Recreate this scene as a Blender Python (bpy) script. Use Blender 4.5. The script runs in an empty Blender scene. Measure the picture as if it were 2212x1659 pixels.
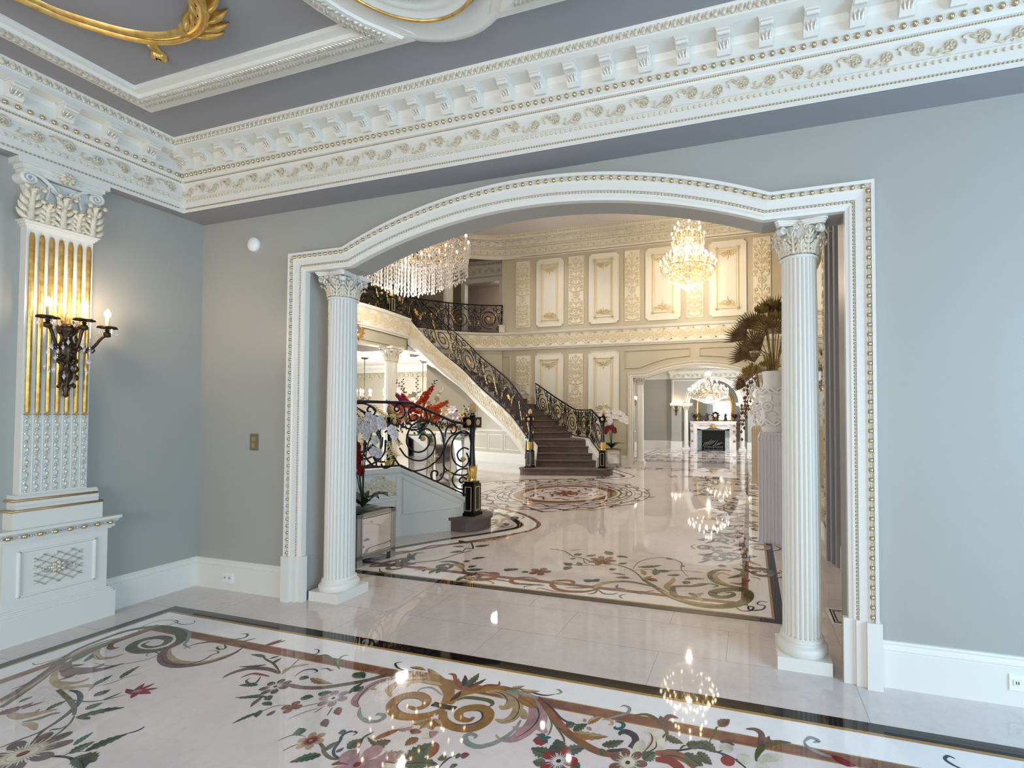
import bpy, math, random
from math import sin, cos, pi, radians as RAD, hypot, atan2, sqrt
from mathutils import Vector, Matrix
SC = bpy.context.scene
COL = SC.collection
R = random.Random(7)

# ---------------------------------------------------------------- camera, sky, daylight, exposure
cam_d = bpy.data.cameras.new('camera'); cam = bpy.data.objects.new('camera', cam_d); COL.objects.link(cam)
cam.location = (0, 0, 1.5)
_yaw, _pit, _rol = RAD(15.967), RAD(1.2805), RAD(0.0455)
_f = Vector((-sin(_yaw)*cos(_pit), cos(_yaw)*cos(_pit), sin(_pit)))
_r0 = Vector((cos(_yaw), sin(_yaw), 0)); _u0 = _r0.cross(_f)
_r = _r0*cos(_rol)+_u0*sin(_rol); _u = -_r0*sin(_rol)+_u0*cos(_rol)
cam.matrix_world = Matrix(((_r.x, _u.x, -_f.x, 0), (_r.y, _u.y, -_f.y, 0), (_r.z, _u.z, -_f.z, 1.5), (0, 0, 0, 1)))
cam_d.sensor_fit = 'HORIZONTAL'; cam_d.sensor_width = 36
cam_d.lens = 978.8*36/2212
cam_d.shift_x = -(1340-1106)/2212; cam_d.shift_y = (876.2-829.5)/2212
cam_d.clip_start = 0.05; cam_d.clip_end = 200
SC.camera = cam
SC.view_settings.view_transform = 'Standard'; SC.view_settings.look = 'None'
SC.view_settings.exposure = 0.0; SC.view_settings.gamma = 1.0; SC.view_settings.use_curve_mapping = False
SC.cycles.use_denoising = True
SC.cycles.max_bounces = 8; SC.cycles.diffuse_bounces = 4; SC.cycles.glossy_bounces = 4
SC.cycles.transparent_max_bounces = 12; SC.cycles.transmission_bounces = 4
SC.cycles.caustics_reflective = False; SC.cycles.caustics_refractive = False
SC.cycles.sample_clamp_indirect = 4.0

w = bpy.data.worlds.new('sky'); SC.world = w; w.use_nodes = True
_bg = w.node_tree.nodes['Background']; _bg.inputs[0].default_value = (0.55, 0.70, 1.0, 1); _bg.inputs[1].default_value = 1.2

def area(name, loc, rot, sx, sy, power, color, spread=180):
    l = bpy.data.lights.new(name, 'AREA'); l.shape = 'RECTANGLE'; l.size = sx; l.size_y = sy
    l.energy = power; l.color = color; l.spread = RAD(spread)
    o = bpy.data.objects.new(name, l); COL.objects.link(o); o.location = loc; o.rotation_euler = rot
    return o
def point(name, loc, power, color, rad=0.1):
    l = bpy.data.lights.new(name, 'POINT'); l.energy = power; l.color = color; l.shadow_soft_size = rad
    o = bpy.data.objects.new(name, l); COL.objects.link(o); o.location = loc
    return o
DAY = (0.43, 0.71, 1.0); WARM = (1.0, 0.83, 0.64); SOFT = (1.0, 0.90, 0.79)
# daylight entering by the windows of the front room (right-hand wall and rear wall)
area('daylight_right_window', (4.45, 0.2, 1.85), (RAD(72), 0, RAD(90)), 3.4, 2.4, 300, DAY)
area('daylight_rear_window', (-1.2, -4.45, 1.85), (RAD(74), 0, 0), 4.6, 2.4, 210, (1.0, 0.96, 0.90))
# daylight of the hall's entrance side (left); fill added along the windowless far drawing room walls
area('daylight_hall_entrance', (-15.2, 8.2, 1.9), (RAD(90), 0, RAD(-90)), 5.0, 3.0, 520, (0.85, 0.93, 1.0))
area('fill_drawing_room', (-4.9, 17.6, 1.9), (RAD(90), 0, RAD(-90)), 3.5, 2.8, 215, (.78, .88, 1))
area('fill_drawing_room_east', (2.3, 17.6, 1.9), (RAD(90), 0, RAD(90)), 3.5, 2.8, 170, (.72, .86, 1))

# ---------------------------------------------------------------- materials
MAT = {}
def lin(c): return tuple(((x/255)/12.92 if x/255 <= 0.04045 else (((x/255)+0.055)/1.055)**2.4) for x in c)
def mat(name, rgb, rough=0.5, metal=0.0, noise=0, scale=8, bump=0, bscale=60, spec=0.5, emit=0, coat=0, rgb2=None, alpha=1, detail=4):
    m = bpy.data.materials.new(name); m.use_nodes = True; nt = m.node_tree; b = nt.nodes['Principled BSDF']
    c = lin(rgb)
    b.inputs['Base Color'].default_value = (*c, 1); b.inputs['Roughness'].default_value = rough
    b.inputs['Metallic'].default_value = metal; b.inputs['Specular IOR Level'].default_value = spec
    b.inputs['Coat Weight'].default_value = coat; b.inputs['Coat Roughness'].default_value = 0.03
    b.inputs['Alpha'].default_value = alpha
    if emit:
        b.inputs['Emission Color'].default_value = (*c, 1); b.inputs['Emission Strength'].default_value = emit
    if noise or rgb2:
        tc = nt.nodes.new('ShaderNodeTexCoord'); n = nt.nodes.new('ShaderNodeTexNoise'); r = nt.nodes.new('ShaderNodeValToRGB')
        n.inputs['Scale'].default_value = scale; n.inputs['Detail'].default_value = detail
        nt.links.new(tc.outputs['Object'], n.inputs['Vector']); nt.links.new(n.outputs['Fac'], r.inputs['Fac'])
        c2 = lin(rgb2) if rgb2 else tuple(x*(1-noise) for x in c)
        r.color_ramp.elements[0].position = 0.35; r.color_ramp.elements[1].position = 0.65
        r.color_ramp.elements[0].color = (*c2, 1); r.color_ramp.elements[1].color = (*c, 1)
        nt.links.new(r.outputs['Color'], b.inputs['Base Color'])
    if bump:
        tc = nt.nodes.new('ShaderNodeTexCoord'); n = nt.nodes.new('ShaderNodeTexNoise'); bp = nt.nodes.new('ShaderNodeBump')
        n.inputs['Scale'].default_value = bscale; bp.inputs['Strength'].default_value = bump; bp.inputs['Distance'].default_value = 0.01
        nt.links.new(tc.outputs['Object'], n.inputs['Vector']); nt.links.new(n.outputs['Fac'], bp.inputs['Height']); nt.links.new(bp.outputs['Normal'], b.inputs['Normal'])
    MAT[name] = m; return m
mat('wall_paint', (167, 166, 158), 0.42, bump=0.04, bscale=160)
mat('ceiling_paint', (149, 148, 151), 0.6)
mat('hall_paint', (190, 183, 163), 0.5)
mat('hall_ceiling', (216, 215, 218), 0.6)
mat('trim', (226, 224, 214), 0.42)
mat('ornament', (228, 220, 196), 0.42, rgb2=(205, 190, 155), scale=90)
mat('ornament_silver', (222, 219, 208), 0.28, rgb2=(185, 176, 155), scale=70, metal=0.35)
mat('carved', (226, 219, 200), 0.4, rgb2=(206, 194, 166), scale=70)
mat('frieze_beige', (214, 205, 184), 0.36, rgb2=(192, 178, 148), scale=60)
mat('gold', (236, 200, 120), 0.30, metal=0.85, rgb2=(206, 162, 84), scale=25)
mat('pale_gold', (218, 204, 166), 0.38, metal=0.15)
mat('pale_gilt', (236, 214, 150), 0.32, metal=0.6)
mat('bead_gold', (208, 190, 150), 0.25, metal=0.85)
mat('antique_gold', (186, 160, 110), 0.4, metal=0.6)
mat('dark_gold', (160, 134, 74), 0.42, metal=0.5, rgb2=(118, 92, 46), scale=14)
mat('bronze', (74, 58, 42), 0.35, metal=0.8)
mat('brown_leaf', (126, 100, 66), 0.5, metal=0.15, rgb2=(86, 62, 34), scale=20)
mat('iron', (24, 18, 24), 0.38, metal=0.5)
mat('black_gloss', (8, 8, 8), 0.16)
mat('black_matt', (6, 6, 7), 0.8)
mat('tread', (112, 100, 96), 0.65, noise=0.2, scale=9, spec=0.2)
mat('white_plaster', (236, 234, 230), 0.6)
mat('fluted_beige', (214, 200, 172), 0.55)
mat('stone_white', (222, 220, 226), 0.55)
mat('mirror', (235, 240, 240), 0.04, metal=1.0)
mat('silver_frame', (176, 172, 162), 0.3, metal=0.7)
mat('leaf_green', (44, 74, 38), 0.4, rgb2=(24, 48, 26), scale=12)
mat('leaf_dark', (38, 54, 34), 0.5)
mat('petal_white', (238, 236, 244), 0.55)
mat('petal_cream', (232, 222, 196), 0.55)
mat('petal_maroon', (120, 16, 22), 0.5)
mat('petal_red', (186, 24, 20), 0.5)
mat('petal_orange', (230, 110, 44), 0.55, rgb2=(214, 78, 36), scale=30)
mat('petal_yellow', (240, 196, 30), 0.55)
mat('petal_magenta', (160, 48, 110), 0.55)
mat('stem_dark', (52, 40, 24), 0.6)
mat('switch_brass', (148, 132, 98), 0.4, metal=0.6)
mat('plastic_white', (236, 236, 234), 0.35)
mat('bulb', (255, 226, 178), emit=26)
mat('bulb_pale', (255, 240, 224), emit=26)
mat('spot_lamp', (255, 248, 236), emit=30)
mat('candle', (190, 170, 130), 0.4)
mat('onyx', (214, 190, 140), 0.35, rgb2=(196, 150, 96), scale=20)
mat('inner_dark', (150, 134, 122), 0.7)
mat('log_grey', (110, 108, 104), 0.8)
mat('vase_blue_glass', (70, 120, 120), 0.08, coat=1)

def crystal(name, tint, fac, rough=0.05):
    m = bpy.data.materials.new(name); m.use_nodes = True; nt = m.node_tree; nt.nodes.clear()
    o = nt.nodes.new('ShaderNodeOutputMaterial'); mx = nt.nodes.new('ShaderNodeMixShader'); mx2 = nt.nodes.new('ShaderNodeMixShader')
    t = nt.nodes.new('ShaderNodeBsdfTransparent'); g = nt.nodes.new('ShaderNodeBsdfGlossy'); d = nt.nodes.new('ShaderNodeBsdfDiffuse')
    t.inputs[0].default_value = (*[0.9+0.1*x for x in lin(tint)], 1); g.inputs['Color'].default_value = (1, 1, 1, 1); g.inputs['Roughness'].default_value = rough
    d.inputs['Color'].default_value = (*lin(tint), 1); mx2.inputs[0].default_value = 0.55; mx.inputs[0].default_value = fac
    nt.links.new(d.outputs[0], mx2.inputs[1]); nt.links.new(g.outputs[0], mx2.inputs[2])
    nt.links.new(t.outputs[0], mx.inputs[1]); nt.links.new(mx2.outputs[0], mx.inputs[2]); nt.links.new(mx.outputs[0], o.inputs[0])
    MAT[name] = m
crystal('crystal', (255, 250, 246), 0.62)
crystal('crystal_clear', (235, 240, 245), 0.42)
crystal('glass', (225, 235, 235), 0.25, 0.02)

def stone(name, base, base2, vein, vscale=2.4, rough=0.03, tiles=None, spec=0.8):
    """polished marble: two tones of cloud plus thin veins; tiles=(w,h,ox,oy) adds fine joints"""
    m = bpy.data.materials.new(name); m.use_nodes = True; nt = m.node_tree; b = nt.nodes['Principled BSDF']; L = nt.links.new
    N = nt.nodes.new; tc = N('ShaderNodeTexCoord')
    n1 = N('ShaderNodeTexNoise'); n1.inputs['Scale'].default_value = vscale; n1.inputs['Detail'].default_value = 8; n1.inputs['Roughness'].default_value = 0.65
    n2 = N('ShaderNodeTexNoise'); n2.inputs['Scale'].default_value = vscale*12; n2.inputs['Detail'].default_value = 6
    r1 = N('ShaderNodeValToRGB'); r1.color_ramp.elements[0].position = .35; r1.color_ramp.elements[1].position = .62
    r1.color_ramp.elements[0].color = (*lin(base2), 1); r1.color_ramp.elements[1].color = (*lin(base), 1)
    r2 = N('ShaderNodeValToRGB'); r2.color_ramp.elements[0].position = .40; r2.color_ramp.elements[1].position = .5
    r2.color_ramp.elements[0].color = (*lin(vein), 1); r2.color_ramp.elements[1].color = (1, 1, 1, 1)
    mx = N('ShaderNodeMixRGB'); mx.blend_type = 'MULTIPLY'; mx.inputs[0].default_value = 0.12
    L(tc.outputs['Object'], n1.inputs['Vector']); L(tc.outputs['Object'], n2.inputs['Vector'])
    L(n1.outputs['Fac'], r1.inputs['Fac']); L(n2.outputs['Fac'], r2.inputs['Fac'])
    L(r1.outputs['Color'], mx.inputs[1]); L(r2.outputs['Color'], mx.inputs[2]); out = mx.outputs[0]
    if tiles:
        mp = N('ShaderNodeMapping'); mp.inputs['Location'].default_value = (tiles[2], tiles[3], 0)
        br = N('ShaderNodeTexBrick'); br.offset = tiles[4] if len(tiles) > 4 else 0.5
        br.inputs['Scale'].default_value = 1; br.inputs['Mortar Size'].default_value = 0.0016; br.inputs['Mortar Smooth'].default_value = 0.3
        br.inputs['Brick Width'].default_value = tiles[0]; br.inputs['Row Height'].default_value = tiles[1]; br.inputs['Bias'].default_value = 0
        br.inputs['Color1'].default_value = (1, 1, 1, 1); br.inputs['Color2'].default_value = (.95, .945, .94, 1); br.inputs['Mortar'].default_value = (.42, .4, .38, 1)
        m2 = N('ShaderNodeMixRGB'); m2.blend_type = 'MULTIPLY'; m2.inputs[0].default_value = 1
        L(tc.outputs['Object'], mp.inputs[0]); L(mp.outputs[0], br.inputs['Vector']); L(out, m2.inputs[1]); L(br.outputs['Color'], m2.inputs[2]); out = m2.outputs[0]
    L(out, b.inputs['Base Color']); b.inputs['Roughness'].default_value = rough; b.inputs['Specular IOR Level'].default_value = spec
    MAT[name] = m
stone('marble_field', (220, 210, 205), (208, 197, 192), (212, 203, 198), 1.6, tiles=(1.125, 0.40, 0.15, -0.873, 0.37))
stone('marble_ivory', (246, 243, 241), (240, 235, 233), (238, 233, 230), 1.2)
stone('marble_cream', (228, 218, 214), (218, 207, 204), (222, 212, 208), 1.5)
stone('marble_black', (26, 24, 24), (18, 16, 17), (30, 28, 28), 3)
stone('marble_ochre', (178, 142, 84), (160, 120, 62), (170, 140, 90), 5)
stone('marble_rust', (148, 104, 84), (112, 72, 62), (160, 120, 96), 7)
INLAY = {'O': (104, 104, 72), 'N': (58, 62, 78), 'M': (128, 98, 92), 'T': (190, 164, 124), 'K': (70, 90, 74), 'G': (88, 104, 84), 'R': (142, 44, 50),
         'P': (184, 144, 148), 'C': (226, 218, 198), 'B': (160, 116, 64), 'E': (22, 96, 100), 'U': (150, 92, 66), 'W': (234, 230, 226), 'D': (40, 36, 36),
         'S': (150, 160, 156), 'Q': (112, 84, 74)}
for k, c in INLAY.items():
    stone('inlay_'+k, c, tuple(int(x*.78) for x in c), tuple(min(255, int(x*1.05)) for x in c), 9)

# ---------------------------------------------------------------- mesh helpers
def tag(o, label=None, cat=None, group=None, kind=None):
    if label: o['label'] = label
    if cat: o['category'] = cat
    if group: o['group'] = group
    if kind: o['kind'] = kind
    return o
def thing(name, label, cat, loc=(0, 0, 0), rz=0, group=None):
    o = bpy.data.objects.new(name, None); COL.objects.link(o); o.location = loc; o.rotation_euler = (0, 0, rz)
    o.empty_display_size = 0.1
    return tag(o, label, cat, group)
def copy_tree(o, parent=None):
    c = o.copy(); COL.objects.link(c)
    if parent: c.parent = parent
    for ch in o.children: copy_tree(ch, c)
    return c
class MB:
    def __init__(s): s.v = []; s.f = []; s.m = []; s.s = []; s.T = None
    def add(s, vs, fs, m=0, sm=True):
        n = len(s.v)
        s.v += [tuple(s.T(*p)) for p in vs] if s.T else [tuple(p) for p in vs]
        s.f += [tuple(i+n for i in f) for f in fs]; s.m += [m]*len(fs); s.s += [sm]*len(fs)
    def box(s, a, b, m=0):
        (x0, y0, z0), (x1, y1, z1) = a, b
        s.add([(x0,y0,z0),(x1,y0,z0),(x1,y1,z0),(x0,y1,z0),(x0,y0,z1),(x1,y0,z1),(x1,y1,z1),(x0,y1,z1)],
              [(0,3,2,1),(4,5,6,7),(0,1,5,4),(1,2,6,5),(2,3,7,6),(3,0,4,7)], m, False)
    def grid(s, rows, m=0, cu=False, cv=False, sm=True):
        nr, nc = len(rows), len(rows[0]); vs = [p for r in rows for p in r]; fs = []
        for i in range(nr if cv else nr-1):
            for j in range(nc if cu else nc-1):
                a, b = i, (i+1) % nr; c, d = j, (j+1) % nc
                fs.append((a*nc+c, a*nc+d, b*nc+d, b*nc+c))
        s.add(vs, fs, m, sm)
    def lathe(s, prof, c=(0,0,0), seg=24, m=0, flute=0, fd=0.0, sm=True, sx=1, sy=1):
        rows = []
        for r, z in prof:
            row = []
            for j in range(seg):
                a = 2*pi*j/seg; rr = r
                if flute: rr = r - fd*max(0, sin(a*flute))**0.6 if sin(a*flute) > 0 else r
                row.append((c[0]+rr*cos(a)*sx, c[1]+rr*sin(a)*sy, c[2]+z))
            rows.append(row)
        s.grid(rows, m, cu=True, sm=sm)
        for k, row in ((0, rows[0]), (1, rows[-1])):
            if prof[0 if k == 0 else -1][0] > 1e-4: s.add(row, [tuple(range(seg))[::-1] if k == 0 else tuple(range(seg))], m, False)
    def tube(s, pts, r, seg=6, m=0, closed=False):
        n = len(pts); P = [Vector(p) for p in pts]; rr = r if isinstance(r, (list, tuple)) else [r]*n
        rows = []; up = None
        for i in range(n):
            t = (P[(i+1) % n]-P[i-1]) if closed else (P[min(i+1, n-1)]-P[max(i-1, 0)])
            if t.length < 1e-9: t = Vector((0, 0, 1))
            t.normalize()
            if up is None: up = Vector((0, 0, 1)) if abs(t.z) < .9 else Vector((1, 0, 0))
            x = up.cross(t)
            if x.length < 1e-4: x = Vector((1, 0, 0)).cross(t)
            x.normalize(); y = t.cross(x); up = y
            rows.append([tuple(P[i]+x*rr[i]*cos(2*pi*j/seg)+y*rr[i]*sin(2*pi*j/seg)) for j in range(seg)])
        s.grid(rows, m, cu=True, cv=closed)
        if not closed: s.add(rows[0]+rows[-1], [tuple(range(seg))[::-1], tuple(range(seg, 2*seg))], m)
    def ball(s, c, r, m=0, seg=8, rings=5, sx=1, sy=1, sz=1):
        rows = []
        for i in range(rings+1):
            a = pi*i/rings
            rows.append([(c[0]+r*sx*sin(a)*cos(2*pi*j/seg), c[1]+r*sy*sin(a)*sin(2*pi*j/seg), c[2]-r*sz*cos(a)) for j in range(seg)])
        s.grid(rows, m, cu=True)
    def gem(s, c, r, h, m=0):
        x, y, z = c
        s.add([(x, y, z+h), (x+r, y, z), (x, y+r, z), (x-r, y, z), (x, y-r, z), (x, y, z-h)],
              [(0,1,2),(0,2,3),(0,3,4),(0,4,1),(5,2,1),(5,3,2),(5,4,3),(5,1,4)], m, False)
    def stroke(s, fr, pts, w, h=0.0, m=0, base=0.0):
        """raised ridge (h>0) or flat ribbon (h=0) along 2-d points in the frame fr(u,v,w)"""
        n = len(pts); W = w if isinstance(w, (list, tuple)) else [w]*n; rows = []
        for i in range(n):
            a = pts[max(0, i-1)]; b = pts[min(n-1, i+1)]; dx, dy = b[0]-a[0], b[1]-a[1]; l = hypot(dx, dy) or 1
            nx, ny = -dy/l*W[i]/2, dx/l*W[i]/2; u, v = pts[i]
            if h: rows.append([fr(u+nx, v+ny, base), fr(u+nx*.5, v+ny*.5, base+h*.85*min(1, W[i]/max(W)+.2)), fr(u-nx*.5, v-ny*.5, base+h*.85*min(1, W[i]/max(W)+.2)), fr(u-nx, v-ny, base)])
            else: rows.append([fr(u+nx, v+ny, base), fr(u-nx, v-ny, base)])
        s.grid(rows, m)
    def prism(s, fr, poly, d0, d1, m=0, sm=False):
        n = len(poly); vs = [fr(u, v, d0) for u, v in poly]+[fr(u, v, d1) for u, v in poly]
        s.add(vs, [tuple(range(n))[::-1], tuple(range(n, 2*n))]+[(i, (i+1) % n, n+(i+1) % n, n+i) for i in range(n)], m, sm)
    def extrude(s, prof, path, closed=False, m=0, mfun=None, sm=False):
        """prof: (out, z) pairs swept along plan path [(x,y)], mitred; out = to the left of travel"""
        n = len(path); rows = []
        for i in range(n):
            p = Vector(path[i]); a = Vector(path[i-1]) if (i or closed) else None; b = Vector(path[(i+1) % n]) if (i < n-1 or closed) else None
            d1 = (p-a).normalized() if a is not None else None; d2 = (b-p).normalized() if b is not None else None
            if d1 is None: d1 = d2
            if d2 is None: d2 = d1
            n1 = Vector((-d1.y, d1.x)); n2 = Vector((-d2.y, d2.x)); nn = n1+n2; nn = nn/ max(.2, (nn.length**2)/2)
            rows.append([(p.x+nn.x*o, p.y+nn.y*o, z) for o, z in prof])
        for j in range(len(prof)-1):
            s.grid([[r[j], r[j+1]] for r in rows], mfun(j) if mfun else m, cv=closed, sm=sm)
    def build(s, name, mats, parent=None, sm=None):
        me = bpy.data.meshes.new(name); me.from_pydata(s.v, [], s.f)
        for k in (mats if isinstance(mats, (list, tuple)) else [mats]): me.materials.append(MAT[k])
        me.polygons.foreach_set('material_index', s.m); me.polygons.foreach_set('use_smooth', s.s if sm is None else [sm]*len(s.f))
        me.update(); o = bpy.data.objects.new(name, me); COL.objects.link(o)
        if parent: o.parent = parent
        return o
def wallfr(ox, oy, oz, ux, uy, nx, ny):
    """frame: u runs along (ux,uy), v up, w out of the wall along (nx,ny)"""
    return lambda u, v, w=0: (ox+ux*u+nx*w, oy+uy*u+ny*w, oz+v)
def smooth(P, k=6, closed=False):
    out = []; n = len(P)
    for i in range(n if closed else n-1):
        if closed: a, b, c, d = P[i-1], P[i], P[(i+1) % n], P[(i+2) % n]
        else: a, b, c, d = P[max(i-1, 0)], P[i], P[i+1], P[min(i+2, n-1)]
        for j in range(k):
            t = j/k; out.append(tuple(.5*((2*q)+(-p+r)*t+(2*p-5*q+4*r-s_)*t*t+(-p+3*q-3*r+s_)*t**3) for p, q, r, s_ in zip(a, b, c, d)))
    if not closed: out.append(tuple(P[-1]))
    return out
def spiral(cx, cy, r0, r1, a0, turns, n=28, e=1.0):
    return [(cx+(r0+(r1-r0)*(i/n)**e)*cos(a0+2*pi*turns*i/n), cy+(r0+(r1-r0)*(i/n)**e)*sin(a0+2*pi*turns*i/n)) for i in range(n+1)]
def taper(n, w, a=.15, b=.15, p=.7): return [w*(min(1, max(0.0, a+(1-a)*sin(pi*min(.5, t))**p)) if t < .5 else (b+(1-b)*sin(pi*t)**p)) for t in [i/(n-1) for i in range(n)]]
def growing(n, w0, w1): return [w0+(w1-w0)*i/(n-1) for i in range(n)]
def leaf2(mb, fr, p, ang, L, W, h=0.0, m=0, base=0.0, bend=0.0):
    """pointed leaf from p"""
    pts = []; n = 8; x, y = p; a = ang
    for i in range(n+1): pts.append((x, y)); x += cos(a)*L/n; y += sin(a)*L/n; a += bend/n
    mb.stroke(fr, pts, [max(.06*W, W*sin(pi*(i/n)**.75)) for i in range(n+1)], h, m, base)
def rosette(mb, fr, c, r, h, m=0, n=6, base=0.0, m2=None):
    for k in range(n): leaf2(mb, fr, (c[0]+.15*r*cos(2*pi*k/n), c[1]+.15*r*sin(2*pi*k/n)), 2*pi*k/n, r*.85, r*.62, h, m, base)
    rows = []
    for i in range(3):
        rr = r*.28*(1-i/2); rows.append([fr(c[0]+rr*cos(2*pi*j/8), c[1]+rr*sin(2*pi*j/8), base+h*(.6+.35*i)) for j in range(8)])
    mb.grid(rows, m if m2 is None else m2, cu=True)
def rinceau(mb, fr, u0, u1, v0, v1, unit, h, m=0, lod=1):
    """running scroll band: curling volutes alternately up and down joined by a wavy stem"""
    n = max(1, round((u1-u0)/unit)); L = (u1-u0)/n; H = v1-v0; vc = (v0+v1)/2
    for k in range(n):
        c = (u0+(k+.5)*L, vc+(.04*H if k % 2 else -.04*H)); sg = 1 if k % 2 else -1; r = H*.46
        P = spiral(c[0], c[1], r, r*.12, sg*2.2, -sg*1.35, 12 if lod else 8)
        mb.stroke(fr, P, growing(len(P), H*.17, H*.12), h, m)
        Q = smooth([(c[0]-L*.62, vc+sg*H*.30), (c[0]-L*.42, vc+sg*H*.42), (c[0]-L*.25, vc+sg*H*.3)] , 3)
        mb.stroke(fr, Q, H*.16, h, m)
        if lod:
            rosette(mb, fr, c, r*.72, h*1.15, m, 5)
            leaf2(mb, fr, (c[0]-L*.4, vc+sg*H*.38), -sg*.9, H*.55, H*.16, h, m, 0, sg*.8)
            leaf2(mb, fr, (c[0]-L*.5, vc-sg*H*.1), sg*1.9, H*.35, H*.14, h, m)
        else: rosette(mb, fr, c, r*.6, h*1.1, m, 4)
def beads(mb, fr, u0, u1, v, w, r, step, m=0, reel=True, seg=8):
    n = max(1, round((u1-u0)/step)); L = (u1-u0)/n
    for k in range(n):
        c = fr(u0+(k+.5)*L, v, w); mb.ball(c, r, m, seg, 5)
        if reel and r > .009:
            e = fr(u0+k*L, v, w*.9)
            for q in (-.16, .16):
                e = fr(u0+(k+q)*L, v, w*.75); mb.ball(e, r*.62, m, 6, 4)
# ================================================================= FRONT ROOM SHELL
YW, YB_, XL, XR, YR = 2.866, 3.05, -4.737, 4.6, -4.6
ZS, ZC = 3.216, 3.738
XC = -1.482
def arch_outline(hw, ztop, sp, rise, n=28, cx=XC, z0=0.0):
    """door-like outline with a shallow arc rising from sp: list of (x,z) left foot to right foot"""
    Rr = (sp*sp+rise*rise)/(2*rise); P = [(cx-hw, z0), (cx-hw, ztop)]
    a = math.asin(sp/Rr)
    P += [(cx+Rr*sin(-a+2*a*i/n), ztop-Rr*cos(a)+Rr*cos(-a+2*a*i/n)) for i in range(n+1)]
    return P+[(cx+hw, ztop), (cx+hw, z0)]
IN = arch_outline(2.012, 2.68, 1.56, 0.29); OUT = arch_outline(2.158, 2.826, 1.605, 0.318)
def wall_with_arch(name, y0, y1, xa, xb, ztop, m, outline):
    mb = MB(); mb.box((xa, y0, 0), (outline[0][0], y1, ztop), 0); mb.box((outline[-1][0], y0, 0), (xb, y1, ztop), 0)
    top = outline[1:-1]
    for i in range(len(top)-1):
        (a, za), (b, zb) = top[i], top[i+1]
        mb.add([(a,y0,za),(b,y0,zb),(b,y0,ztop),(a,y0,ztop),(a,y1,za),(b,y1,zb),(b,y1,ztop),(a,y1,ztop)], [(0,1,2,3),(5,4,7,6),(0,4,5,1),(3,2,6,7)], 0, False)
    return tag(mb.build(name, m), kind='structure')
wall_with_arch('wall_front', YW, YB_, -4.9, XR+.15, 3.9, 'wall_paint', IN)
mb = MB(); mb.box((XL-.15, YR-.15, 0), (XL, YW+.18, 3.9)); tag(mb.build('wall_left', 'wall_paint'), kind='structure')
mb = MB()   # right wall with one wide window opening
for a, b in (((XR, YR, 0), (XR+.15, -1.6, 3.9)), ((XR, 2.0, 0), (XR+.15, YW, 3.9)), ((XR, -1.6, 0), (XR+.15, 2.0, .45)), ((XR, -1.6, 3.05), (XR+.15, 2.0, 3.9))): mb.box(a, b)
tag(mb.build('wall_right', 'wall_paint'), kind='structure')
mb = MB()
for a, b in (((XL, YR-.15, 0), (-3.6, YR, 3.9)), ((1.2, YR-.15, 0), (XR+.15, YR, 3.9)), ((-3.6, YR-.15, 0), (1.2, YR, .45)), ((-3.6, YR-.15, 3.05), (1.2, YR, 3.9))): mb.box(a, b)
tag(mb.build('wall_rear', 'wall_paint'), kind='structure')
for nm, c, hw, ax in (('window_1', (XR+.07, .2), 1.8, 1), ('window_2', (-1.2, YR-.07), 2.4, 0)):
    mb = MB()
    def bx(u0, u1, z0, z1, d=.04):
        if ax: mb.box((c[0]-d, c[1]+u0, z0), (c[0]+d, c[1]+u1, z1))
        else: mb.box((c[0]+u0, c[1]-d, z0), (c[0]+u1, c[1]+d, z1))
    for u in (-hw, -hw/2, 0, hw/2, hw-.06): bx(u, u+.06, .45, 3.05)
    for z in (.45, 1.7, 2.99): bx(-hw, hw, z, z+.06, .035)
    tag(mb.build(nm, 'trim'), kind='structure')
mb = MB(); mb.box((XL-.1, YR-.1, ZC), (XR+.1, 2.7, ZC+.12)); tag(mb.build('ceiling', 'ceiling_paint'), kind='structure')
mb = MB(); mb.box((XL-.1, 2.653, ZS), (XR+.1, YW+.1, ZS+.1)); mb.box((XL-.1, YR, ZS), (-4.629, 2.653, ZS+.1)); tag(mb.build('ceiling_soffit', 'ceiling_paint'), kind='structure')
# cornice: profile measured up the mitre (out, z)
CP = [(.006, 3.216), (.006, 3.244), (.0, 3.246), (.0, 3.258), (.004, 3.26), (.006, 3.306), (.0, 3.308), (.004, 3.329), (.014, 3.334), (.008, 3.342), (.008, 3.437), (.018, 3.443), (.024, 3.458),
      (.014, 3.462), (.018, 3.474), (.026, 3.476), (.030, 3.484), (.044, 3.494), (.040, 3.497), (.044, 3.522), (.052, 3.526), (.052, 3.60), (.058, 3.612), (.066, 3.634), (.160, 3.640), (.160, 3.676), (.166, 3.680), (.160, 3.684), (.172, 3.725), (.180, 3.738)]
CX0, CY0 = -4.627, 2.651
mb = MB(); mb.extrude(CP, [(XR+.1, CY0), (CX0, CY0), (CX0, YR)], sm=False)
cor = tag(mb.build('trim_1', 'trim'), kind='structure')
mb = MB()
frF = lambda u, v, w=0: (u, CY0-w, v)          # along the front wall
frL = lambda u, v, w=0: (CX0+w, u, v)          # along the left wall
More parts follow.
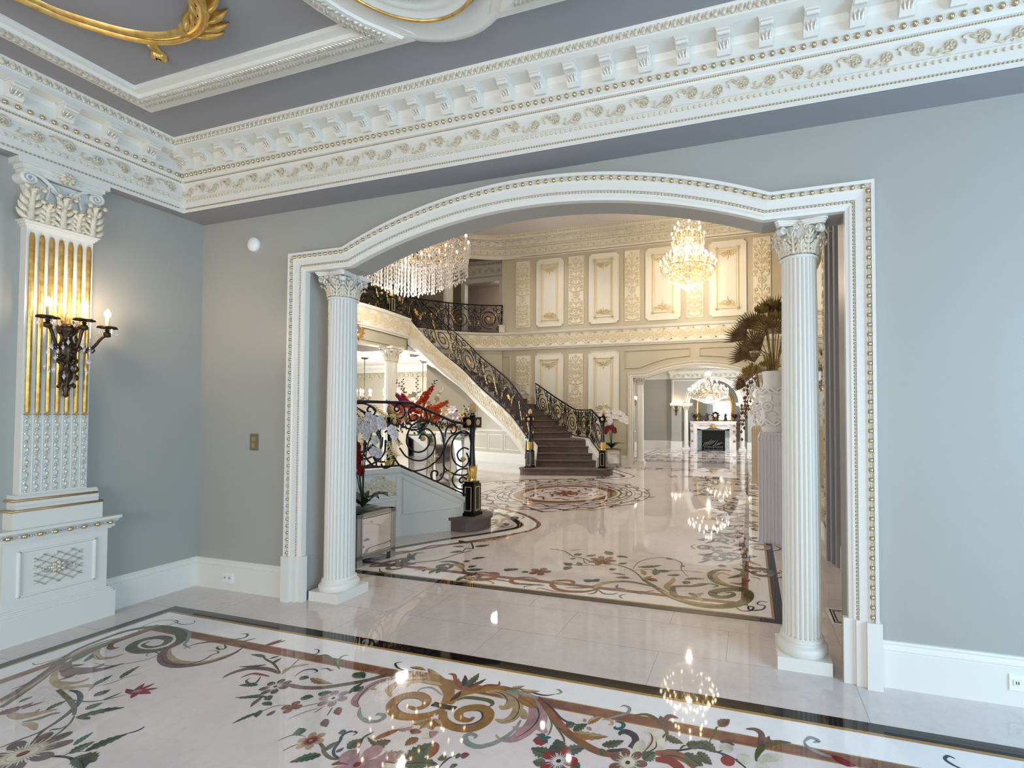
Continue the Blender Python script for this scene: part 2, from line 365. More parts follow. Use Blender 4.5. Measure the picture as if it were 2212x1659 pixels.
for fr, a, b in ((frF, -4.60, 4.4), (frL, -4.4, 2.62)):
    beads(mb, fr, a, b, 3.251, .003, .0055, .019, 1, False, 6)
    beads(mb, fr, a, b, 3.3185, .006, .009, .034, 0, False, 6)
    beads(mb, fr, a, b, 3.468, .016, .0055, .0135, 1, False, 5)
    beads(mb, fr, a, b-.02, 3.510, .046, .0145, .0535, 2, True, 10)
    rinceau(mb, lambda u, v, w=0: fr(u, v, w+.007), a, b, 3.346, 3.434, .145, .013, 4)
    n = int((b-a)/.045)
    for k in range(n):       # egg and leaf crown
        u = a+k*.045+.02
        leaf2(mb, lambda p, q, w=0: fr(p, q, .166+w), (u, 3.684), pi/2, .052, .030, .011, 0)
        leaf2(mb, lambda p, q, w=0: fr(p, q, .166+w), (u+.022, 3.686), pi/2, .046, .012, .008, 3)
mb.v = [(x, y-.0, z) for x, y, z in mb.v]
o = mb.build('carved_ornament', ['ornament', 'antique_gold', 'bead_gold', 'ornament_silver', 'frieze_beige'], cor); o['label'] = 'gilded carved bands of the cornice'
# modillion brackets, one mesh each
def modillion():
    mb = MB(); hw = .037
    side = [(.0, 3.545), (.022, 3.538), (.040, 3.552), (.050, 3.580), (.066, 3.596), (.092, 3.600), (.104, 3.612), (.104, 3.640), (.0, 3.640)]
    mb.prism(lambda u, v, w=0: (w, -u, v), side, -hw, hw, 0)
    mb.box((-hw-.005, -.110, 3.628), (hw+.005, 0, 3.641), 0)
    fr = lambda u, v, w=0: (u, -(.025+.05*min(1, max(0, (v-3.55)/.05)))-w, v)
    for k in (-1, 0, 1): leaf2(mb, fr, (k*.012, 3.545), pi/2+k*-.25, .05, .02, .012, 1)
    mb.tube([(-hw*.8, -.098, 3.606), (hw*.8, -.098, 3.606)], .012, 8, 0)
    return mb.build('modillion', ['trim', 'ornament_silver'], cor)
mo = modillion(); mo.location = (-1.498, CY0-.050, 0)
for k in range(-13, 27):
    x = -1.498+k*.2277
    if k == 0 or x < -4.5 or x > 4.4: continue
    c = mo.copy(); COL.objects.link(c); c.location = (x, CY0-.050, 0)
for k in range(1, 31):
    c = mo.copy(); COL.objects.link(c); c.location = (CX0+.050, 2.60-k*.2277, 0); c.rotation_euler = (0, 0, RAD(90))
# arch casing
PROF = [(-.004, -.01), (-.004, .030), (.10, .034), (.16, .040), (.24, .042), (.26, .036), (.33, .036), (.35, .046), (.62, .050), (.70, .058), (.72, .052), (.86, .052), (.88, .066), (1.0, .068), (1.0, -.004)]
def casing(name, ybase, sgn, zlow, parent=None, m=('trim', 'bead_gold', 'ornament'), scale=1, bead=True, drop=0, seg=8):
    mb = MB(); I = [(x, max(z, zlow)) for x, z in IN]; O = [(x, max(z, zlow)) for x, z in OUT]
    rows = []
    for (a, c), (b, d) in zip(I, O): rows.append([(a+(b-a)*t, ybase+sgn*h, c+(d-c)*t) for t, h in PROF])
    mb.grid(rows, 0, sm=False)
    if bead:
        for t, h, r, st, mi, reel in ((.79, .056, .0135, .0535, 1, True), (.295, .039, .0062, .021, 1, False)):
            P = [(a+(b-a)*t, c+(d-c)*t) for (a, c), (b, d) in zip(I, O)]
            for i in range(len(P)-1):
                L = hypot(P[i+1][0]-P[i][0], P[i+1][1]-P[i][1])
                if L < .004: continue
                n = max(1, round(L/st)); ux, uz = (P[i+1][0]-P[i][0])/L, (P[i+1][1]-P[i][1])/L
                for k in range(n):
                    q = (k+.5)*L/n; c = (P[i][0]+ux*q, ybase+sgn*h, P[i][1]+uz*q); mb.ball(c, r, mi, seg, 5)
                    if reel:
                        for e in (-.40, -.28, .28, .40): mb.ball((c[0]+ux*e*st, ybase+sgn*(h-.003), c[2]+uz*e*st), r*.55, 2, 6, 4)
    for sx in (-1, 1):    # stepped plinth blocks
        for u0, u1, d in ((1.984, 2.045, .036), (2.045, 2.095, .052), (2.095, 2.172, .074)):
            xa, xb = sorted((XC+sx*u0, XC+sx*u1)); ya, yb = sorted((ybase-sgn*.0, ybase+sgn*d)); mb.box((xa, ya, 0), (xb, yb, zlow), 0)
    return mb
mb = casing('c', YW, -1, .362); tag(mb.build('trim_2', ['trim', 'bead_gold', 'ornament']), kind='structure')
# baseboards
BP = [(0, 0), (.022, 0), (.022, .195), (.016, .200), (.020, .207), (.016, .218), (.010, .232), (.014, .240), (.010, .250), (0, .252)]
for nm, path in (('baseboard_front_left', [(XC-2.16, YW), (XL, YW)]), ('baseboard_front_right', [(XR, YW), (XC+2.165, YW)]), ('baseboard_left', [(XL, YW), (XL, YR)]), ('baseboard_right', [(XR, YR), (XR, YW)])):
    mb = MB(); mb.extrude(BP, path); tag(mb.build(nm, 'trim'), kind='structure')
# ceiling panel mouldings, ring and gilded scroll
def ceil_moulding(name, pts, label=None):
    mb = MB(); pr = [(-.105, ZC), (-.10, ZC-.030), (-.055, ZC-.034), (-.050, ZC-.05), (.0, ZC-.056), (.044, ZC-.05), (.050, ZC-.03), (.085, ZC-.026), (.09, ZC)]
    mb.extrude(pr, pts, closed=True, sm=False)
    n = len(pts)
    for i in range(n):
        a, b = Vector(pts[i]), Vector(pts[(i+1) % n]); L = (b-a).length
        if L < .02: continue
        d = (b-a)/L; nn = Vector((-d.y, d.x))
        k = 0; q = .012
        while q < L:
            c = a+d*q
            for s_ in (-1, 1):
                e = c+nn*(s_*.006); fr = lambda u, v, w=0: (e.x+d.x*u+nn.x*v, e.y+d.y*u+nn.y*v, ZC-.053-w)
                leaf2(mb, fr, (0, 0), s_*.85, .042, .017, .010, 1)
            q += .026
    return tag(mb.build(name, ['trim', 'ornament_silver']), kind='structure')
MX, MY, MR = -1.61, 1.67, .60
aa = math.acos(.43/.60)
arcL = [(MX+MR*cos(pi-aa+2*aa*i/10), MY+MR*sin(pi-aa+2*aa*i/10)) for i in range(11)]
ceil_moulding('trim_3', [(-4.09, 2.09)]+[(-4.09, -1.6), (-2.04, -1.6)]+arcL[::-1])
ceil_moulding('trim_4', ([(2*MX+4.09, 2.09), (2*MX+4.09, -1.6), (2*MX+2.04, -1.6)]+[(2*MX-x, y) for x, y in arcL[::-1]])[::-1])
mb = MB(); mb.lathe([(.60, 0), (.585, -.03), (.55, -.034), (.53, -.022), (.50, -.03), (.47, -.02), (.455, 0)], (MX, MY, ZC), 64); tag(mb.build('trim_5', 'trim'), kind='structure')
med = thing('ceiling_medallion', 'round ceiling medallion with gilded leaves at the top edge', 'ceiling medallion', (MX, MY, ZC))
mb = MB(); mb.lathe([(.44, 0), (.435, -.03), (.425, -.045), (.40, -.048), (.385, -.03), (.37, -.035), (.345, -.03), (.33, -.02), (.02, -.02)], (0, 0, 0), 64); mb.build('rim', 'trim', med)
mb = MB(); mb.tube([(.415*cos(2*pi*i/64), .415*sin(2*pi*i/64), -.05) for i in range(64)], .009, 6, 0, True); mb.build('gilt_ring', 'gold', med)
mb = MB()
for k in range(16):
    a = 2*pi*k/16; fr = lambda u, v, w=0: (u*cos(a)-v*sin(a), u*sin(a)+v*cos(a), -.03-w)
    leaf2(mb, fr, (.06, 0), 0, .25, .10, .035, 0); leaf2(mb, fr, (.17, .012), .7, .13, .05, .03, 0); leaf2(mb, fr, (.17, -.012), -.7, .13, .05, .03, 0)
mb.build('acanthus_rosette', 'gold', med)
sc_ = thing('gilded_ceiling_scroll', 'gilded plaster acanthus scroll on the grey ceiling panel', 'ceiling ornament', (0, 0, 0))
P = smooth([(-3.98, .95), (-3.83, 1.19), (-3.715, 1.384), (-3.669, 1.498), (-3.586, 1.606), (-3.453, 1.72), (-3.29, 1.785), (-3.101, 1.79), (-2.93, 1.745), (-2.80, 1.64), (-2.76, 1.49), (-2.80, 1.32), (-2.93, 1.22)], 6)
mb = MB(); frc = lambda u, v, w=0: (u, v, ZC-w)
n = len(P); mb.stroke(frc, P, [.035+.045*(i/n)+(.03 if i > n*.55 else 0) for i in range(n)], .045, 0); mb.stroke(frc, [(x+.004, y+.012) for x, y in P], .018, .055, 0)
mb.build('stem', 'gold', sc_)
mb = MB()
for i in range(int(n*.28), n-3, 3):
    x, y = P[i]; a = atan2(P[i+1][1]-y, P[i+1][0]-x); big = i > n*.55
    for s_ in ((-1, 1) if big else (1,)): leaf2(mb, frc, (x, y), a+s_*(.55 if big else .9), .21 if big else .06, .042 if big else .03, .045 if big else .03, 0, 0, -s_*.35)
leaf2(mb, frc, (-3.42, 1.75), 2.25, .14, .045, .035, 0, 0, -.7)
for q in (-.5, 0, .5): leaf2(mb, frc, (-3.49, 1.845), 2.4+q, .075, .05, .04, 0)
mb.build('leaves', 'gold', sc_)
# ================================================================= CORINTHIAN CAPITAL (unit: bell radius 1 -> scaled by caller)
def acanthus(mb, fr3, w, h, curl, m=0, nu=7, nv=7):
    """fr3(s, up, out) -> point; carved leaf: rising midrib, three pairs of lobes, tip rolled outward"""
    def fr(u, v, q=0):
        t = max(0, min(1.15, v/h)); return fr3(u, h*min(t, 1)-max(0, t-.85)*h*.5, .1*w+curl*t**3+q)
    hh = .16*w
    mb.stroke(fr, [(0, h*t/8) for t in range(10)], [w*.34*(1-.05*t) for t in range(10)], hh*1.3, m)
    for v0, L, a in ((.02, .36, .95), (.20, .36, .85), (.40, .34, .80), (.60, .28, .6)):
        for s_ in (-1, 1): leaf2(mb, fr, (s_*w*.06, h*v0), pi/2-s_*a, h*L*(1 if nu > 5 else 1), w*.26, hh, m, 0, s_*.5)
    for s_ in (-.3, 0, .3): c = fr(s_*w, h*1.03, 0); mb.ball(c, w*.12, m, 6, 4)
def corinthian(name, r=.105, H=.20, half=.155, mats=('trim', 'carved'), parent=None, lod=1):
    """round capital with bell, two leaf rows, corner volutes and concave abacus; z 0..H"""
    mb = MB()
    mb.lathe([(r*1.0, 0), (r*1.14, .008), (r*1.14, .016), (r*.98, .022), (r*.96, .03), (r*.95, H*.5), (r*1.05, H*.7), (r*1.3, H*.84)], (0, 0, 0), 24, 0)
    for ring, (cnt, hh, oo, off) in enumerate(((8, H*.42, .034, 0), (8, H*.68, .042, pi/8))):
        for k in range(cnt):
            a = 2*pi*k/cnt+off; rb = r*(.97 if ring == 0 else .95)
            fr3 = lambda s_, up, out: ((rb+out+.002)*cos(a)-s_*sin(a), (rb+out+.002)*sin(a)+s_*cos(a), .024+up)
            acanthus(mb, fr3, r*.70, hh, oo*1.3*r/.105, 1, 7 if lod else 5, 7 if lod else 5)
    for k in range(4):         # corner volutes
        a = pi/4+k*pi/2; ca, sa = cos(a), sin(a); rv = half*1.14
        for s_ in (-1, 1):
            off = s_*r*.14
            fr = lambda u, v, w_=0: (u*ca-(off+s_*w_)*sa, u*sa+(off+s_*w_)*ca, v)
            Q = smooth([(r*.95, H*.42), (r*1.05, H*.62), (r*1.35, H*.80), (rv*.93, H*.83)], 3)+spiral(rv*.93, H*.83-r*.20, r*.22, r*.03, pi/2, -1.5, 14)
            mb.stroke(fr, Q, r*.12, r*.09, 0)
            mb.stroke(lambda u, v, w_=0: fr(u, v, 0), Q, r*.12, 0, 0)
        c = (rv*.93*ca, rv*.93*sa, H*.83-r*.2); mb.tube([(c[0]+r*.17*sa, c[1]-r*.17*ca, c[2]), (c[0]-r*.17*sa, c[1]+r*.17*ca, c[2])], r*.20, 10, 0)
        a = k*pi/2; ca, sa = cos(a), sin(a)
        for s_ in (-1, 1):     # inner helices
            fr = lambda u, v, w_=0: ((r*1.25+w_+.01)*ca-u*sa, (r*1.25+w_+.01)*sa+u*ca, v)
            mb.stroke(fr, smooth([(s_*r*.55, H*.55), (s_*r*.42, H*.72)], 3)+spiral(s_*r*.27, H*.78, r*.17, r*.02, 0 if s_ > 0 else pi, s_*1.3, 10), r*.08, r*.08, 0)
        fr = lambda u, v, w_=0: ((half*.86+w_)*ca-u*sa, (half*.86+w_)*sa+u*ca, v)
        rosette(mb, fr, (0, H*.91), r*.22, r*.16, 1, 7)
    ab = []
    for k in range(4):
        a0 = pi/4+k*pi/2
        for j in range(-1, 6):
            if j == -1: ab.append((half*1.36*cos(a0-.06), half*1.36*sin(a0-.06))); ab.append((half*1.36*cos(a0+.06), half*1.36*sin(a0+.06))); continue
            t = (j+.5)/6; aa_ = a0+.10+(pi/2-.2)*t; rr = half/max(abs(cos(aa_)), abs(sin(aa_)))*(1-.12*sin(pi*t)); ab.append((rr*cos(aa_), rr*sin(aa_)))
    for z0, z1, sc in ((H*.86, H*.90, .93), (H*.90, H*.95, .97), (H*.95, H, 1.02)): mb.prism(lambda u, v, w_=0: (u*sc, v*sc, w_), ab, z0, z1, 0)
    return mb.build(name, list(mats), parent)
def column(label, loc, group=None, r=.113, z_sh0=.165, z_sh1=2.46, Hc=.22, half=.145, flutes=24, plinth=.15, mats=('trim', 'carved'), seg=192, lod=1, name='column', rz=0):
    t = thing(name, label, 'column', loc, rz, group)
    mb = MB(); mb.box((-plinth, -plinth, 0), (plinth, plinth, z_sh0*.46)); mb.build('plinth', mats[0], t)
    q = z_sh0; mb = MB(); mb.lathe([(r*1.25, q*.46), (r*1.31, q*.56), (r*1.31, q*.68), (r*1.22, q*.78), (r*1.12, q*.81), (r*1.08, q*.86), (r*1.13, q*.90), (r*1.13, q*.96), (r*1.0, q*1.04)], (0, 0, 0), 40); mb.build('base', mats[0], t)
    n = 8; mb = MB()
    pr = [(r*(1-.10*(i/n)**1.8), z_sh0+(z_sh1-z_sh0)*i/n) for i in range(n+1)]
    mb.lathe(pr, (0, 0, 0), seg, 0, flutes, r*.14); mb.build('shaft', mats[0], t)
    c = corinthian('capital', r*.9, Hc, half, mats, t, lod); c.location = (0, 0, z_sh1)
    return t
column('white fluted column at the left side of the arched opening', (-3.300, 3.020, 0), 'columns of the front arch')
c2 = column('white fluted column at the right side of the arched opening', (.300, 3.020, 0), 'columns of the front arch')
# ================================================================= PILASTER on the left wall
pil = thing('pilaster', 'white pilaster with gilded flutes on a panelled pedestal', 'pilaster', (XL, 1.97, 0))
# local frame: x out of the wall, y along it
def bxx(mb, y0, y1, z0, z1, d, m=0): mb.box((-.01, y0, z0), (d, y1, z1), m)
mb = MB(); bxx(mb, -.27, .30, 0, .185, .125); 
for k, (z, d) in enumerate(((.185, .118), (.197, .112), (.209, .104))): bxx(mb, -.262+.006*k, .29-.006*k, z, z+.013, d)
bxx(mb, -.235, .262, .22, .655, .095)
mb.build('pedestal', 'trim', pil)
mb = MB(); frP = lambda u, v, w=0: (.095+w, u, v)
for a, b in (((-.165, .30), (.195, .30)), ((.195, .30), (.195, .595)), ((.195, .595), (-.165, .595)), ((-.165, .595), (-.165, .30))): mb.stroke(frP, [a, b], .022, .012, 0)
import itertools
def clipseg(p, q, x0, x1, y0, y1):
    t0, t1 = 0., 1.; dx, dy = q[0]-p[0], q[1]-p[1]
    for pp, qq in ((-dx, p[0]-x0), (dx, x1-p[0]), (-dy, p[1]-y0), (dy, y1-p[1])):
        if abs(pp) < 1e-9:
            if qq < 0: return None
        else:
            r_ = qq/pp
            if pp < 0: t0 = max(t0, r_)
            else: t1 = min(t1, r_)
    return None if t0 >= t1 else ((p[0]+dx*t0, p[1]+dy*t0), (p[0]+dx*t1, p[1]+dy*t1))
for k in range(-8, 9):
    for s_ in (-1, 1):
        c = clipseg((k*.066-.3+.015, .45-.225*s_), (k*.066+.3+.015, .45+.225*s_), -.10, .13, .345, .555)
        if c: mb.stroke(frP, [c[0], c[1]], .009, .007, 1)
rosette(mb, frP, (.015, .45), .05, .02, 1, 8)
for s_ in (-1, 1): mb.stroke(frP, spiral(.015+s_*.055, .45, .03, .005, 0 if s_ < 0 else pi, s_*1.2, 12), .009, .012, 1)
mb.build('lattice_panel', ['trim', 'ornament_silver'], pil)
mb = MB(); bxx(mb, -.25, .278, .655, .668, .105); bxx(mb, -.262, .29, .668, .70, .118); bxx(mb, -.285, .315, .728, .748, .150); 
mb.prism(lambda u, v, w=0: (u, w, v), [(-.01, .70), (.118, .70), (.145, .728), (-.01, .728)], -.275, .305, 0)
mb.build('pedestal_cap', 'trim', pil)
mb = MB(); beads(mb, lambda u, v, w=0: (w, u, v), -.262, .295, .700, .130, .016, .072, 0, True); beads(mb, lambda u, v, w=0: (w, u, v), -.262, .295, .700, .124, .009, .024, 1, False)
mb.build('pearl_band', ['bead_gold', 'ornament_silver'], pil)
mb = MB(); bxx(mb, -.205, .225, .748, .862, .108)
mb.prism(lambda u, v, w=0: (u, w, v), [(-.01, .862), (.108, .862), (.098, .89), (.103, .905), (.09, .955), (.075, .97), (-.01, .97)], -.19, .205, 0)
bxx(mb, -.165, .155, .96, 2.79, .068)
mb.build('shaft', 'trim', pil)
mb = MB()
for z, y0, y1, d in ((.868, -.212, .222, .112), (.935, -.198, .198, .098)): mb.tube([(-.0, y0, z), (d, y0, z), (d, y1, z), (0, y1, z)], .009, 8)
mb.build('gilt_moulding', 'antique_gold', pil)
for k in range(7):
    y = -.140+k*.0457*.995; mb = MB()
    mb.tube([(.068, y, 1.515), (.070, y, 1.53), (.070, y, 2.70), (.066, y, 2.735)], [.010, .0135, .0135, .010], 10, 0); mb.box((.06, y-.016, 1.502), (.076, y+.016, 1.512), 0)
    mb.build('gilt_reed', 'gold', pil)
    mb = MB(); fr = lambda u, v, w=0: (.068+w, y+u, v)
    z = .99
    while z < 1.49:
        mb.ball((.072, y, z), .009, 0, 8, 5)
        mb.stroke(fr, smooth([(0, z+.012), (.008, z+.032), (-.006, z+.052), (.002, z+.07)], 3), .012, .009, 0); z += .083
    for s_ in (-1, 1): mb.stroke(fr, [(s_*.0165, .985), (s_*.0165, 1.5)], .003, .004, 1)
    mb.build('husk_chain', ['ornament_silver', 'trim'], pil)
mb = MB(); bxx(mb, -.172, .162, 2.775, 2.79, .075); bxx(mb, -.18, .172, 2.79, 2.806, .085); bxx(mb, -.19, .182, 2.806, 2.815, .092); mb.build('necking', 'trim', pil)
mb = MB(); H0, H1 = 2.815, 3.214; yc = -.005
mb.prism(lambda u, v, w=0: (w, u, v), [(yc-.150, H0), (yc+.150, H0), (yc+.155, 3.0), (yc+.19, 3.12), (yc-.19, 3.12), (yc-.155, 3.0)], -.01, .066, 0)
for row, (ys, hh, oo, wd) in enumerate((((-.075, .075), .15, .045, .12), ((-.15, 0, .15), .235, .055, .13))):
    for yy in ys:
        fr3 = lambda s_, up, out: (.064+out+(.0 if row == 0 else -.002), yc+yy+s_, H0+up)
        acanthus(mb, fr3, wd, hh, oo, 1, 9, 10)
for s_ in (-1, 1):
    fr = lambda u, v, w=0: (.085+w, yc+u, v)
    Q = smooth([(s_*.02, 3.00), (s_*.05, 3.07), (s_*.11, 3.125), (s_*.155, 3.135)], 4)+spiral(s_*.160, 3.095, .040, .006, pi/2, -s_*1.9, 26)
    mb.stroke(fr, Q, growing(len(Q), .024, .016), .022, 0)
    mb.tube([(0, yc+s_*.165, 3.095), (.084, yc+s_*.165, 3.095)], .041, 14, 0)
    mb.stroke(fr, smooth([(s_*.085, 2.98), (s_*.075, 3.04)], 3)+spiral(s_*.048, 3.065, .028, .004, 0 if s_ > 0 else pi, s_*1.5, 16), .013, .016, 0)
rosette(mb, lambda u, v, w=0: (.115+w, yc+u, v), (0, 3.165), .045, .03, 1, 10)
for z0, z1, hw, d in ((3.125, 3.15, .19, .098), (3.15, 3.18, .20, .106), (3.18, 3.216, .222, .118)): mb.box((-.01, yc-hw, z0), (d, yc+hw, z1), 0)
mb.build('capital', ['trim', 'carved'], pil)
# ================================================================= WALL SCONCE on the pilaster
def candle_arm(parent, P0, P1, s=1, bulbm='bulb'):
    """one arm from P0 curling to the candle cup at P1"""
    x0, y0, z0 = P0; x1, y1, z1 = P1
    arm = MB(); mid = ((x0+x1)/2, (y0+y1)/2, min(z0, z1)-.05*s)
    arm.tube(smooth([P0, mid, (x0+(x1-x0)*.85, y0+(y1-y0)*.85, z1-.085*s), (x1, y1, z1-.06*s)], 6), .009*s, 7)
    dx, dy = (x1-x0), (y1-y0); l = hypot(dx, dy) or 1; fr = lambda u, v, w=0: (x0+dx/l*u, y0+dy/l*u, z0+v)
    arm.tube([fr(*q) for q in spiral(l*.55, -.045*s, .03*s, .006*s, pi, 1.3, 16)], .0045*s, 6)
    a = arm.build('arm', 'bronze', parent)
    cup = MB(); cup.lathe([(.004*s, -.075*s), (.019*s, -.07*s), (.019*s, -.04*s), (.008*s, -.034*s), (.014*s, -.022*s), (.007*s, -.015*s), (.013*s, -.006*s), (.052*s, .001*s), (.056*s, -.008*s), (.050*s, .006*s), (.012*s, .010*s)], P1, 16)
    cup.build('bobeche', 'bronze', a)
    cd = MB(); cd.lathe([(.0105*s, .006*s), (.0105*s, .070*s), (.006*s, .074*s)], P1, 12); cd.build('candle', 'candle', a)
    b = MB(); b.lathe([(.006*s, .070*s), (.017*s, .085*s), (.019*s, .100*s), (.010*s, .122*s), (.001*s, .138*s)], P1, 12); b.build('bulb', bulbm, a)
    for k in range(5):
        an = 2*pi*k/5; g = MB(); c = (x1+.052*s*cos(an), y1+.052*s*sin(an), z1-.02*s)
        g.gem((c[0], c[1], c[2]), .004*s, .007*s); g.gem((c[0], c[1], c[2]-.022*s), .008*s, .017*s); g.build('crystal_drop', 'crystal_clear', a)
    return a
sco = thing('wall_sconce', 'antique bronze sconce with three lit candles and crystal drops on the pilaster', 'wall sconce', (0, 0, 0))
sx_, sy_ = XL+.09, 1.985
mb = MB(); mb.lathe([(.004, 1.625), (.016, 1.64), (.010, 1.66), (.022, 1.69), (.012, 1.72), (.030, 1.76), (.034, 1.80), (.018, 1.83), (.026, 1.87), (.045, 1.93), (.050, 1.98), (.030, 2.02), (.022, 2.05), (.05, 2.09), (.055, 2.12), (.03, 2.14)], (sx_+.03, sy_, 0), 14)
for i in range(26):
    a = R.uniform(-1.5, 1.5); z = R.uniform(1.66, 2.13); rr = .045; leaf2(mb, lambda u, v, w=0: (sx_+.03+(rr+w)*cos(a+u/.06), sy_+(rr+w)*sin(a+u/.06), v), (0, z), R.uniform(.6, 2.4), .045, .022, .014)
mb.build('bronze_stem', 'bronze', sco)
mb = MB(); mb.lathe([(.012, 2.12), (.016, 2.18), (.010, 2.22), (.0, 2.24)], (sx_+.03, sy_, 0), 10)
for i in range(46):
    a = R.uniform(.3, 2.84); L = R.uniform(.04, .12); fr = lambda u, v, w=0: (sx_+.03+w, sy_+u, 2.13+v)
    mb.tube([fr(*q) for q in smooth([(0, .02), (cos(a)*L*.6, .02+sin(a)*L*.7), (cos(a+.4)*L, .03+sin(a)*L)], 3)], .0016, 4)
mb.build('wire_crest', 'gold', sco)
for p1 in ((sx_+.10, 1.862, 2.165), (sx_+.13, 2.022, 2.175), (sx_+.08, 2.165, 2.150)): candle_arm(sco, (sx_+.05, sy_, 2.02), p1)
for i in range(26):
    g = MB(); a = R.uniform(-1.5, 1.5); z = R.uniform(1.76, 2.02); c = (sx_+.03+.09*cos(a), sy_+.11*sin(a), z); g.gem(c, .010, .022); g.gem((c[0], c[1], c[2]+.03), .005, .007); g.build('crystal_drop', 'crystal_clear', sco)
mb = MB(); mb.box((XL+.06, sy_-.02, 1.9), (sx_+.04, sy_+.02, 2.1)); mb.build('wall_mount', 'bronze', sco)
point('sconce_light', (sx_+.16, 2.03, 2.30), 8.0, (1.0, .80, .60), .05)
# ================================================================= small fittings
t = thing('smoke_detector', 'round white smoke detector high on the grey wall beside the arch', 'smoke detector', (-4.105, YW, 2.974))
mb = MB(); mb.lathe([(.060, 0), (.062, .018), (.055, .026), (.030, .034), (.012, .038)], (0, 0, 0), 28); mb.v = [(x, -z, y) for x, y, z in mb.v]; mb.build('housing', 'plastic_white', t)
mb = MB(); mb.ball((.02, -.036, -.01), .004); mb.build('indicator', 'trim', t)
t = thing('light_switch', 'brass toned switch plate on the grey wall left of the arch', 'light switch', (-4.067, YW, 1.273))
mb = MB(); mb.box((-.044, -.008, -.07), (.044, 0, .07)); mb.build('plate', 'switch_brass', t)
for z in (-.026, .026):
    mb = MB(); mb.box((-.018, -.013, z-.02), (.018, -.006, z+.02)); mb.build('button', 'antique_gold', t)
def outlet(loc, label, hz):
    t = thing('wall_outlet', label, 'outlet', loc); mb = MB(); mb.box((-.062, -.028, -.04), (.062, -.019, .04)); mb.build('plate', 'plastic_white', t)
    for s_ in (-1, 1):
        f = MB(); f.box((s_*.028-.018, -.031, -.016), (s_*.028+.018, -.027, .016)); ff = f.build('socket', 'trim', t)
        g = MB(); [g.box((s_*.028-.005+k*.01-.0015, -.0325, -.007), (s_*.028-.005+k*.01+.0015, -.0305, .007)) for k in (0, 1)]; g.build('slot', 'black_matt', ff)
outlet((-4.313, YW, .110), 'white double outlet in the baseboard left of the arch', 1)
outlet((1.345, YW, .125), 'white outlet in the baseboard at the right edge of the photo', 1)
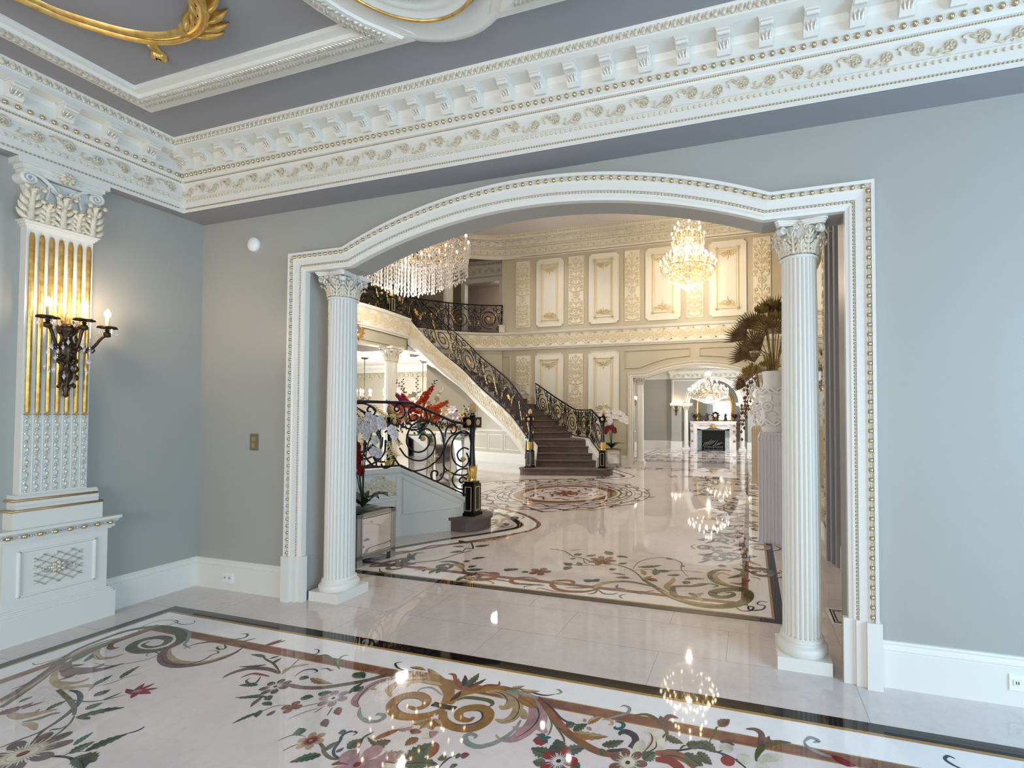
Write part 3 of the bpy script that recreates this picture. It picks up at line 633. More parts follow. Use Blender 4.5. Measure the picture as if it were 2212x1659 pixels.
# ================================================================= FLOOR INLAY: strokes, leaves, flowers (floor plan, millimetres)
IS=[('O',55,30,20,[-4038,1714,-4146,1860,-4179,1998,-4173,2129,-4066,2217,-3883,2224,-3707,2166,-3626,2087,-3643,2004,-3741,1961,-3857,1981,-3909,2055,-3854,2119,-3756,2120,-3699,2065,-3734,2016,-3821,2021,-3840,2065]),('T',30,25,15,[-4035,1748,-4110,1870,-4120,1984,-4078,2059]),('M',50,50,10,[-3659,2138,-3630,2066,-3567,1989,-3446,1926,-3318,1912,-3211,1960,-3148,2038,-3137,2113,-3161,2181]),('T',30,25,15,[-3594,2038,-3485,1977,-3342,1948,-3197,1989,-3153,2090]),('N',10,25,15,[-3533,1963,-3417,1917,-3286,1930,-3233,1996,-3250,2062,-3235,2085,-3274,2101,-3327,2086]),('S',20,25,15,[-3926,2257,-3746,2230,-3621,2148,-3559,2096,-3471,2077]),('O',7,25,15,[-4104,2230,-4019,2250,-3999,2308,-4063,2326,-4161,2285,-4156,2191,-4091,2142,-4028,2149]),('N',7,25,15,[-4053,2312,-3917,2295,-3874,2332,-3913,2364]),('Q',8,25,15,[-4182,1692,-4136,1689,-4113,1769,-4162,1893]),('M',20,25,15,[-3512,2061,-3506,2121,-3456,2165,-3365,2202,-3253,2234,-3218,2275,-3201,2290]),('K',15,25,15,[-3322,2174,-3260,2143,-3276,2119,-3325,2134,-3319,2155]),('G',12,25,15,[-3379,2229,-3313,2248,-3288,2286,-3323,2319,-3361,2308]),('U',30,25,15,[-3052,2213,-3027,2259,-3009,2294,-2982,2322]),('T',35,25,15,[-3996,1750,-3906,1670,-3798,1618,-3686,1595,-3595,1599,-3559,1632,-3506,1639,-3466,1606]),('T',30,25,15,[-3741,1619,-3659,1627,-3627,1659,-3640,1688]),('M',60,50,15,[-4000,1759,-3896,1707,-3841,1706,-3756,1717,-3684,1768,-3651,1841]),('M',25,25,15,[-3935,1741,-3883,1751,-3865,1770]),('M',30,25,15,[-3883,1724,-3777,1744,-3748,1781,-3767,1807]),('M',45,30,10,[-3929,1725,-3836,1682,-3768,1668,-3772,1626]),('N',22,50,30,[-3576,1582,-3524,1586,-3448,1567,-3380,1531,-3324,1481,-3271,1409,-3238,1348,-3177,1294]),('O',22,80,50,[-3645,1569,-3554,1551,-3457,1530,-3349,1500,-3258,1461]),('K',10,50,15,[-3480,1537,-3411,1536,-3326,1553,-3273,1589,-3226,1646]),('O',10,60,15,[-3250,1458,-3195,1419,-3150,1368,-3122,1316,-3111,1282]),('Q',14,50,50,[-3328,1479,-3270,1403,-3243,1335,-3255,1272,-3261,1229]),('K',12,25,15,[-3186,1409,-3182,1381,-3210,1367,-3205,1355]),('N',12,25,15,[-2839,1440,-2813,1467,-2809,1488,-2816,1504]),('N',12,60,50,[-3004,1248,-2923,1271,-2856,1276,-2778,1256]),('K',8,25,15,[-2916,1273,-2910,1300,-2866,1320]),('K',6,25,15,[-3497,1638,-3450,1690,-3441,1753,-3400,1803]),('T',40,25,15,[-3611,1385,-3554,1376,-3478,1383,-3447,1423,-3421,1450,-3403,1464]),('O',25,25,15,[-3430,1357,-3388,1399,-3380,1433,-3352,1453]),('T',20,25,15,[-3562,1374,-3510,1395,-3479,1417,-3498,1443]),('O',30,90,30,[-3703,1391,-3757,1464,-3827,1547,-3914,1642,-3955,1691]),('M',55,90,40,[-3785,1421,-3822,1489,-3872,1565,-3951,1657,-4029,1741,-4055,1800]),('T',20,90,20,[-3764,1414,-3789,1476,-3852,1563,-3930,1655,-3990,1725]),('N',10,25,15,[-3895,1497,-3894,1559,-3950,1632,-3956,1647]),('T',30,25,15,[-3409,1351,-3356,1360,-3279,1342]),('C',10,25,15,[-3398,1291,-3385,1317,-3416,1349]),('T',35,25,15,[-4079,1966,-4000,1884,-3881,1840,-3812,1865,-3795,1923]),('N',6,25,15,[-3952,1858,-3853,1834,-3796,1864,-3792,1914]),('U',30,25,15,[-4052,1996,-3998,1947,-3945,1936,-3932,1961]),('O',8,25,15,[-3834,1797,-3708,1797,-3628,1847,-3570,1910,-3574,1967,-3624,1982,-3657,1968,-3634,1940,-3604,1944]),('O',60,50,50,[-3977,1765,-4024,1838,-4063,1928,-4075,2011]),('B',55,70,30,[-1514,2014,-1531,1979,-1581,1934,-1663,1907,-1745,1924,-1802,1980,-1791,2041,-1725,2074,-1654,2055,-1624,2007,-1651,1975,-1703,1978]),('B',55,70,30,[-1503,1993,-1456,1938,-1378,1911,-1291,1926,-1253,1985,-1275,2047,-1337,2071,-1400,2049,-1421,2011,-1390,1974,-1338,1972,-1330,2002]),('N',8,25,15,[-1706,1935,-1762,1967,-1766,2023,-1710,2045,-1663,2033]),('N',10,25,15,[-1388,1924,-1309,1953,-1285,2004,-1321,2046,-1367,2038]),('B',65,50,50,[-1537,2044,-1575,2137,-1683,2211,-1823,2238,-1949,2230]),('M',35,80,60,[-1943,2235,-2029,2172,-2091,2109,-2165,2051,-2276,1983,-2384,1952,-2466,1950]),('O',12,50,50,[-1946,2250,-2041,2184,-2115,2102,-2232,2017,-2356,1946]),('B',60,50,50,[-1508,2053,-1508,2140,-1428,2210,-1314,2246,-1184,2236]),('S',30,40,60,[-1284,2241,-1187,2242,-1091,2223]),('D',35,100,100,[-1596,2033,-1525,2029,-1456,2031]),('U',22,25,15,[-1526,2185,-1591,2223,-1653,2288,-1693,2288]),('U',20,25,15,[-1515,2188,-1453,2192,-1418,2251,-1355,2269,-1370,2306]),('T',35,25,15,[-1653,2184,-1767,2194,-1837,2160,-1829,2116]),('T',40,25,15,[-1792,2225,-1895,2158,-1912,2074,-1847,2019]),('P',45,25,15,[-1924,2202,-2016,2115,-2031,2019,-2003,1935,-1941,1903]),('N',6,25,15,[-1687,2203,-1801,2199,-1892,2144,-1874,2038]),('N',6,25,15,[-1943,2189,-2024,2092,-2015,1984,-1958,1911]),('S',22,25,15,[-1934,1905,-1894,1857,-1823,1832,-1764,1844,-1765,1883,-1808,1890,-1804,1872]),('S',16,25,15,[-1592,2105,-1691,2147,-1742,2127,-1743,2089]),('T',20,25,15,[-2008,2096,-2007,2054,-1973,2050]),('N',12,25,15,[-1962,2246,-2023,2260,-2071,2296,-2041,2322]),('O',14,25,15,[-2638,2027,-2770,2087,-2863,2111,-2932,2135]),('M',35,25,15,[-2635,2020,-2747,2036,-2863,2010,-2908,1945,-2904,1897]),('U',20,25,15,[-2662,1982,-2782,1978,-2808,1925]),('T',30,25,15,[-2615,2018,-2638,2083,-2564,2144]),('N',12,25,15,[-2525,2021,-2533,2081,-2489,2110,-2447,2098,-2454,2080]),('K',14,25,15,[-2711,1968,-2675,1919,-2692,1899,-2745,1913,-2752,1941]),('K',6,25,15,[-2428,1642,-2390,1738,-2363,1792,-2313,1815]),('K',6,25,15,[-2231,1820,-2169,1875]),('N',7,25,15,[-2071,1866,-2039,1804]),('K',6,25,15,[-2123,1803,-2118,1865]),('M',30,25,15,[-2503,1954,-2384,1952,-2279,1987]),('S',14,25,15,[-2344,2152,-2422,2212,-2450,2274,-2418,2293]),('G',10,25,15,[-2624,2055,-2679,2190,-2632,2249,-2659,2288,-2699,2286]),('U',30,25,15,[-3043,2206,-3036,2266,-3019,2326]),('O',20,25,15,[-2609,2211,-2563,2251,-2443,2206,-2340,2153]),('G',12,25,15,[-3332,2242,-3287,2276,-3323,2319,-3366,2307]),('K',12,25,15,[-2448,2122,-2421,2138,-2376,2127,-2373,2143]),('U',40,80,80,[-1085,2210,-1006,2158,-919,2089,-843,2029,-762,1987,-694,1960,-630,1948,-563,1956]),('O',10,25,15,[-1070,2187,-984,2120,-945,2082,-848,2022,-757,1973,-690,1946,-628,1930]),('N',12,25,15,[-1097,2242,-986,2171,-907,2111,-843,2090,-796,2095]),('T',50,25,15,[-1386,2195,-1311,2216,-1229,2182,-1206,2134,-1226,2105,-1255,2115]),('T',55,25,15,[-1307,2225,-1216,2201,-1155,2129,-1140,2056,-1169,2014,-1218,2015]),('N',6,25,15,[-1379,2201,-1307,2210,-1242,2172,-1230,2127]),('N',6,25,15,[-1295,2221,-1201,2191,-1143,2119,-1134,2046,-1167,2011]),('P',75,25,15,[-1182,2225,-1100,2185,-1047,2114,-1026,2029,-1041,1961,-1069,1915,-1120,1895]),('P',55,25,15,[-1051,2159,-1003,2096,-980,2030,-930,1996]),('N',8,25,15,[-1178,2218,-1089,2181,-1026,2108,-1014,2032,-1034,1964,-1061,1923]),('P',30,25,15,[-1031,2039,-1061,1984,-1109,1993]),('P',30,25,15,[-1061,2143,-1050,2095,-1079,2074]),('T',40,25,15,[-1138,2127,-1096,2081,-1074,2057]),('S',28,40,30,[-1094,2045,-1090,1975,-1111,1908,-1141,1863,-1194,1829,-1255,1838,-1288,1868,-1274,1892,-1241,1887,-1241,1868]),('T',12,25,15,[-1122,1900,-1145,1910,-1158,1925]),('O',28,25,15,[-1492,2086,-1468,2121,-1405,2135,-1329,2136,-1295,2115,-1303,2086]),('N',12,25,15,[-1280,2263,-1197,2272,-1114,2258,-1059,2260,-1014,2284]),('S',12,25,15,[-1014,2284,-991,2305,-1013,2324,-1030,2320]),('O',9,60,15,[-957,2090,-933,2055,-920,2002,-926,1978]),('O',10,60,15,[-945,2082,-884,2029,-841,1986,-819,1945]),('N',7,25,15,[-907,2045,-870,2036]),('N',8,25,15,[-1280,1699,-1274,1734,-1256,1754]),('M',12,25,15,[-764,2110,-748,2145,-755,2176,-781,2178]),('T',16,25,15,[-704,2163,-669,2167,-653,2142,-669,2131]),('S',18,25,15,[-710,2154,-640,2209,-602,2244,-603,2281,-633,2293,-651,2278]),('E',20,25,15,[-644,2163,-615,2165,-596,2149,-606,2121,-632,2117,-632,2132]),('N',35,80,15,[-528,2013,-516,2060,-533,2095,-574,2109,-596,2094,-595,2076]),('N',22,25,15,[-625,1969,-581,1980,-541,2004]),('C',75,40,10,[-464,1989,-426,2042,-415,2100,-450,2136,-499,2136]),('R',8,25,15,[-469,1993,-443,2065,-449,2113,-469,2134]),('C',50,60,15,[-496,1995,-490,2034,-485,2077]),('N',7,25,15,[-461,1990,-419,2044,-424,2087]),('O',22,25,15,[-568,2233,-513,2256,-459,2239,-413,2195,-384,2149,-382,2096]),('M',35,25,15,[-393,2165,-415,2219,-440,2264]),('M',30,25,15,[-408,2228,-398,2274,-350,2273]),('K',10,25,15,[-392,2147,-398,2125,-396,2114]),('N',12,80,60,[-409,2015,-365,2044,-311,2059,-234,2097,-148,2095,-82,2078,-25,2036]),('U',50,50,80,[-413,2014,-332,2026,-272,2014,-228,1982]),('R',45,50,80,[-405,1976,-348,1987,-309,1969,-288,1951]),('N',10,25,15,[-388,2006,-316,2019,-263,2002]),('K',10,25,15,[-312,2064,-300,2089,-287,2098]),('K',7,25,15,[-148,2095,-124,2113]),('K',7,25,15,[-133,2089,-107,2070]),('O',10,25,15,[-189,2148,-171,2205,-163,2255,-152,2267]),('K',7,25,15,[-71,2071,-47,2081]),('M',30,25,15,[28,2146,40,2220,43,2272,15,2294,-27,2285]),('O',30,25,15,[18,2087,28,2146,61,2198,114,2236,173,2247]),('C',50,25,15,[27,2090,59,2116,101,2134,139,2127]),('C',50,25,15,[30,2086,47,2056,63,2024]),('S',20,25,15,[230,2270,262,2308,297,2294,270,2277]),('S',18,25,15,[231,2275,242,2241,297,2212,354,2202]),('N',14,25,15,[855,2342,832,2353,811,2325,837,2295,872,2277]),('R',40,25,15,[338,2215,385,2186,428,2182]),('U',35,25,15,[-1680,1738,-1654,1781,-1622,1821]),('U',40,25,15,[-1401,1797,-1370,1759,-1360,1708]),('O',16,50,50,[-1926,1657,-1869,1636,-1827,1608,-1768,1591,-1717,1601]),('N',14,60,30,[-1734,1601,-1772,1609,-1804,1635,-1823,1681,-1845,1718,-1831,1749,-1796,1751,-1797,1730]),('S',20,25,15,[-1928,1898,-1882,1854,-1822,1828,-1776,1835,-1749,1867,-1779,1896,-1802,1877]),('K',6,25,15,[-2102,1606,-2085,1638,-2063,1659,-2002,1664]),('K',6,25,15,[-2017,1564,-2004,1598,-1988,1619]),('N',12,25,15,[-1705,1673,-1738,1732,-1720,1778]),('N',8,25,15,[-1281,1675,-1280,1726,-1257,1755]),('R',30,25,15,[-1736,1563,-1703,1588,-1635,1606,-1574,1621]),('O',85,40,20,[-949,4079,-779,3908,-639,3766,-458,3674,-296,3660,-130,3731,-36,3862,-19,4009,-68,4072,-202,4047,-305,3960,-299,3886,-229,3862,-149,3930,-151,3988,-211,3977]),('T',40,30,15,[-801,3955,-599,3746,-414,3693,-208,3708]),('O',70,60,30,[-44,4103,-169,4137,-286,4194,-346,4292,-364,4429,-295,4534,-185,4544]),('T',50,25,15,[-169,4155,-276,4235,-324,4358,-276,4454,-166,4404]),('M',40,25,15,[-185,4224,-83,4216,-7,4351]),('M',50,25,15,[-564,3756,-668,3940,-603,4012,-479,4048,-359,4136]),('T',50,25,15,[-371,3735,-429,3827,-390,3919]),('T',55,25,15,[-628,3850,-711,3963,-685,4117,-687,4213]),('O',30,30,15,[-506,4058,-435,4115,-334,4144,-280,4105,-328,4066]),('M',40,25,15,[-1555,3702,-1371,3755,-1268,3892,-1104,3988,-895,3964,-708,3877]),('T',60,25,15,[-1304,3757,-1278,3879,-1134,3995]),('N',25,25,15,[-1133,3895,-1126,3826,-1043,3815]),('U',50,25,15,[-1720,3726,-1615,3650,-1499,3632,-1343,3677,-1261,3787]),('U',45,25,15,[-1636,3696,-1722,3762,-1697,3833,-1582,3866,-1527,3818,-1586,3775]),('U',45,25,15,[-1750,3699,-1898,3682,-2037,3671,-2099,3728,-2066,3804,-1948,3837,-1780,3763]),('M',40,25,15,[-2395,3693,-2280,3754,-2312,3846,-2390,3857,-2426,3813]),('T',35,25,15,[-1709,3860,-1679,3793,-1551,3756]),('M',30,25,15,[-2578,3687,-2425,3692,-2220,3705,-2046,3687]),('N',14,25,15,[-1899,3603,-1903,3637,-1790,3724]),('T',20,25,15,[-2229,3597,-2213,3620,-2297,3659,-2400,3653]),('T',20,25,15,[-1786,3601,-1760,3632,-1650,3606,-1513,3601]),('O',20,25,15,[-1321,3617,-1272,3664,-1275,3748]),('O',20,25,15,[-1275,3748,-1196,3670,-1120,3675,-1081,3719]),('S',20,25,15,[-1012,3611,-1052,3663,-1002,3710]),('M',30,25,15,[-883,3744,-942,3776,-874,3812]),('R',20,25,15,[-882,3793,-793,3853]),('K',20,30,80,[-2181,4721,-1990,4690,-1827,4546,-1696,4506,-1530,4406,-1377,4417,-1227,4376,-1079,4265,-928,4047]),('K',12,25,15,[-1696,4506,-1586,4342,-1381,4332]),('K',12,25,15,[-1846,4315,-1674,4284,-1501,4320]),('N',14,25,15,[-1108,4321,-1105,4553,-1000,4707,-840,4769,-683,4651,-654,4452,-559,4270]),('N',12,25,15,[-1097,4281,-984,4357,-839,4356,-663,4415,-439,4428]),('N',16,60,60,[-118,3706,-73,3644,-8,3662,20,3731,-19,3740,-8,3673,80,3707,104,3784,49,3803,72,3869,128,3864]),('S',20,25,15,[-7,4429,58,4408,83,4369]),('M',30,25,15,[-62,4580,19,4552,61,4606]),('O',60,50,50,[-3901,3934,-3890,4012,-3775,4030,-3696,3993,-3693,3920,-3755,3874]),('M',50,25,15,[-3673,3705,-3489,3771,-3437,3895,-3465,4060,-3506,4170,-3420,4211]),('M',60,25,15,[-3683,3715,-3582,3825,-3514,3958,-3450,4005]),('O',30,80,50,[-3642,3674,-3438,3759,-3270,3915,-3118,4043,-3058,4268,-2982,4417]),('K',20,25,15,[-3042,4335,-3093,4484,-3011,4491,-3178,4707,-3193,4796]),('M',50,25,15,[-2689,3848,-2795,3971,-2958,4033,-3082,3997]),('T',60,25,15,[-2704,3868,-2796,3945,-2917,3963]),('N',20,25,15,[-2947,3823,-2852,3876,-2884,3946,-2966,3976]),('U',50,80,80,[-3763,4065,-3708,4175,-3597,4239,-3539,4441,-3434,4524,-3290,4638,-3066,4814,-2953,5003,-2852,5239]),('T',50,25,15,[-3045,4745,-3039,4860,-2942,4888,-2903,5017]),('U',50,25,15,[-2607,3680,-2494,3646,-2334,3670,-2274,3754,-2344,3826,-2446,3844,-2523,3822]),('U',50,25,15,[-3031,3700,-3082,3785,-3180,3808]),]
IL=[('R',-3449,2178,-3357,2214,20,1),('M',-3220,2203,-3134,2189,20,1),('K',-3231,1451,-3093,1570,45,1),('O',-3267,1503,-3257,1566,50,1),('E',-3508,1647,-3547,1744,35,1),('O',-3460,1732,-3521,1851,35,1),('N',-3374,1585,-3370,1648,50,1),('N',-3288,1578,-3279,1652,14,1),('K',-2862,1318,-2825,1450,55,1),('K',-2906,1291,-2907,1372,50,1),('E',-2962,1330,-2998,1411,30,1),('O',-2856,1281,-2734,1295,70,1),('K',-2836,1282,-2724,1254,50,1),('R',-3582,1413,-3561,1486,22,1),('R',-3607,1412,-3607,1466,30,1),('R',-3615,1359,-3629,1426,70,1),('K',-3448,1445,-3465,1527,35,1),('O',-3902,1787,-3984,1859,30,1),('K',-3679,1445,-3689,1498,25,1),('G',-3142,1464,-3215,1449,20,1),('R',-3203,1667,-3266,1740,30,0),('R',-3203,1667,-3210,1756,30,0),('R',-3203,1667,-3137,1730,30,0),('R',-3203,1667,-3112,1686,30,0),('R',-3203,1667,-3161,1629,30,0),('R',-3203,1667,-3296,1677,30,0),('P',-3219,1655,-3199,1698,40,0),('N',-3222,1647,-3196,1676,14,0),('D',-1523,2073,-1520,2169,30,0),('O',-1527,2206,-1525,2343,45,1),('N',-1539,2202,-1592,2305,30,0),('N',-1507,2204,-1453,2307,30,0),('U',-1526,2185,-1610,2269,20,0),('U',-1495,2187,-1469,2287,20,0),('T',-1955,2285,-1838,2281,30,1),('T',-1844,2301,-1708,2256,30,1),('K',-2390,1738,-2431,1630,25,1),('K',-2476,1838,-2610,1784,22,1),('K',-2525,1850,-2642,1784,20,1),('K',-2638,1900,-2740,1871,35,1),('K',-2486,1848,-2438,1819,35,1),('O',-2506,1829,-2476,1749,25,1),('K',-2778,2084,-2794,2154,25,1),('K',-2804,2069,-2944,2008,22,1),('K',-2897,2128,-3021,2128,25,1),('K',-2854,2123,-2827,2166,20,1),('K',-2226,2138,-2125,2121,60,1),('K',-2245,1931,-2186,1968,45,1),('K',-2079,1999,-2066,2058,45,1),('T',-2422,2036,-2252,2026,40,1),('K',-2486,2025,-2430,2033,40,1),('P',-2200,1727,-2131,1843,16,1),('G',-2402,1747,-2365,1699,30,1),('Q',-2327,1721,-2330,1767,25,1),('K',-2455,1793,-2386,1790,30,1),('K',-2300,1876,-2244,1905,45,1),('K',-2086,1977,-2098,2085,30,1),('U',-2043,1874,-1984,1826,35,1),('M',-2027,1785,-1968,1742,35,1),('B',-1197,2209,-1056,2141,70,0),('T',-1212,2263,-1105,2283,30,1),('T',-1278,2260,-1210,2306,30,1),('R',-934,1954,-972,1932,50,0),('R',-934,1954,-947,1913,45,0),('R',-934,1954,-922,1912,45,0),('R',-934,1954,-910,1929,40,0),('E',-929,1969,-959,1988,18,0),('E',-929,1969,-896,1975,18,0),('E',-929,1969,-898,1935,18,0),('E',-929,1969,-979,1974,18,0),('E',-929,1969,-948,1939,18,0),('E',-827,1892,-871,1972,65,1),('E',-817,1895,-810,1942,50,1),('E',-843,1892,-880,1927,40,1),('G',-852,1880,-958,1889,60,1),('G',-804,1899,-725,1956,60,1),('K',-860,1830,-914,1817,45,1),('K',-744,1844,-703,1833,50,1),('K',-862,2064,-829,2097,50,1),('K',-816,2043,-768,2109,45,1),('T',-819,2031,-643,2054,50,1),('T',-801,2036,-720,2048,30,1),('K',-656,1992,-567,2049,45,1),('R',-1236,1760,-1201,1777,35,1),('K',-1256,1754,-1233,1761,30,1),('O',-657,1971,-625,1931,30,1),('T',-768,2109,-714,2179,35,1),('P',-783,2116,-801,2141,20,0),('P',-764,2086,-733,2069,20,0),('O',-390,2136,-301,2105,40,1),('K',-287,2098,-219,2134,50,1),('G',-238,2140,-151,2089,55,1),('G',-231,2074,-164,2013,50,1),('K',-287,2050,-201,1995,60,1),('M',-152,2267,-104,2334,50,1),('M',39,2187,79,2265,35,1),('K',-453,1957,-414,2019,60,1),('M',-142,2168,-74,2159,30,1),('K',-1457,1657,-1564,1674,80,1),('K',-1457,1676,-1401,1797,90,1),('K',-1444,1647,-1296,1689,60,1),('K',-1650,1684,-1600,1753,60,1),('G',-1749,1655,-1734,1728,60,1),('P',-1570,1862,-1635,1820,45,1),('P',-1582,1621,-1470,1644,120,1),('U',-1493,1802,-1516,1743,50,1),('T',-1528,1934,-1599,1895,35,1),('B',-1522,1929,-1589,1868,40,1),('T',-1520,1927,-1529,1851,40,1),('B',-1513,1926,-1463,1864,45,1),('T',-1513,1932,-1432,1899,40,1),('U',-1538,1851,-1539,1814,60,1),('P',-1469,1854,-1433,1814,70,1),('K',-1835,1618,-1832,1681,30,1),('E',-1782,1624,-1770,1658,20,1),('K',-1828,1593,-1922,1522,45,1),('O',-2041,1661,-2088,1699,45,1),('O',-1851,1724,-1878,1750,30,1),('K',-1592,1706,-1725,1741,20,1),('O',-1291,1714,-1315,1745,35,1),('O',-1220,1693,-1240,1710,30,1),('K',-1436,4712,-1549,4829,90,1),('K',-1384,4674,-1243,4663,60,1),('K',-1726,4255,-1832,4319,80,1),('K',-1724,4233,-1738,4117,80,1),('K',-1641,4280,-1711,4378,60,1),('K',-1822,4574,-1770,4659,80,1),('K',-1692,4585,-1603,4664,60,1),('K',-1770,4485,-1819,4445,50,1),('K',-1082,4396,-855,4521,60,1),('K',-879,4344,-743,4383,70,1),('K',-589,4191,-409,4254,50,1),('K',-544,4157,-573,4075,70,1),('K',-645,4294,-763,4252,50,1),('K',-1321,4238,-1265,4298,60,1),('K',-1292,4441,-1207,4499,50,1),('K',-1372,3911,-1474,3920,70,1),('K',-1381,3897,-1341,3985,70,1),('K',-2217,3966,-2300,3999,60,1),('K',-2120,3960,-2041,3958,50,1),('T',-961,4194,-1039,4341,50,1),('R',-813,4080,-957,4116,70,1),('T',-936,4083,-891,4194,50,1),('K',-869,4221,-906,4402,70,1),('R',-681,4534,-628,4572,40,1),('T',-1938,4733,-1820,4813,30,1),('Q',-2181,4721,-2059,4727,20,1),('R',-1074,4082,-1210,4062,50,1),('K',-1134,4145,-1297,4160,30,1),('R',-867,4746,-758,4742,30,1),('K',-385,5193,-288,5165,80,1),('K',-327,5033,-248,5002,100,1),('K',-494,4984,-390,5041,50,1),('K',-318,4662,-232,4664,70,1),('T',-550,4417,-440,4436,20,1),('M',-599,3746,-655,4015,60,1),('K',-509,3884,-425,3796,50,1),('K',-3195,4665,-3377,4743,70,1),('K',-3150,4519,-3289,4496,60,1),('K',-3052,4365,-3175,4297,80,1),('K',-3040,4568,-2911,4675,80,1),('K',-2808,4161,-2688,4254,60,1),('K',-2658,3857,-2507,3925,70,1),('K',-2686,3925,-2635,3991,60,1),('K',-2239,3953,-2319,3980,70,1),('K',-2236,3978,-2177,4020,60,1),('R',-2843,4066,-2784,4111,60,1),('R',-3268,3889,-3328,3818,60,1),('R',-3433,4010,-3454,3890,90,1),('K',-3360,3973,-3576,4150,60,1),]
IF=[('Q',-3102,1234,150,9,'C','R'),('Q',-2531,1917,75,7,'W','D'),('P',-2132,1924,75,6,'W','D'),('U',-2273,1808,50,4,'U','M'),('R',-807,1850,85,5,'W','D'),('Q',-516,1924,85,7,'C','D'),('C',-110,2133,30,0,'C','C'),('R',-101,2055,30,0,'R','R'),('C',-33,2087,30,0,'C','C'),('P',-1631,1593,120,5,'P','R'),('T',-1954,1649,60,6,'R','P'),('U',-1481,4493,150,7,'U','R'),('U',-1952,4013,110,5,'U','R'),]
FLM = ['marble_field', 'marble_ivory', 'marble_cream', 'marble_black', 'marble_ochre', 'marble_rust']+['inlay_'+k for k in INLAY]
FI = {k: i for i, k in enumerate(FLM)}
def IK(c): return FI['inlay_'+c]
fl = MB(); _lay = [0]
def zf(): _lay[0] += 1; return 0.0006+_lay[0]*2.2e-6
frG = lambda u, v, w=0: (u, v, w)
def flat(poly, m, z): fl.add([(x, y, z) for x, y in poly], [tuple(range(len(poly)))], m, False)
def ring(path, w0, w1, m, z, closed=True):
    """band between offsets w0 and w1 (to the left of travel)"""
    b = MB(); b.extrude([(w0, z), (w1, z)], path, closed); fl.add(b.v, b.f, m, False)
fl.box((-16, YR, -.1), (4.7, 23.0, 0), FI['marble_field'])
# front room panel: outer black line, ochre line, ivory margin, rust marble band
PX0, PX1, PY0, PY1 = -4.354, 2.6, -2.9, 2.498
loop = [(PX0, PY0), (PX1, PY0), (PX1, PY1), (PX0, PY1)]
def inner(d): return [(PX0+d, PY0+d), (PX1-d, PY0+d), (PX1-d, PY1-d), (PX0+d, PY1-d)]
flat(inner(.09), FI['marble_ivory'], 2e-4); flat(inner(.30), FI['marble_cream'], 4e-4)
ring(loop, 0, .072, FI['marble_black'], 5e-4); ring(loop, .072, .092, FI['marble_ochre'], 5e-4)
ring(loop, .255, .328, FI['marble_ochre'], 4.5e-4); ring(loop, .262, .321, FI['marble_rust'], 5e-4)
# hall panel with lobed border
A_ = [(.24, 3.487), (.24, 8.165)]
lob = [(-4.45, 3.487), (-4.045, 4.078), (-3.572, 4.784)]+smooth([(-3.572, 4.784), (-3.30, 5.10), (-3.12, 5.36), (-3.05, 5.52), (-3.14, 5.70), (-3.5, 6.02), (-4.0, 6.277), (-4.9, 6.62), (-5.7, 7.2), (-6.0, 8.165)], 4)[1:]
half_ = [(.24, 3.487)]+[(.24, 12.843)]
full = [(.24, 3.487), (.24, 12.843)]+[(x, 16.33-y) for x, y in lob[:-1]]+lob[::-1]
hc = 8.165
def shrink(path, d):
    b = MB(); b.extrude([(d, 0), (d+.01, 0)], path, True); return [b.v[i*2][:2] for i in range(len(path))]
flat(shrink(full, .08), FI['marble_ivory'], 2e-4); flat(shrink(full, .32), FI['marble_cream'], 4e-4)
ring(full, 0, .072, FI['marble_black'], 5e-4); ring(full, .072, .092, FI['marble_ochre'], 5e-4)
ring(full, .262, .321, FI['marble_rust'], 5e-4)
# medallion rings
def disk(cx, cy, r0, r1, m, z, n=72):
    fl.grid([[(cx+r*cos(2*pi*i/n), cy+r*sin(2*pi*i/n), z) for i in range(n)] for r in (r0, r1)], m, cu=True, sm=False)
mc = (-3.43, 8.165)
disk(*mc, .0, .99, FI['marble_cream'], 5.2e-4); disk(*mc, .80, .97, FI['marble_rust'], 5.4e-4); disk(*mc, .97, 1.0, FI['marble_ochre'], 5.4e-4)
disk(*mc, 1.05, 1.09, IK('N'), 5.4e-4); disk(*mc, 1.26, 1.29, IK('N'), 5.4e-4); disk(*mc, 1.33, 1.345, IK('N'), 5.4e-4)
# strokes
def fstroke(col, P, W, a=.25, b=.15):
    P = smooth(P, 5); n = len(P); ww = []
    for i in range(n):
        t = i/(n-1); ww.append(W*max(.04, (a+(1-a)*min(1, t/.3)**.8) if t < .3 else (1 if t < .6 else b+(1-b)*(1-((t-.6)/.4)**1.6))))
    fl.stroke(frG, P, ww, 0, IK(col), zf())
def fleaf(col, p, q, W, ser=1):
    L = hypot(q[0]-p[0], q[1]-p[1]); a = atan2(q[1]-p[1], q[0]-p[0]); n = 12; ca, sa = cos(a), sin(a); z = zf()
    bend = .06*L*(1 if (int(p[0]*997) % 2) else -1); L_, R_, M_ = [], [], []
    for i in range(n+1):
        t = i/n; e = W/2*sin(pi*t**.8)**.85*(1+(.22 if i % 2 else -.12)*ser); o = bend*sin(pi*t)
        for lst, s_ in ((L_, 1), (R_, -1), (M_, 0)): lst.append((p[0]+ca*t*L-sa*(s_*e+o), p[1]+sa*t*L+ca*(s_*e+o), z))
    fl.grid([L_, M_], IK(col), sm=False); dk = {'K': 'G', 'G': 'K', 'O': 'K', 'E': 'K', 'R': 'M', 'T': 'B', 'M': 'Q', 'U': 'Q', 'N': 'K', 'P': 'C', 'B': 'T', 'C': 'T', 'D': 'N', 'Q': 'M'}.get(col, col)
    fl.grid([M_, R_], IK(dk if ser else col), sm=False)
    fl.stroke(frG, [m_[:2] for m_ in M_[:-1]], W*.06, 0, IK('D' if col in 'GK' else 'Q'), z+1.5e-6) if W > .03 else None
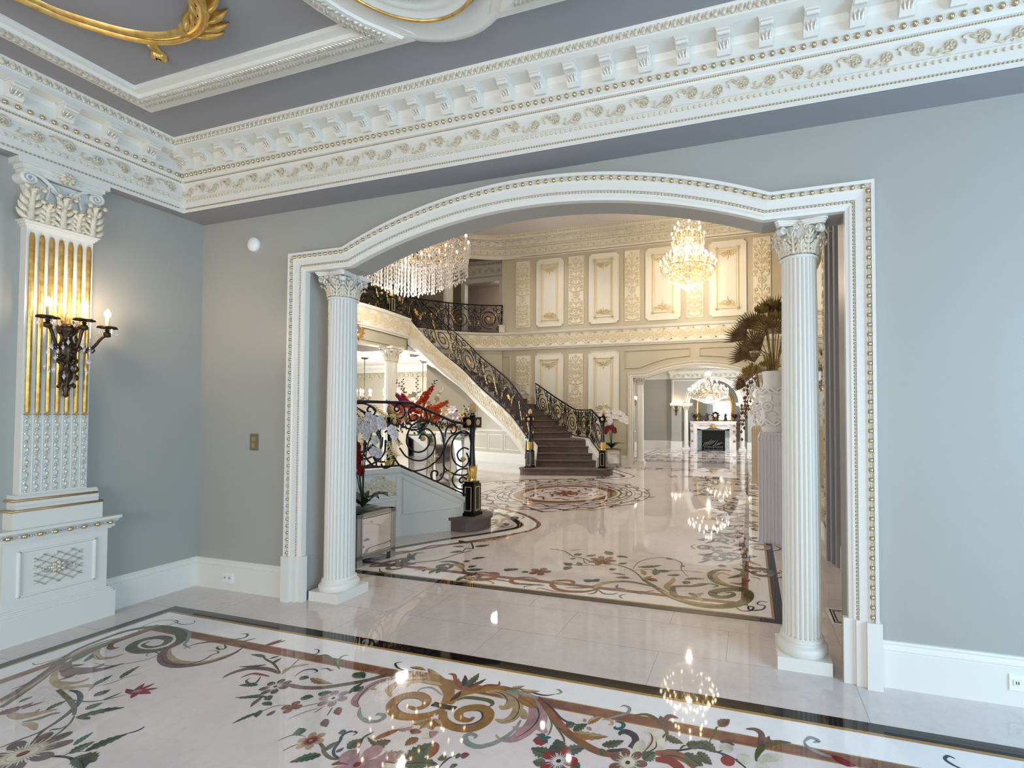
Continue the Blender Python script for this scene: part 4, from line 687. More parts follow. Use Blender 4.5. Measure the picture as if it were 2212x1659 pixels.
def fflower(col, c, r, n, inn, dot):
    if n:
        for k in range(n):
            a = 2*pi*(k+.2)/n; z = zf(); P = []
            for j in range(13):
                t = j/12; rr = r*(.25+.75*sin(pi*t)**.45); wa = (t-.5)*2*pi/n*.98; P.append((c[0]+rr*cos(a+wa), c[1]+rr*sin(a+wa)))
            flat([c]+P, IK(col), z)
        for k in range(n*5):
            a = 2*pi*k/(n*5); rr = r*(.5+.14*(k % 2)); fl.stroke(frG, [c, (c[0]+rr*cos(a), c[1]+rr*sin(a))], [r*.10, r*.02], 0, IK(inn), .00215)
        disk(c[0], c[1], 0, r*.30, IK(inn), .00216, 14); disk(c[0], c[1], 0, r*.13, IK(dot), .00217, 10)
    else: disk(c[0], c[1], 0, r, IK(col), zf(), 16)
def mm(l): return [(l[i]/1000, l[i+1]/1000) for i in range(0, len(l), 2)]
for c, w_, a, b, P in IS: fstroke(c, mm(P), w_/1000, a/100, b/100)
for c, x0, y0, x1, y1, w_, s_ in IL: fleaf(c, (x0/1000, y0/1000), (x1/1000, y1/1000), w_/1000, s_)
for c, x, y, r_, n, i, d in IF: fflower(c, (x/1000, y/1000), r_/1000, n, i, d)
# hall: running scrollwork along the right-hand band, its mirror half and the lobed side
RF = random.Random(3)
def scrollrun(p, q, unit, amp, cols='MOTUKN'):
    L = hypot(q[0]-p[0], q[1]-p[1]); n = max(1, int(L/unit)); ux, uy = (q[0]-p[0])/L, (q[1]-p[1])/L
    T = lambda u, v: (p[0]+ux*u-uy*v, p[1]+uy*u+ux*v)
    for k in range(n):
        u = (k+.5)*L/n; s_ = 1 if k % 2 else -1; S1 = spiral(u, s_*amp*.45, amp*.52, amp*.10, -s_*pi/2, s_*1.3, 14)
        fstroke(cols[k % 3], [T(*x) for x in S1], amp*.20, .3, .3)
        fstroke(cols[(k+1) % 3], [T(u-unit*.55, -s_*amp*.5), T(u-unit*.25, -s_*amp*.1), T(u+unit*.1, -s_*amp*.08)], amp*.18)
        fstroke('N', [T(u-unit*.3, s_*amp*.9), T(u, s_*amp*1.25), T(u+unit*.3, s_*amp*1.05)], amp*.07)
        for j in range(4):
            a = RF.uniform(-.6, .6)+(pi/2 if j % 2 else -pi/2)*s_; b = T(u+RF.uniform(-.3, .3)*unit, RF.uniform(-.6, .6)*amp); ang = atan2(uy, ux)+a
            fleaf('KGKR'[j], b, (b[0]+cos(ang)*amp*.6, b[1]+sin(ang)*amp*.6), amp*.22)
scrollrun((-.05, 4.35), (-.05, 12.2), .42, .30)
scrollrun((-.42, 4.7), (-.42, 8.4), .34, .19, 'KNO'); scrollrun((-3.6, 3.85), (-2.3, 3.72), .34, .2)
scrollrun((-.35, 12.55), (-4.1, 12.55), .42, .24)
for sgn in (0, 1):
    Q = [(-3.45, 5.45), (-3.30, 5.75), (-3.8, 6.35), (-4.6, 6.75), (-5.5, 7.4)]
    for a, b in zip(Q[:-1], Q[1:]): scrollrun(*[(x, y if not sgn else 16.33-y) for x, y in (a, b)], .34, .22)
for r_, n, cols in ((1.18, 34, 'KGOU'), (1.47, 40, 'KNGR'), (.62, 20, 'MUTR'), (.32, 12, 'UMTQ'), (1.62, 26, 'MKTU')):
    for k in range(n):
        a = 2*pi*k/n; c = (mc[0]+r_*cos(a), mc[1]+r_*sin(a)); b = a+pi/2+(.7 if k % 2 else -.7)
        fleaf(cols[k % 4], c, (c[0]+cos(b)*.17, c[1]+sin(b)*.17), .055)
        if k % 2 == 0: fstroke(cols[(k+1) % 4], [(mc[0]+r_*cos(a+t*.22), mc[1]+(r_+.07*sin(t*3.1))*sin(a+t*.22)) for t in (-1, -.3, .4, 1)], .03)
fflower('U', mc, .26, 9, 'T', 'R')
scrollrun((-2.0, 11.2), (-.6, 11.2), .3, .2); scrollrun((-.9, 8.6), (-.9, 11.6), .36, .22)
# floor grille lines beside the right-hand wall of the hall and far room borders
gl = [(.56, 3.60), (.80, 3.60), (.80, 3.885), (.56, 3.885)]; ring(gl, 0, .02, FI['marble_ivory'], 5e-4); ring(gl, .02, .032, FI['marble_black'], 5e-4); ring(gl, .042, .052, FI['marble_black'], 5e-4)
for q in (((-4.0, 14.6), (1.6, 20.0)), ): 
    (a, b), (c, d) = q; lp = [(a, b), (c, b), (c, d), (a, d)]; ring(lp, 0, .08, FI['marble_black'], 5e-4); ring(lp, .08, .10, FI['marble_ochre'], 5e-4); ring(lp, .26, .33, FI['marble_rust'], 5e-4)
for y in (15.1, 16.2, 17.2, 18.2, 19.2): scrollrun((-3.6, y), (1.2, y), .42, .26)
flo = fl.build('floor', FLM); tag(flo, kind='structure')
# ================================================================= HALL SHELL
HY, HX, ZH = 13.65, .87, 7.49
def pathframe(pts, sgn=1):
    """frame along a plan polyline: u = distance, v = height, w = out to the left (sgn=1)"""
    P = [Vector(p[:2]) for p in pts]; D = [0]
    for a, b in zip(P[:-1], P[1:]): D.append(D[-1]+(b-a).length)
    def fr(u, v, w=0):
        i = 0
        while i < len(P)-2 and u > D[i+1]: i += 1
        d = (P[i+1]-P[i]); L = d.length; d = d/L; t = u-D[i]; n = Vector((-d.y, d.x))*sgn
        q = P[i]+d*t+n*w; return (q.x, q.y, v)
    return fr, D[-1]
wall_with_arch('wall_hall_back', HY, HY+.2, -8.1, HX, ZH+.05, 'hall_paint', IN)
def slabbox(name, m, *bs, kind='structure'):
    mb = MB()
    for a, b in bs: mb.box(a, b)
    return tag(mb.build(name, m), kind=kind)
slabbox('wall_hall_right', 'hall_paint', ((HX, YB_, 0), (HX+.15, HY+.2, ZH)))
slabbox('wall_hall_front', 'hall_paint', ((-15.4, YB_-.1, 0), (-4.9, YB_, 4.0)), ((-15.4, YB_-.1, 3.9), (HX+.15, YB_, ZH)))
slabbox('wall_hall_west', 'hall_paint', ((-15.55, 2.9, 0), (-15.4, 5.6, ZH)), ((-15.55, 10.8, 0), (-15.4, 15.6, ZH)), ((-15.55, 5.6, 0), (-15.4, 10.8, .35)), ((-15.55, 5.6, 3.5), (-15.4, 10.8, ZH)))
mb = MB()
for k in range(7): mb.box((-15.50, 5.6+k*.857, .35), (-15.44, 5.66+k*.857, 3.5))
for z in (.35, 1.9, 3.44): mb.box((-15.50, 5.6, z), (-15.44, 10.8, z+.06))
tag(mb.build('window_3', 'trim'), kind='structure')
slabbox('ceiling_hall', 'hall_ceiling', ((-16, 3.0, ZH), (HX+.15, 15.7, ZH+.1)))
# ring of the upper floor round the left end of the hall
RQ = smooth([(-8.05, 13.60), (-8.6, 13.42), (-9.2, 13.08), (-9.8, 12.55), (-10.4, 11.7), (-10.8, 10.6), (-11.0, 9.4), (-11.05, 8.165)], 3)
RING = RQ+[(x, 16.33-y) for x, y in RQ[::-1][1:]]
# cornice round the hall
SH = 1.34
HP = [(o*1.9, 6.79+(z-3.216)*SH) for o, z in CP]
hpath = [(HX, HY), (-8.05, HY)]+RING[1:]
mb = MB(); mb.extrude(HP[::1], [(HX, HY+.0)]+[(-7.4, HY)]+RING+[(-7.4, YB_)], m=0)
hall_c = tag(mb.build('trim_6', 'trim'), kind='structure')
mb = MB(); mb.box((HX-.01, 4, 6.78), (HX, HY, 6.79)); mb.extrude(HP, [(HX, YB_), (HX, HY)], m=0); tag(mb.build('trim_7', 'trim'), kind='structure')
mb = MB(); frp, LL = pathframe([(HX, HY), (-7.4, HY)]+RING[:22], 1)
rinceau(mb, lambda u, v, w=0: frp(u, v, .016+w), .05, LL, 6.79+.13*SH, 6.79+.22*SH, .21, .016, 0, 0)
beads(mb, frp, 0, LL, 6.79+.105*SH, .012, .018, .06, 0, False, 5)
beads(mb, frp, 0, LL, 6.79+.255*SH, .055, .014, .04, 0, False, 5)
beads(mb, frp, 0, LL, 6.79+.30*SH, .09, .024, .085, 1, False, 6)
n = int(LL/.07)
for k in range(n): leaf2(mb, lambda u, v, w=0: frp(u, v, .32+w), (k*.07+.03, 6.79+.47*SH), pi/2, .07, .045, .02, 1)
mb.build('carved_ornament', ['ornament', 'pale_gold'], hall_c)
mb = MB(); n = int(LL/.30); 
for k in range(n):
    u = k*.30+.1
    for dz, d in ((6.79+.335*SH, .20), (6.79+.375*SH, .27)):
        a, b, c, e = frp(u-.05, 0, .05), frp(u+.05, 0, .05), frp(u+.05, 0, d), frp(u-.05, 0, d); z0, z1 = dz, dz+.055
        mb.add([(*a[:2], z0), (*b[:2], z0), (*c[:2], z0+.02), (*e[:2], z0+.02), (*a[:2], z1), (*b[:2], z1), (*c[:2], z1), (*e[:2], z1)], [(0,1,2,3),(0,3,7,4),(1,5,6,2),(2,6,7,3)], 0, False)
mb.build('modillion_row', 'trim', hall_c)
# upper floor slab outside the ring, balcony tongue and the frieze band
BAL = smooth([(-9.47, 10.82), (-9.40, 10.3), (-9.31, 9.6), (-9.30, 9.0), (-9.38, 8.165)], 3); BAL = BAL+[(x, 16.33-y) for x, y in BAL[::-1][1:]]
mb = MB()
for a, b in zip(RING[:-1], RING[1:]):
    A, B = (-16.0, a[1]), (-16.0, b[1]); 
    for z in (3.6, 4.27): mb.add([(*a, z), (*b, z), (*B, z), (*A, z)], [(0, 1, 2, 3)], 0, False)
for z in (3.6, 4.27): mb.add([(-8.05, 13.6, z), (-16, 13.6, z), (-16, 15.7, z), (-8.05, 15.7, z)], [(0, 1, 2, 3)], 0, False)
for z in (3.4, 4.27): mb.add([(*p, z) for p in BAL]+[(-11.1, 5.5, z), (-11.1, 10.83, z)], [tuple(range(len(BAL)+2))], 0, False)
mb.add([(-9.47, 10.82, 3.4), (-11.1, 10.83, 3.4), (-11.1, 10.83, 4.27), (-9.47, 10.82, 4.27)], [(0, 1, 2, 3)], 0, False)
tag(mb.build('floor_upper', 'tread'), kind='structure')
FP = [(.0, 3.70), (.05, 3.70), (.05, 3.735), (.09, 3.745), (.10, 3.78), (.04, 3.80), (.035, 4.20), (.09, 4.215), (.11, 4.25), (.12, 4.285), (0, 4.285)]
def friezeband(name, path, out=0, z0=0, rz=None):
    mb = MB(); mb.extrude([(o+out, z) for o, z in FP], path); o = tag(mb.build(name, 'trim'), kind='structure')
    mb = MB(); fr, L = pathframe(path); rinceau(mb, lambda u, v, w=0: fr(u, v, .036+w), .03, L-.03, 3.815, 4.19, .22, .016, 0, 1); mb.build('carved_ornament', ['ornament'], o); return o
friezeband('trim_8', [(HX, HY), (-7.7, HY)]+RING[:1]); friezeband('trim_9', RING[:21]); friezeband('trim_10', BAL)
mb = MB(); fr, L = pathframe(BAL); n = 24
rows = [[fr(L*i/n, 3.30+.10*min(1, ((abs(i-n/2)/(n/2))**2))-.0, -.03) for i in range(n+1)], [fr(L*i/n, 3.72, -.03) for i in range(n+1)]]
mb.grid(rows, 0); mb.grid([[fr(L*i/n, 3.30+.10*min(1, ((abs(i-n/2)/(n/2))**2)), -.03) for i in range(n+1)], [fr(L*i/n, 3.30+.10*min(1, ((abs(i-n/2)/(n/2))**2)), -.35) for i in range(n+1)]], 0)
mb.add([fr(0, 3.4, -.03), fr(0, 3.4, -.35), fr(0, 3.75, -.35), fr(0, 3.75, -.03)], [(0, 1, 2, 3)], 0, False); tag(mb.build('wall_balcony_beam', 'hall_paint'), kind='structure')
slabbox('ceiling_lower_lobby', 'white_plaster', ((-15.4, 3.05, 3.42), (-9.7, 14.3, 3.55)))
mb = MB(); fr, L = pathframe(RING[:11]); mb.grid([[fr(L*i/20, z, -.02) for i in range(21)] for z in (1.0, 3.75)], 0); tag(mb.build('wall_hall_curved', 'hall_paint'), kind='structure')
# moulded white band of the lobby ceiling
mb = MB(); mb.extrude([(0, 3.15), (.05, 3.15), (.06, 3.25), (.16, 3.33), (.18, 3.42)], [(-8.6, 14.28), (-15.4, 14.28)]); tag(mb.build('trim_11', 'trim'), kind='structure')
mb = MB(); frp, LL = pathframe([(-8.6, 14.28), (-15.4, 14.28)]); rinceau(mb, lambda u, v, w=0: frp(u, v, .0+w), 0, LL, 2.93, 3.13, .2, .02, 0, 0); mb.build('carved_band', 'ornament', bpy.data.objects['trim_11'])
slabbox('wall_lobby_back', 'hall_paint', ((-15.4, 14.3, 0), (-8.0, 14.4, 3.6)))
# curved wall with wainscot under the right-hand stair
UW = [(-6.35, 12.47, .75), (-6.8, 12.63, 1.15), (-7.5, 12.88, 1.75), (-8.16, 13.10, 2.35), (-9.0, 13.42, 3.1), (-9.8, 13.75, 3.4), (-11.2, 14.28, 3.4)]
mb = MB(); mb.grid([[(x, y, 0) for x, y, z in UW], [(x, y, z) for x, y, z in UW]], 0, sm=False); tag(mb.build('wall_under_stair', 'hall_paint'), kind='structure')
mb = MB(); up = [(x, y) for x, y, z in UW]; fr, L = pathframe(up, 1)
mb.extrude([(0, 0), (.03, 0), (.03, .28), (.015, .31), (0, .31)], up)
mb.extrude([(0, .98), (.03, .99), (.04, 1.03), (.02, 1.06), (0, 1.07)], [(-6.8, 12.63), (-7.5, 12.88), (-8.16, 13.10), (-9.0, 13.42), (-9.8, 13.75), (-11.2, 14.28)])
for k in range(6):
    u0 = .55+k*.78; u1 = u0+.66
    if u1 > L: break
    for a, b in (((u0, .42), (u1, .42)), ((u1, .42), (u1, .88)), ((u1, .88), (u0, .88)), ((u0, .88), (u0, .42))): mb.stroke(fr, [a, b], .04, .02, 0)
tag(mb.build('trim_12', 'trim'), kind='structure')
# baseboards and picture mouldings of the hall
mb = MB(); mb.extrude(BP, [(HX, HY), (XC+2.17, HY)]); mb.extrude(BP, [(XC-2.17, HY), (-6.3, HY)]); tag(mb.build('baseboard_hall_back', 'trim'), kind='structure')
mb = MB(); mb.extrude(BP, [(HX, YB_), (HX, HY)]); tag(mb.build('baseboard_hall_right', 'trim'), kind='structure')
frB = lambda u, v, w=0: (u, HY-w, v)
def outline(mb, fr, poly, w_, h, m=0, base=0):
    for a, b in zip(poly, poly[1:]+poly[:1]):
        mb.stroke(fr, [a, b], w_, h, m, base); mb.prism(fr, [(a[0]-w_/2, a[1]-w_/2), (a[0]+w_/2, a[1]-w_/2), (a[0]+w_/2, a[1]+w_/2), (a[0]-w_/2, a[1]+w_/2)], base, base+h*.8, m)
mb = MB()
for sgn in (1, -1):
    poly = [(-1.58-sgn*.155+x*sgn, z) for x, z in ((0, 3.53), (-2.02, 3.53), (-2.02, 2.99), (-1.55, 2.99), (-1.15, 3.13), (-.70, 3.25), (0, 3.31))]
    outline(mb, frB, poly, .05, .03); outline(mb, frB, [(x+(-.0), z) for x, z in poly], .015, .045)
outline(mb, frB, [(-9.2, 3.5), (-7.78, 3.5), (-7.78, 1.75), (-9.2, 1.75)], .05, .03)
tag(mb.build('trim_13', 'hall_paint'), kind='structure')
casing_b = casing('c', HY, -1, .362, seg=6); tag(casing_b.build('trim_14', ['trim', 'pale_gold', 'ornament']), kind='structure')
# carved arabesque panels and framed panels on the back wall
def arabesque(label, x0, x1, z0, z1, group):
    t = thing('carved_panel', label, 'wall panel', ((x0+x1)/2, HY, z0), 0, group)
    W, H = x1-x0, z1-z0; mb = MB(); mb.box((-W/2, -.022, 0), (W/2, 0, H)); mb.build('backing', 'trim', t)
    mb = MB(); fr = lambda u, v, w=0: (u, -.022-w, v); hw = W*.42
    mb.stroke(fr, [(0, H*.04), (0, H*.96)], .022, .02)
    units = [(.09, .30), (.20, .34), (.31, .30), (.55, .32), (.66, .36), (.77, .32), (.88, .26)]
    for c, rr in units:
        for s_ in (-1, 1):
            r = W*rr*.62; P = smooth([(s_*.005, H*(c-.07)), (s_*hw*.7, H*(c-.06)), (s_*hw, H*c)], 4)+spiral(s_*(hw-r*.55), H*c, r*.55, r*.08, 0 if s_ > 0 else pi, s_*1.6, 18)
            mb.stroke(fr, P, growing(len(P), .042, .03), .026)
            mb.stroke(fr, spiral(s_*(hw*.45), H*(c+.055), r*.38, r*.05, -pi/2, s_*1.3, 12), .026, .022)
            leaf2(mb, fr, (0, H*(c-.02)), pi/2-s_*.7, W*.34, W*.14, .025); leaf2(mb, fr, (s_*hw*.6, H*(c-.05)), pi/2-s_*1.6, W*.24, W*.11, .025)
    c = (0, H*.44); mb.stroke(fr, [(c[0]+W*.20*cos(2*pi*i/20), c[1]+W*.20*sin(2*pi*i/20)) for i in range(21)], .03, .03); rosette(mb, fr, c, W*.14, .03, 0, 7)
    for k in (.17, .53, .70, .85, .96): rosette(mb, fr, (0, H*k), W*.10, .028, 0, 6)
    for s_ in (-1, 1): mb.stroke(fr, [(s_*W*.485, 0), (s_*W*.485, H)], .015, .014)
    mb.build('arabesque', 'ornament', t); return t
def framed(label, x0, x1, z0, z1, group):
    t = thing('framed_panel', label, 'wall panel', ((x0+x1)/2, HY, z0), 0, group)
    W, H = x1-x0, z1-z0; q = .07; mb = MB(); fr = lambda u, v, w=0: (u, -w, v)
    o = [(-W/2+q, 0), (W/2-q, 0), (W/2-q, q*.6), (W/2, q), (W/2, H-q), (W/2-q, H-q*.6), (W/2-q, H), (-W/2+q, H), (-W/2+q, H-q*.6), (-W/2, H-q), (-W/2, q), (-W/2+q, q*.6)]
    mb.prism(fr, o, 0, .03, 0)
    for a, b in zip(o, o[1:]+o[:1]): mb.stroke(fr, [a, b], .025, .018, 0, .03)
    mb.build('outer_frame', 'trim', t)
    mb = MB(); g = .19*W+.02; I = [(-W/2+g, g), (W/2-g, g), (W/2-g, H-g), (-W/2+g, H-g)]
    for a, b in zip(I, I[1:]+I[:1]): mb.stroke(fr, [a, b], .05, .028, 0, .03)
    for x, y in I: rosette(mb, fr, (x, y), .06, .05, 0, 6, .03)
    J = [(-W/2+g+.06, g+.06), (W/2-g-.06, g+.06), (W/2-g-.06, H-g-.06), (-W/2+g+.06, H-g-.06)]
    for a, b in zip(J, J[1:]+J[:1]): mb.stroke(fr, [a, b], .012, .010, 0, .03)
    for yy, sg in ((H-g-.16, -1), (g+.16, 1)):
        rosette(mb, fr, (0, yy), W*.09, .05, 0, 8, .03)
        for s_ in (-1, 1):
            mb.stroke(fr, spiral(s_*W*.12, yy, W*.075, W*.01, pi if s_ > 0 else 0, -s_*sg*1.4, 14), .02, .03, 0, .03)
            mb.stroke(fr, spiral(s_*W*.20, yy-sg*.03, W*.06, W*.01, 0 if s_ > 0 else pi, s_*1.2, 12), .016, .025, 0, .03)
            leaf2(mb, fr, (0, yy), (pi/2 if sg > 0 else -pi/2)-s_*.9, W*.16, W*.05, .03, 0, .03)
            leaf2(mb, fr, (s_*W*.05, yy-sg*.05), (-s_*sg*.3) if s_ > 0 else pi-.3*sg, W*.2, W*.05, .03, 0, .03)
        leaf2(mb, fr, (0, yy-sg*.02), -pi/2*-1 if sg > 0 else -pi/2, W*.22, W*.08, .03, 0, .03)
    mb.build('gilt_inner_frame', 'pale_gold', t); return t
ORD = ['leftmost', 'second from the left', 'third from the left', 'fourth from the left', 'rightmost']
for k, (a, b) in enumerate(((-7.56, -7.05), (-5.665, -5.12), (-3.77, -3.265), (-1.84, -1.315), (.08, .60))):
    arabesque('tall ivory carved scrollwork panel on the upper back wall, '+ORD[k], a, b, 4.455, 6.68, 'upper carved panels')
for k, (a, b) in enumerate(((-6.79, -5.83), (-4.945, -3.955), (-3.085, -2.01), (-1.15, -.085))):
    framed(('narrow' if k < 2 else 'wide')+' gilt-framed panel on the upper back wall, '+['leftmost one', 'between second and third carved panels', 'partly behind the chandelier', 'right of the chandelier'][k], a, b, 4.44, 6.67, 'upper framed panels')
for k, (a, b) in enumerate(((-7.54, -7.01), (-5.655, -5.143))):
    arabesque('carved scrollwork panel on the lower back wall '+['behind the stair railing', 'above the short stair railing'][k], a, b, 1.62, 3.50, 'lower carved panels')
for k, (a, b) in enumerate(((-6.825, -5.83), (-4.955, -3.95))):
    framed('gilt-framed panel on the lower back wall '+['behind the middle of the stair', 'just left of the back archway'][k], a, b, 1.40, 3.54, 'lower framed panels')
# upstairs recess: back wall with a cased doorway, column, cornice
slabbox('wall_upstairs', 'hall_paint', ((-16, 14.6, 4.27), (-10.2, 14.75, ZH)), ((-8.72, 14.6, 4.27), (-7.9, 14.75, ZH)), ((-10.2, 14.6, 6.4), (-8.72, 14.75, ZH)), ((-8.1, 13.84, 4.27), (-8.0, 14.7, ZH)))
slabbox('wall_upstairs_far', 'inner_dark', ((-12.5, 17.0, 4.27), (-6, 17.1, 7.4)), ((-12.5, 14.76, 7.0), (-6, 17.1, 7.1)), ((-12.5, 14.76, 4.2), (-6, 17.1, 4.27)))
mb = MB()
for a, b in (((-10.34, 14.54, 4.27), (-10.19, 14.6, 6.42)), ((-8.74, 14.54, 4.27), (-8.60, 14.6, 6.42)), ((-10.40, 14.52, 6.40), (-8.54, 14.6, 6.56))): mb.box(a, b)
mb.extrude([(0, 6.62), (.05, 6.63), (.06, 6.95), (.16, 7.05), (.22, 7.1), (.22, 7.15), (0, 7.16)], [(-8.12, 14.6), (-16, 14.6)])
o = tag(mb.build('trim_15', 'trim'), kind='structure')
mb = MB(); rinceau(mb, lambda u, v, w=0: (u, 14.54-w, v), -11.5, -8.15, 6.68, 6.93, .26, .03, 0, 0); beads(mb, lambda u, v, w=0: (u, 14.42-w, v), -11.5, -8.15, 7.02, 0, .035, .09, 0, False, 5); mb.build('carved_band', 'ornament', o)
# sunburst on the balcony beam
t = thing('sunburst_ornament', 'round gilded sunburst mounted on the beam under the balcony', 'wall ornament', (-9.28, 8.86, 3.62))
mb = MB()
for k in range(28):
    a = 2*pi*k/28; r1 = .30 if k % 2 else .24; fr = lambda u, v, w=0: (w+.01, -u, v); leaf2(mb, fr, (.10*cos(a), .10*sin(a)), a, r1-.10, .05, .02)
mb.build('rays', 'gold', t)
mb = MB(); mb.lathe([(.12, 0), (.12, .02), (.08, .04), (.0, .05)], (0, 0, 0), 20); mb.v = [(z+.01, x, y) for x, y, z in mb.v]; mb.build('disc', 'mirror', t)
# ceiling downlight
def downlight(loc, label, lamp=True):
    t = thing('recessed_light', label, 'ceiling light', loc, 0)
    mb = MB(); mb.lathe([(.085, 0), (.085, -.006), (.066, -.008), (.06, .0)], (0, 0, 0), 20); mb.build('trim_ring', 'plastic_white', t)
    mb = MB(); mb.lathe([(.06, -.002), (.0, -.002)], (0, 0, 0), 20); mb.build('lamp', 'spot_lamp', t)
downlight((-5.861, 12.272, ZH-.002), 'small bright recessed light in the hall ceiling above the arch edge')
# columns further back
SC_ = .0
cb = column('ivory column at the left jamb of the back archway', (-3.30, 13.80, 0), 'columns of the back archway', seg=48, lod=0)
o = copy_tree(cb); o.location = (.30, 13.80, 0); o['label'] = 'ivory column at the right jamb of the back archway, behind the vases'
cl = column('big white column holding up the balcony, left of the flowers', (-9.42, 10.15, 0), None, .17, .22, 2.95, .42, .24, 24, .24, seg=96, lod=1)
cu = column('white column on the upper floor beside the balcony doorway', (-9.85, 13.12, 4.27), None, .165, .22, 2.20, .38, .22, 24, .23, seg=96, lod=0)
# right-hand wall: tall gilt mirror and a grey door casing seen edge-on
t = thing('wall_mirror', 'tall mirror in a carved gilt frame on the right hall wall, seen edge-on', 'mirror', (HX, 6.4, 0))
mb = MB(); mb.box((-.03, -.80, .35), (-.0, .80, 3.5)); mb.build('glass', 'mirror', t)
mb = MB(); fr = lambda u, v, w=0: (-.03-w, u, v)
for y0, y1, z0, z1 in ((-.92, -.76, .25, 3.6), (.76, .92, .25, 3.6), (-.92, .92, .25, .40), (-.92, .92, 3.45, 3.6)): mb.box((-.06, y0, z0), (0, y1, z1))
for y in (-.86, .86):
    rinceau(mb, lambda u, v, w=0: fr(y+v, u, .028+w), .3, 3.55, -.05, .05, .10, .02, 0, 0)
mb.build('frame', 'pale_gold', t)
mb = MB()
for y0, y1, d in ((4.93, 5.03, .05), (5.03, 5.13, .08), (5.13, 5.2, .11)): mb.box((HX-d, y0, 0), (HX, y1, 4.05))
tag(mb.build('trim_16', 'ceiling_paint'), kind='structure')
t = thing('hall_switch', 'small dark switch plate on the right hall wall beyond the column', 'light switch', (HX, 7.6, 1.25)); mb = MB(); mb.box((-.012, -.05, -.07), (0, .05, .07)); mb.build('plate', 'switch_brass', t); mb = MB(); mb.box((-.02, -.02, -.03), (-.012, .02, .03)); mb.build('button', 'bronze', t)
# scrollwork of the near railing in railing coordinates (distance from newel, height fraction)
NRS=[[(0.9,0.757),(0.85,0.768),(0.82,0.834),(0.825,0.915),(0.855,0.97),(0.9,0.979),(0.935,0.94),(0.94,0.891),(0.91,0.865),(0.885,0.892),(0.89,0.92)],[(0.635,0.745),(0.58,0.802),(0.555,0.869),(0.57,0.952),(0.6,0.994),(0.67,0.988),(0.73,0.947),(0.77,0.887),(0.77,0.814),(0.75,0.758),(0.71,0.761),(0.68,0.805),(0.67,0.85),(0.69,0.864),(0.71,0.833)],[(0.9,0.684),(0.83,0.633),(0.755,0.619),(0.69,0.642),(0.625,0.705),(0.57,0.808)],[(0.355,0.29),(0.355,0.658),(0.415,0.822),(0.515,0.853),(0.635,0.798),(0.73,0.684),(0.78,0.54),(0.79,0.399),(0.74,0.322),(0.66,0.33),(0.575,0.414),(0.525,0.553),(0.555,0.622),(0.615,0.613),(0.65,0.532)],[(0.655,0.628),(0.555,0.732),(0.475,0.679),(0.455,0.555),(0.495,0.398),(0.585,0.263),(0.68,0.197),(0.8,0.194),(0.875,0.297)],[(0.01,0.763),(0.045,0.872),(0.135,0.891),(0.25,0.8),(0.325,0.637),(0.355,0.462),(0.35,0.293)],[(0.34,0.728),(0.325,0.846),(0.27,0.949),(0.21,0.957),(0.205,0.886),(0.25,0.831),(0.27,0.863)],[(0.35,0.614),(0.355,0.428),(0.35,0.222),(0.395,0.076),(0.475,0.02),(0.505,0.089),(0.475,0.16),(0.425,0.169),(0.435,0.103)],[(0.955,0.187),(0.855,0.012),(0.73,0.018),(0.605,0.108),(0.505,0.224),(0.415,0.37),(0.365,0.495),(0.345,0.617)],[(0.045,0.864),(0.175,0.856),(0.25,0.692),(0.25,0.508),(0.21,0.419),(0.12,0.389),(0.055,0.443),(0.035,0.527),(0.065,0.6)],[(0.035,0.651),(0.1,0.663),(0.165,0.603),(0.185,0.538),(0.155,0.474),(0.11,0.474),(0.075,0.518)],[(0.335,0.267),(0.23,0.248),(0.1,0.28),(0.045,0.322)],[(0.045,0.39),(0.155,0.342),(0.23,0.225),(0.24,0.121),(0.185,0.064),(0.1,0.083)],[(0.055,0.239),(0.11,0.253),(0.155,0.198),(0.135,0.161),(0.1,0.198)],[(1.325,0.261),(1.27,0.263),(1.205,0.311),(1.15,0.396),(1.13,0.479),(1.14,0.567)],[(1.24,0.318),(1.205,0.235),(1.16,0.158),(1.115,0.103),(1.045,0.09)],[(1.275,0.339),(1.255,0.313),(1.205,0.317),(1.185,0.367),(1.19,0.417),(1.215,0.456),(1.245,0.462)],[(1.24,0.362),(1.265,0.395),(1.28,0.365),(1.27,0.327)],[(1.405,0.949),(1.34,0.976),(1.27,0.973),(1.205,0.934),(1.165,0.898),(1.16,0.852),(1.19,0.789),(1.235,0.782),(1.275,0.795)],[(1.17,0.871),(1.19,0.922),(1.225,0.928),(1.245,0.896),(1.24,0.858),(1.22,0.846),(1.21,0.865)],[(1.19,0.751),(1.18,0.783),(1.14,0.789),(1.11,0.745),(1.105,0.681),(1.045,0.707),(1.02,0.695)],[(1.405,0.035),(1.32,0.032),(1.235,0.049),(1.15,0.093),(1.08,0.171),(1.045,0.265),(1.04,0.425)],[(1.32,0.149),(1.235,0.156),(1.14,0.219),(1.085,0.331),(1.075,0.471)],[(1.02,0.695),(1,0.617),(1.025,0.566),(1.05,0.541)],[(1.085,0.07),(1.065,0.012),(1.02,0.002),(0.96,0.036),(0.94,0.112),(0.97,0.147)],[(1.17,0.347),(1.17,0.277),(1.14,0.219),(1.08,0.171)],[(1.275,0.22),(1.245,0.149),(1.205,0.078),(1.17,0.038),(1.115,0.012)]]
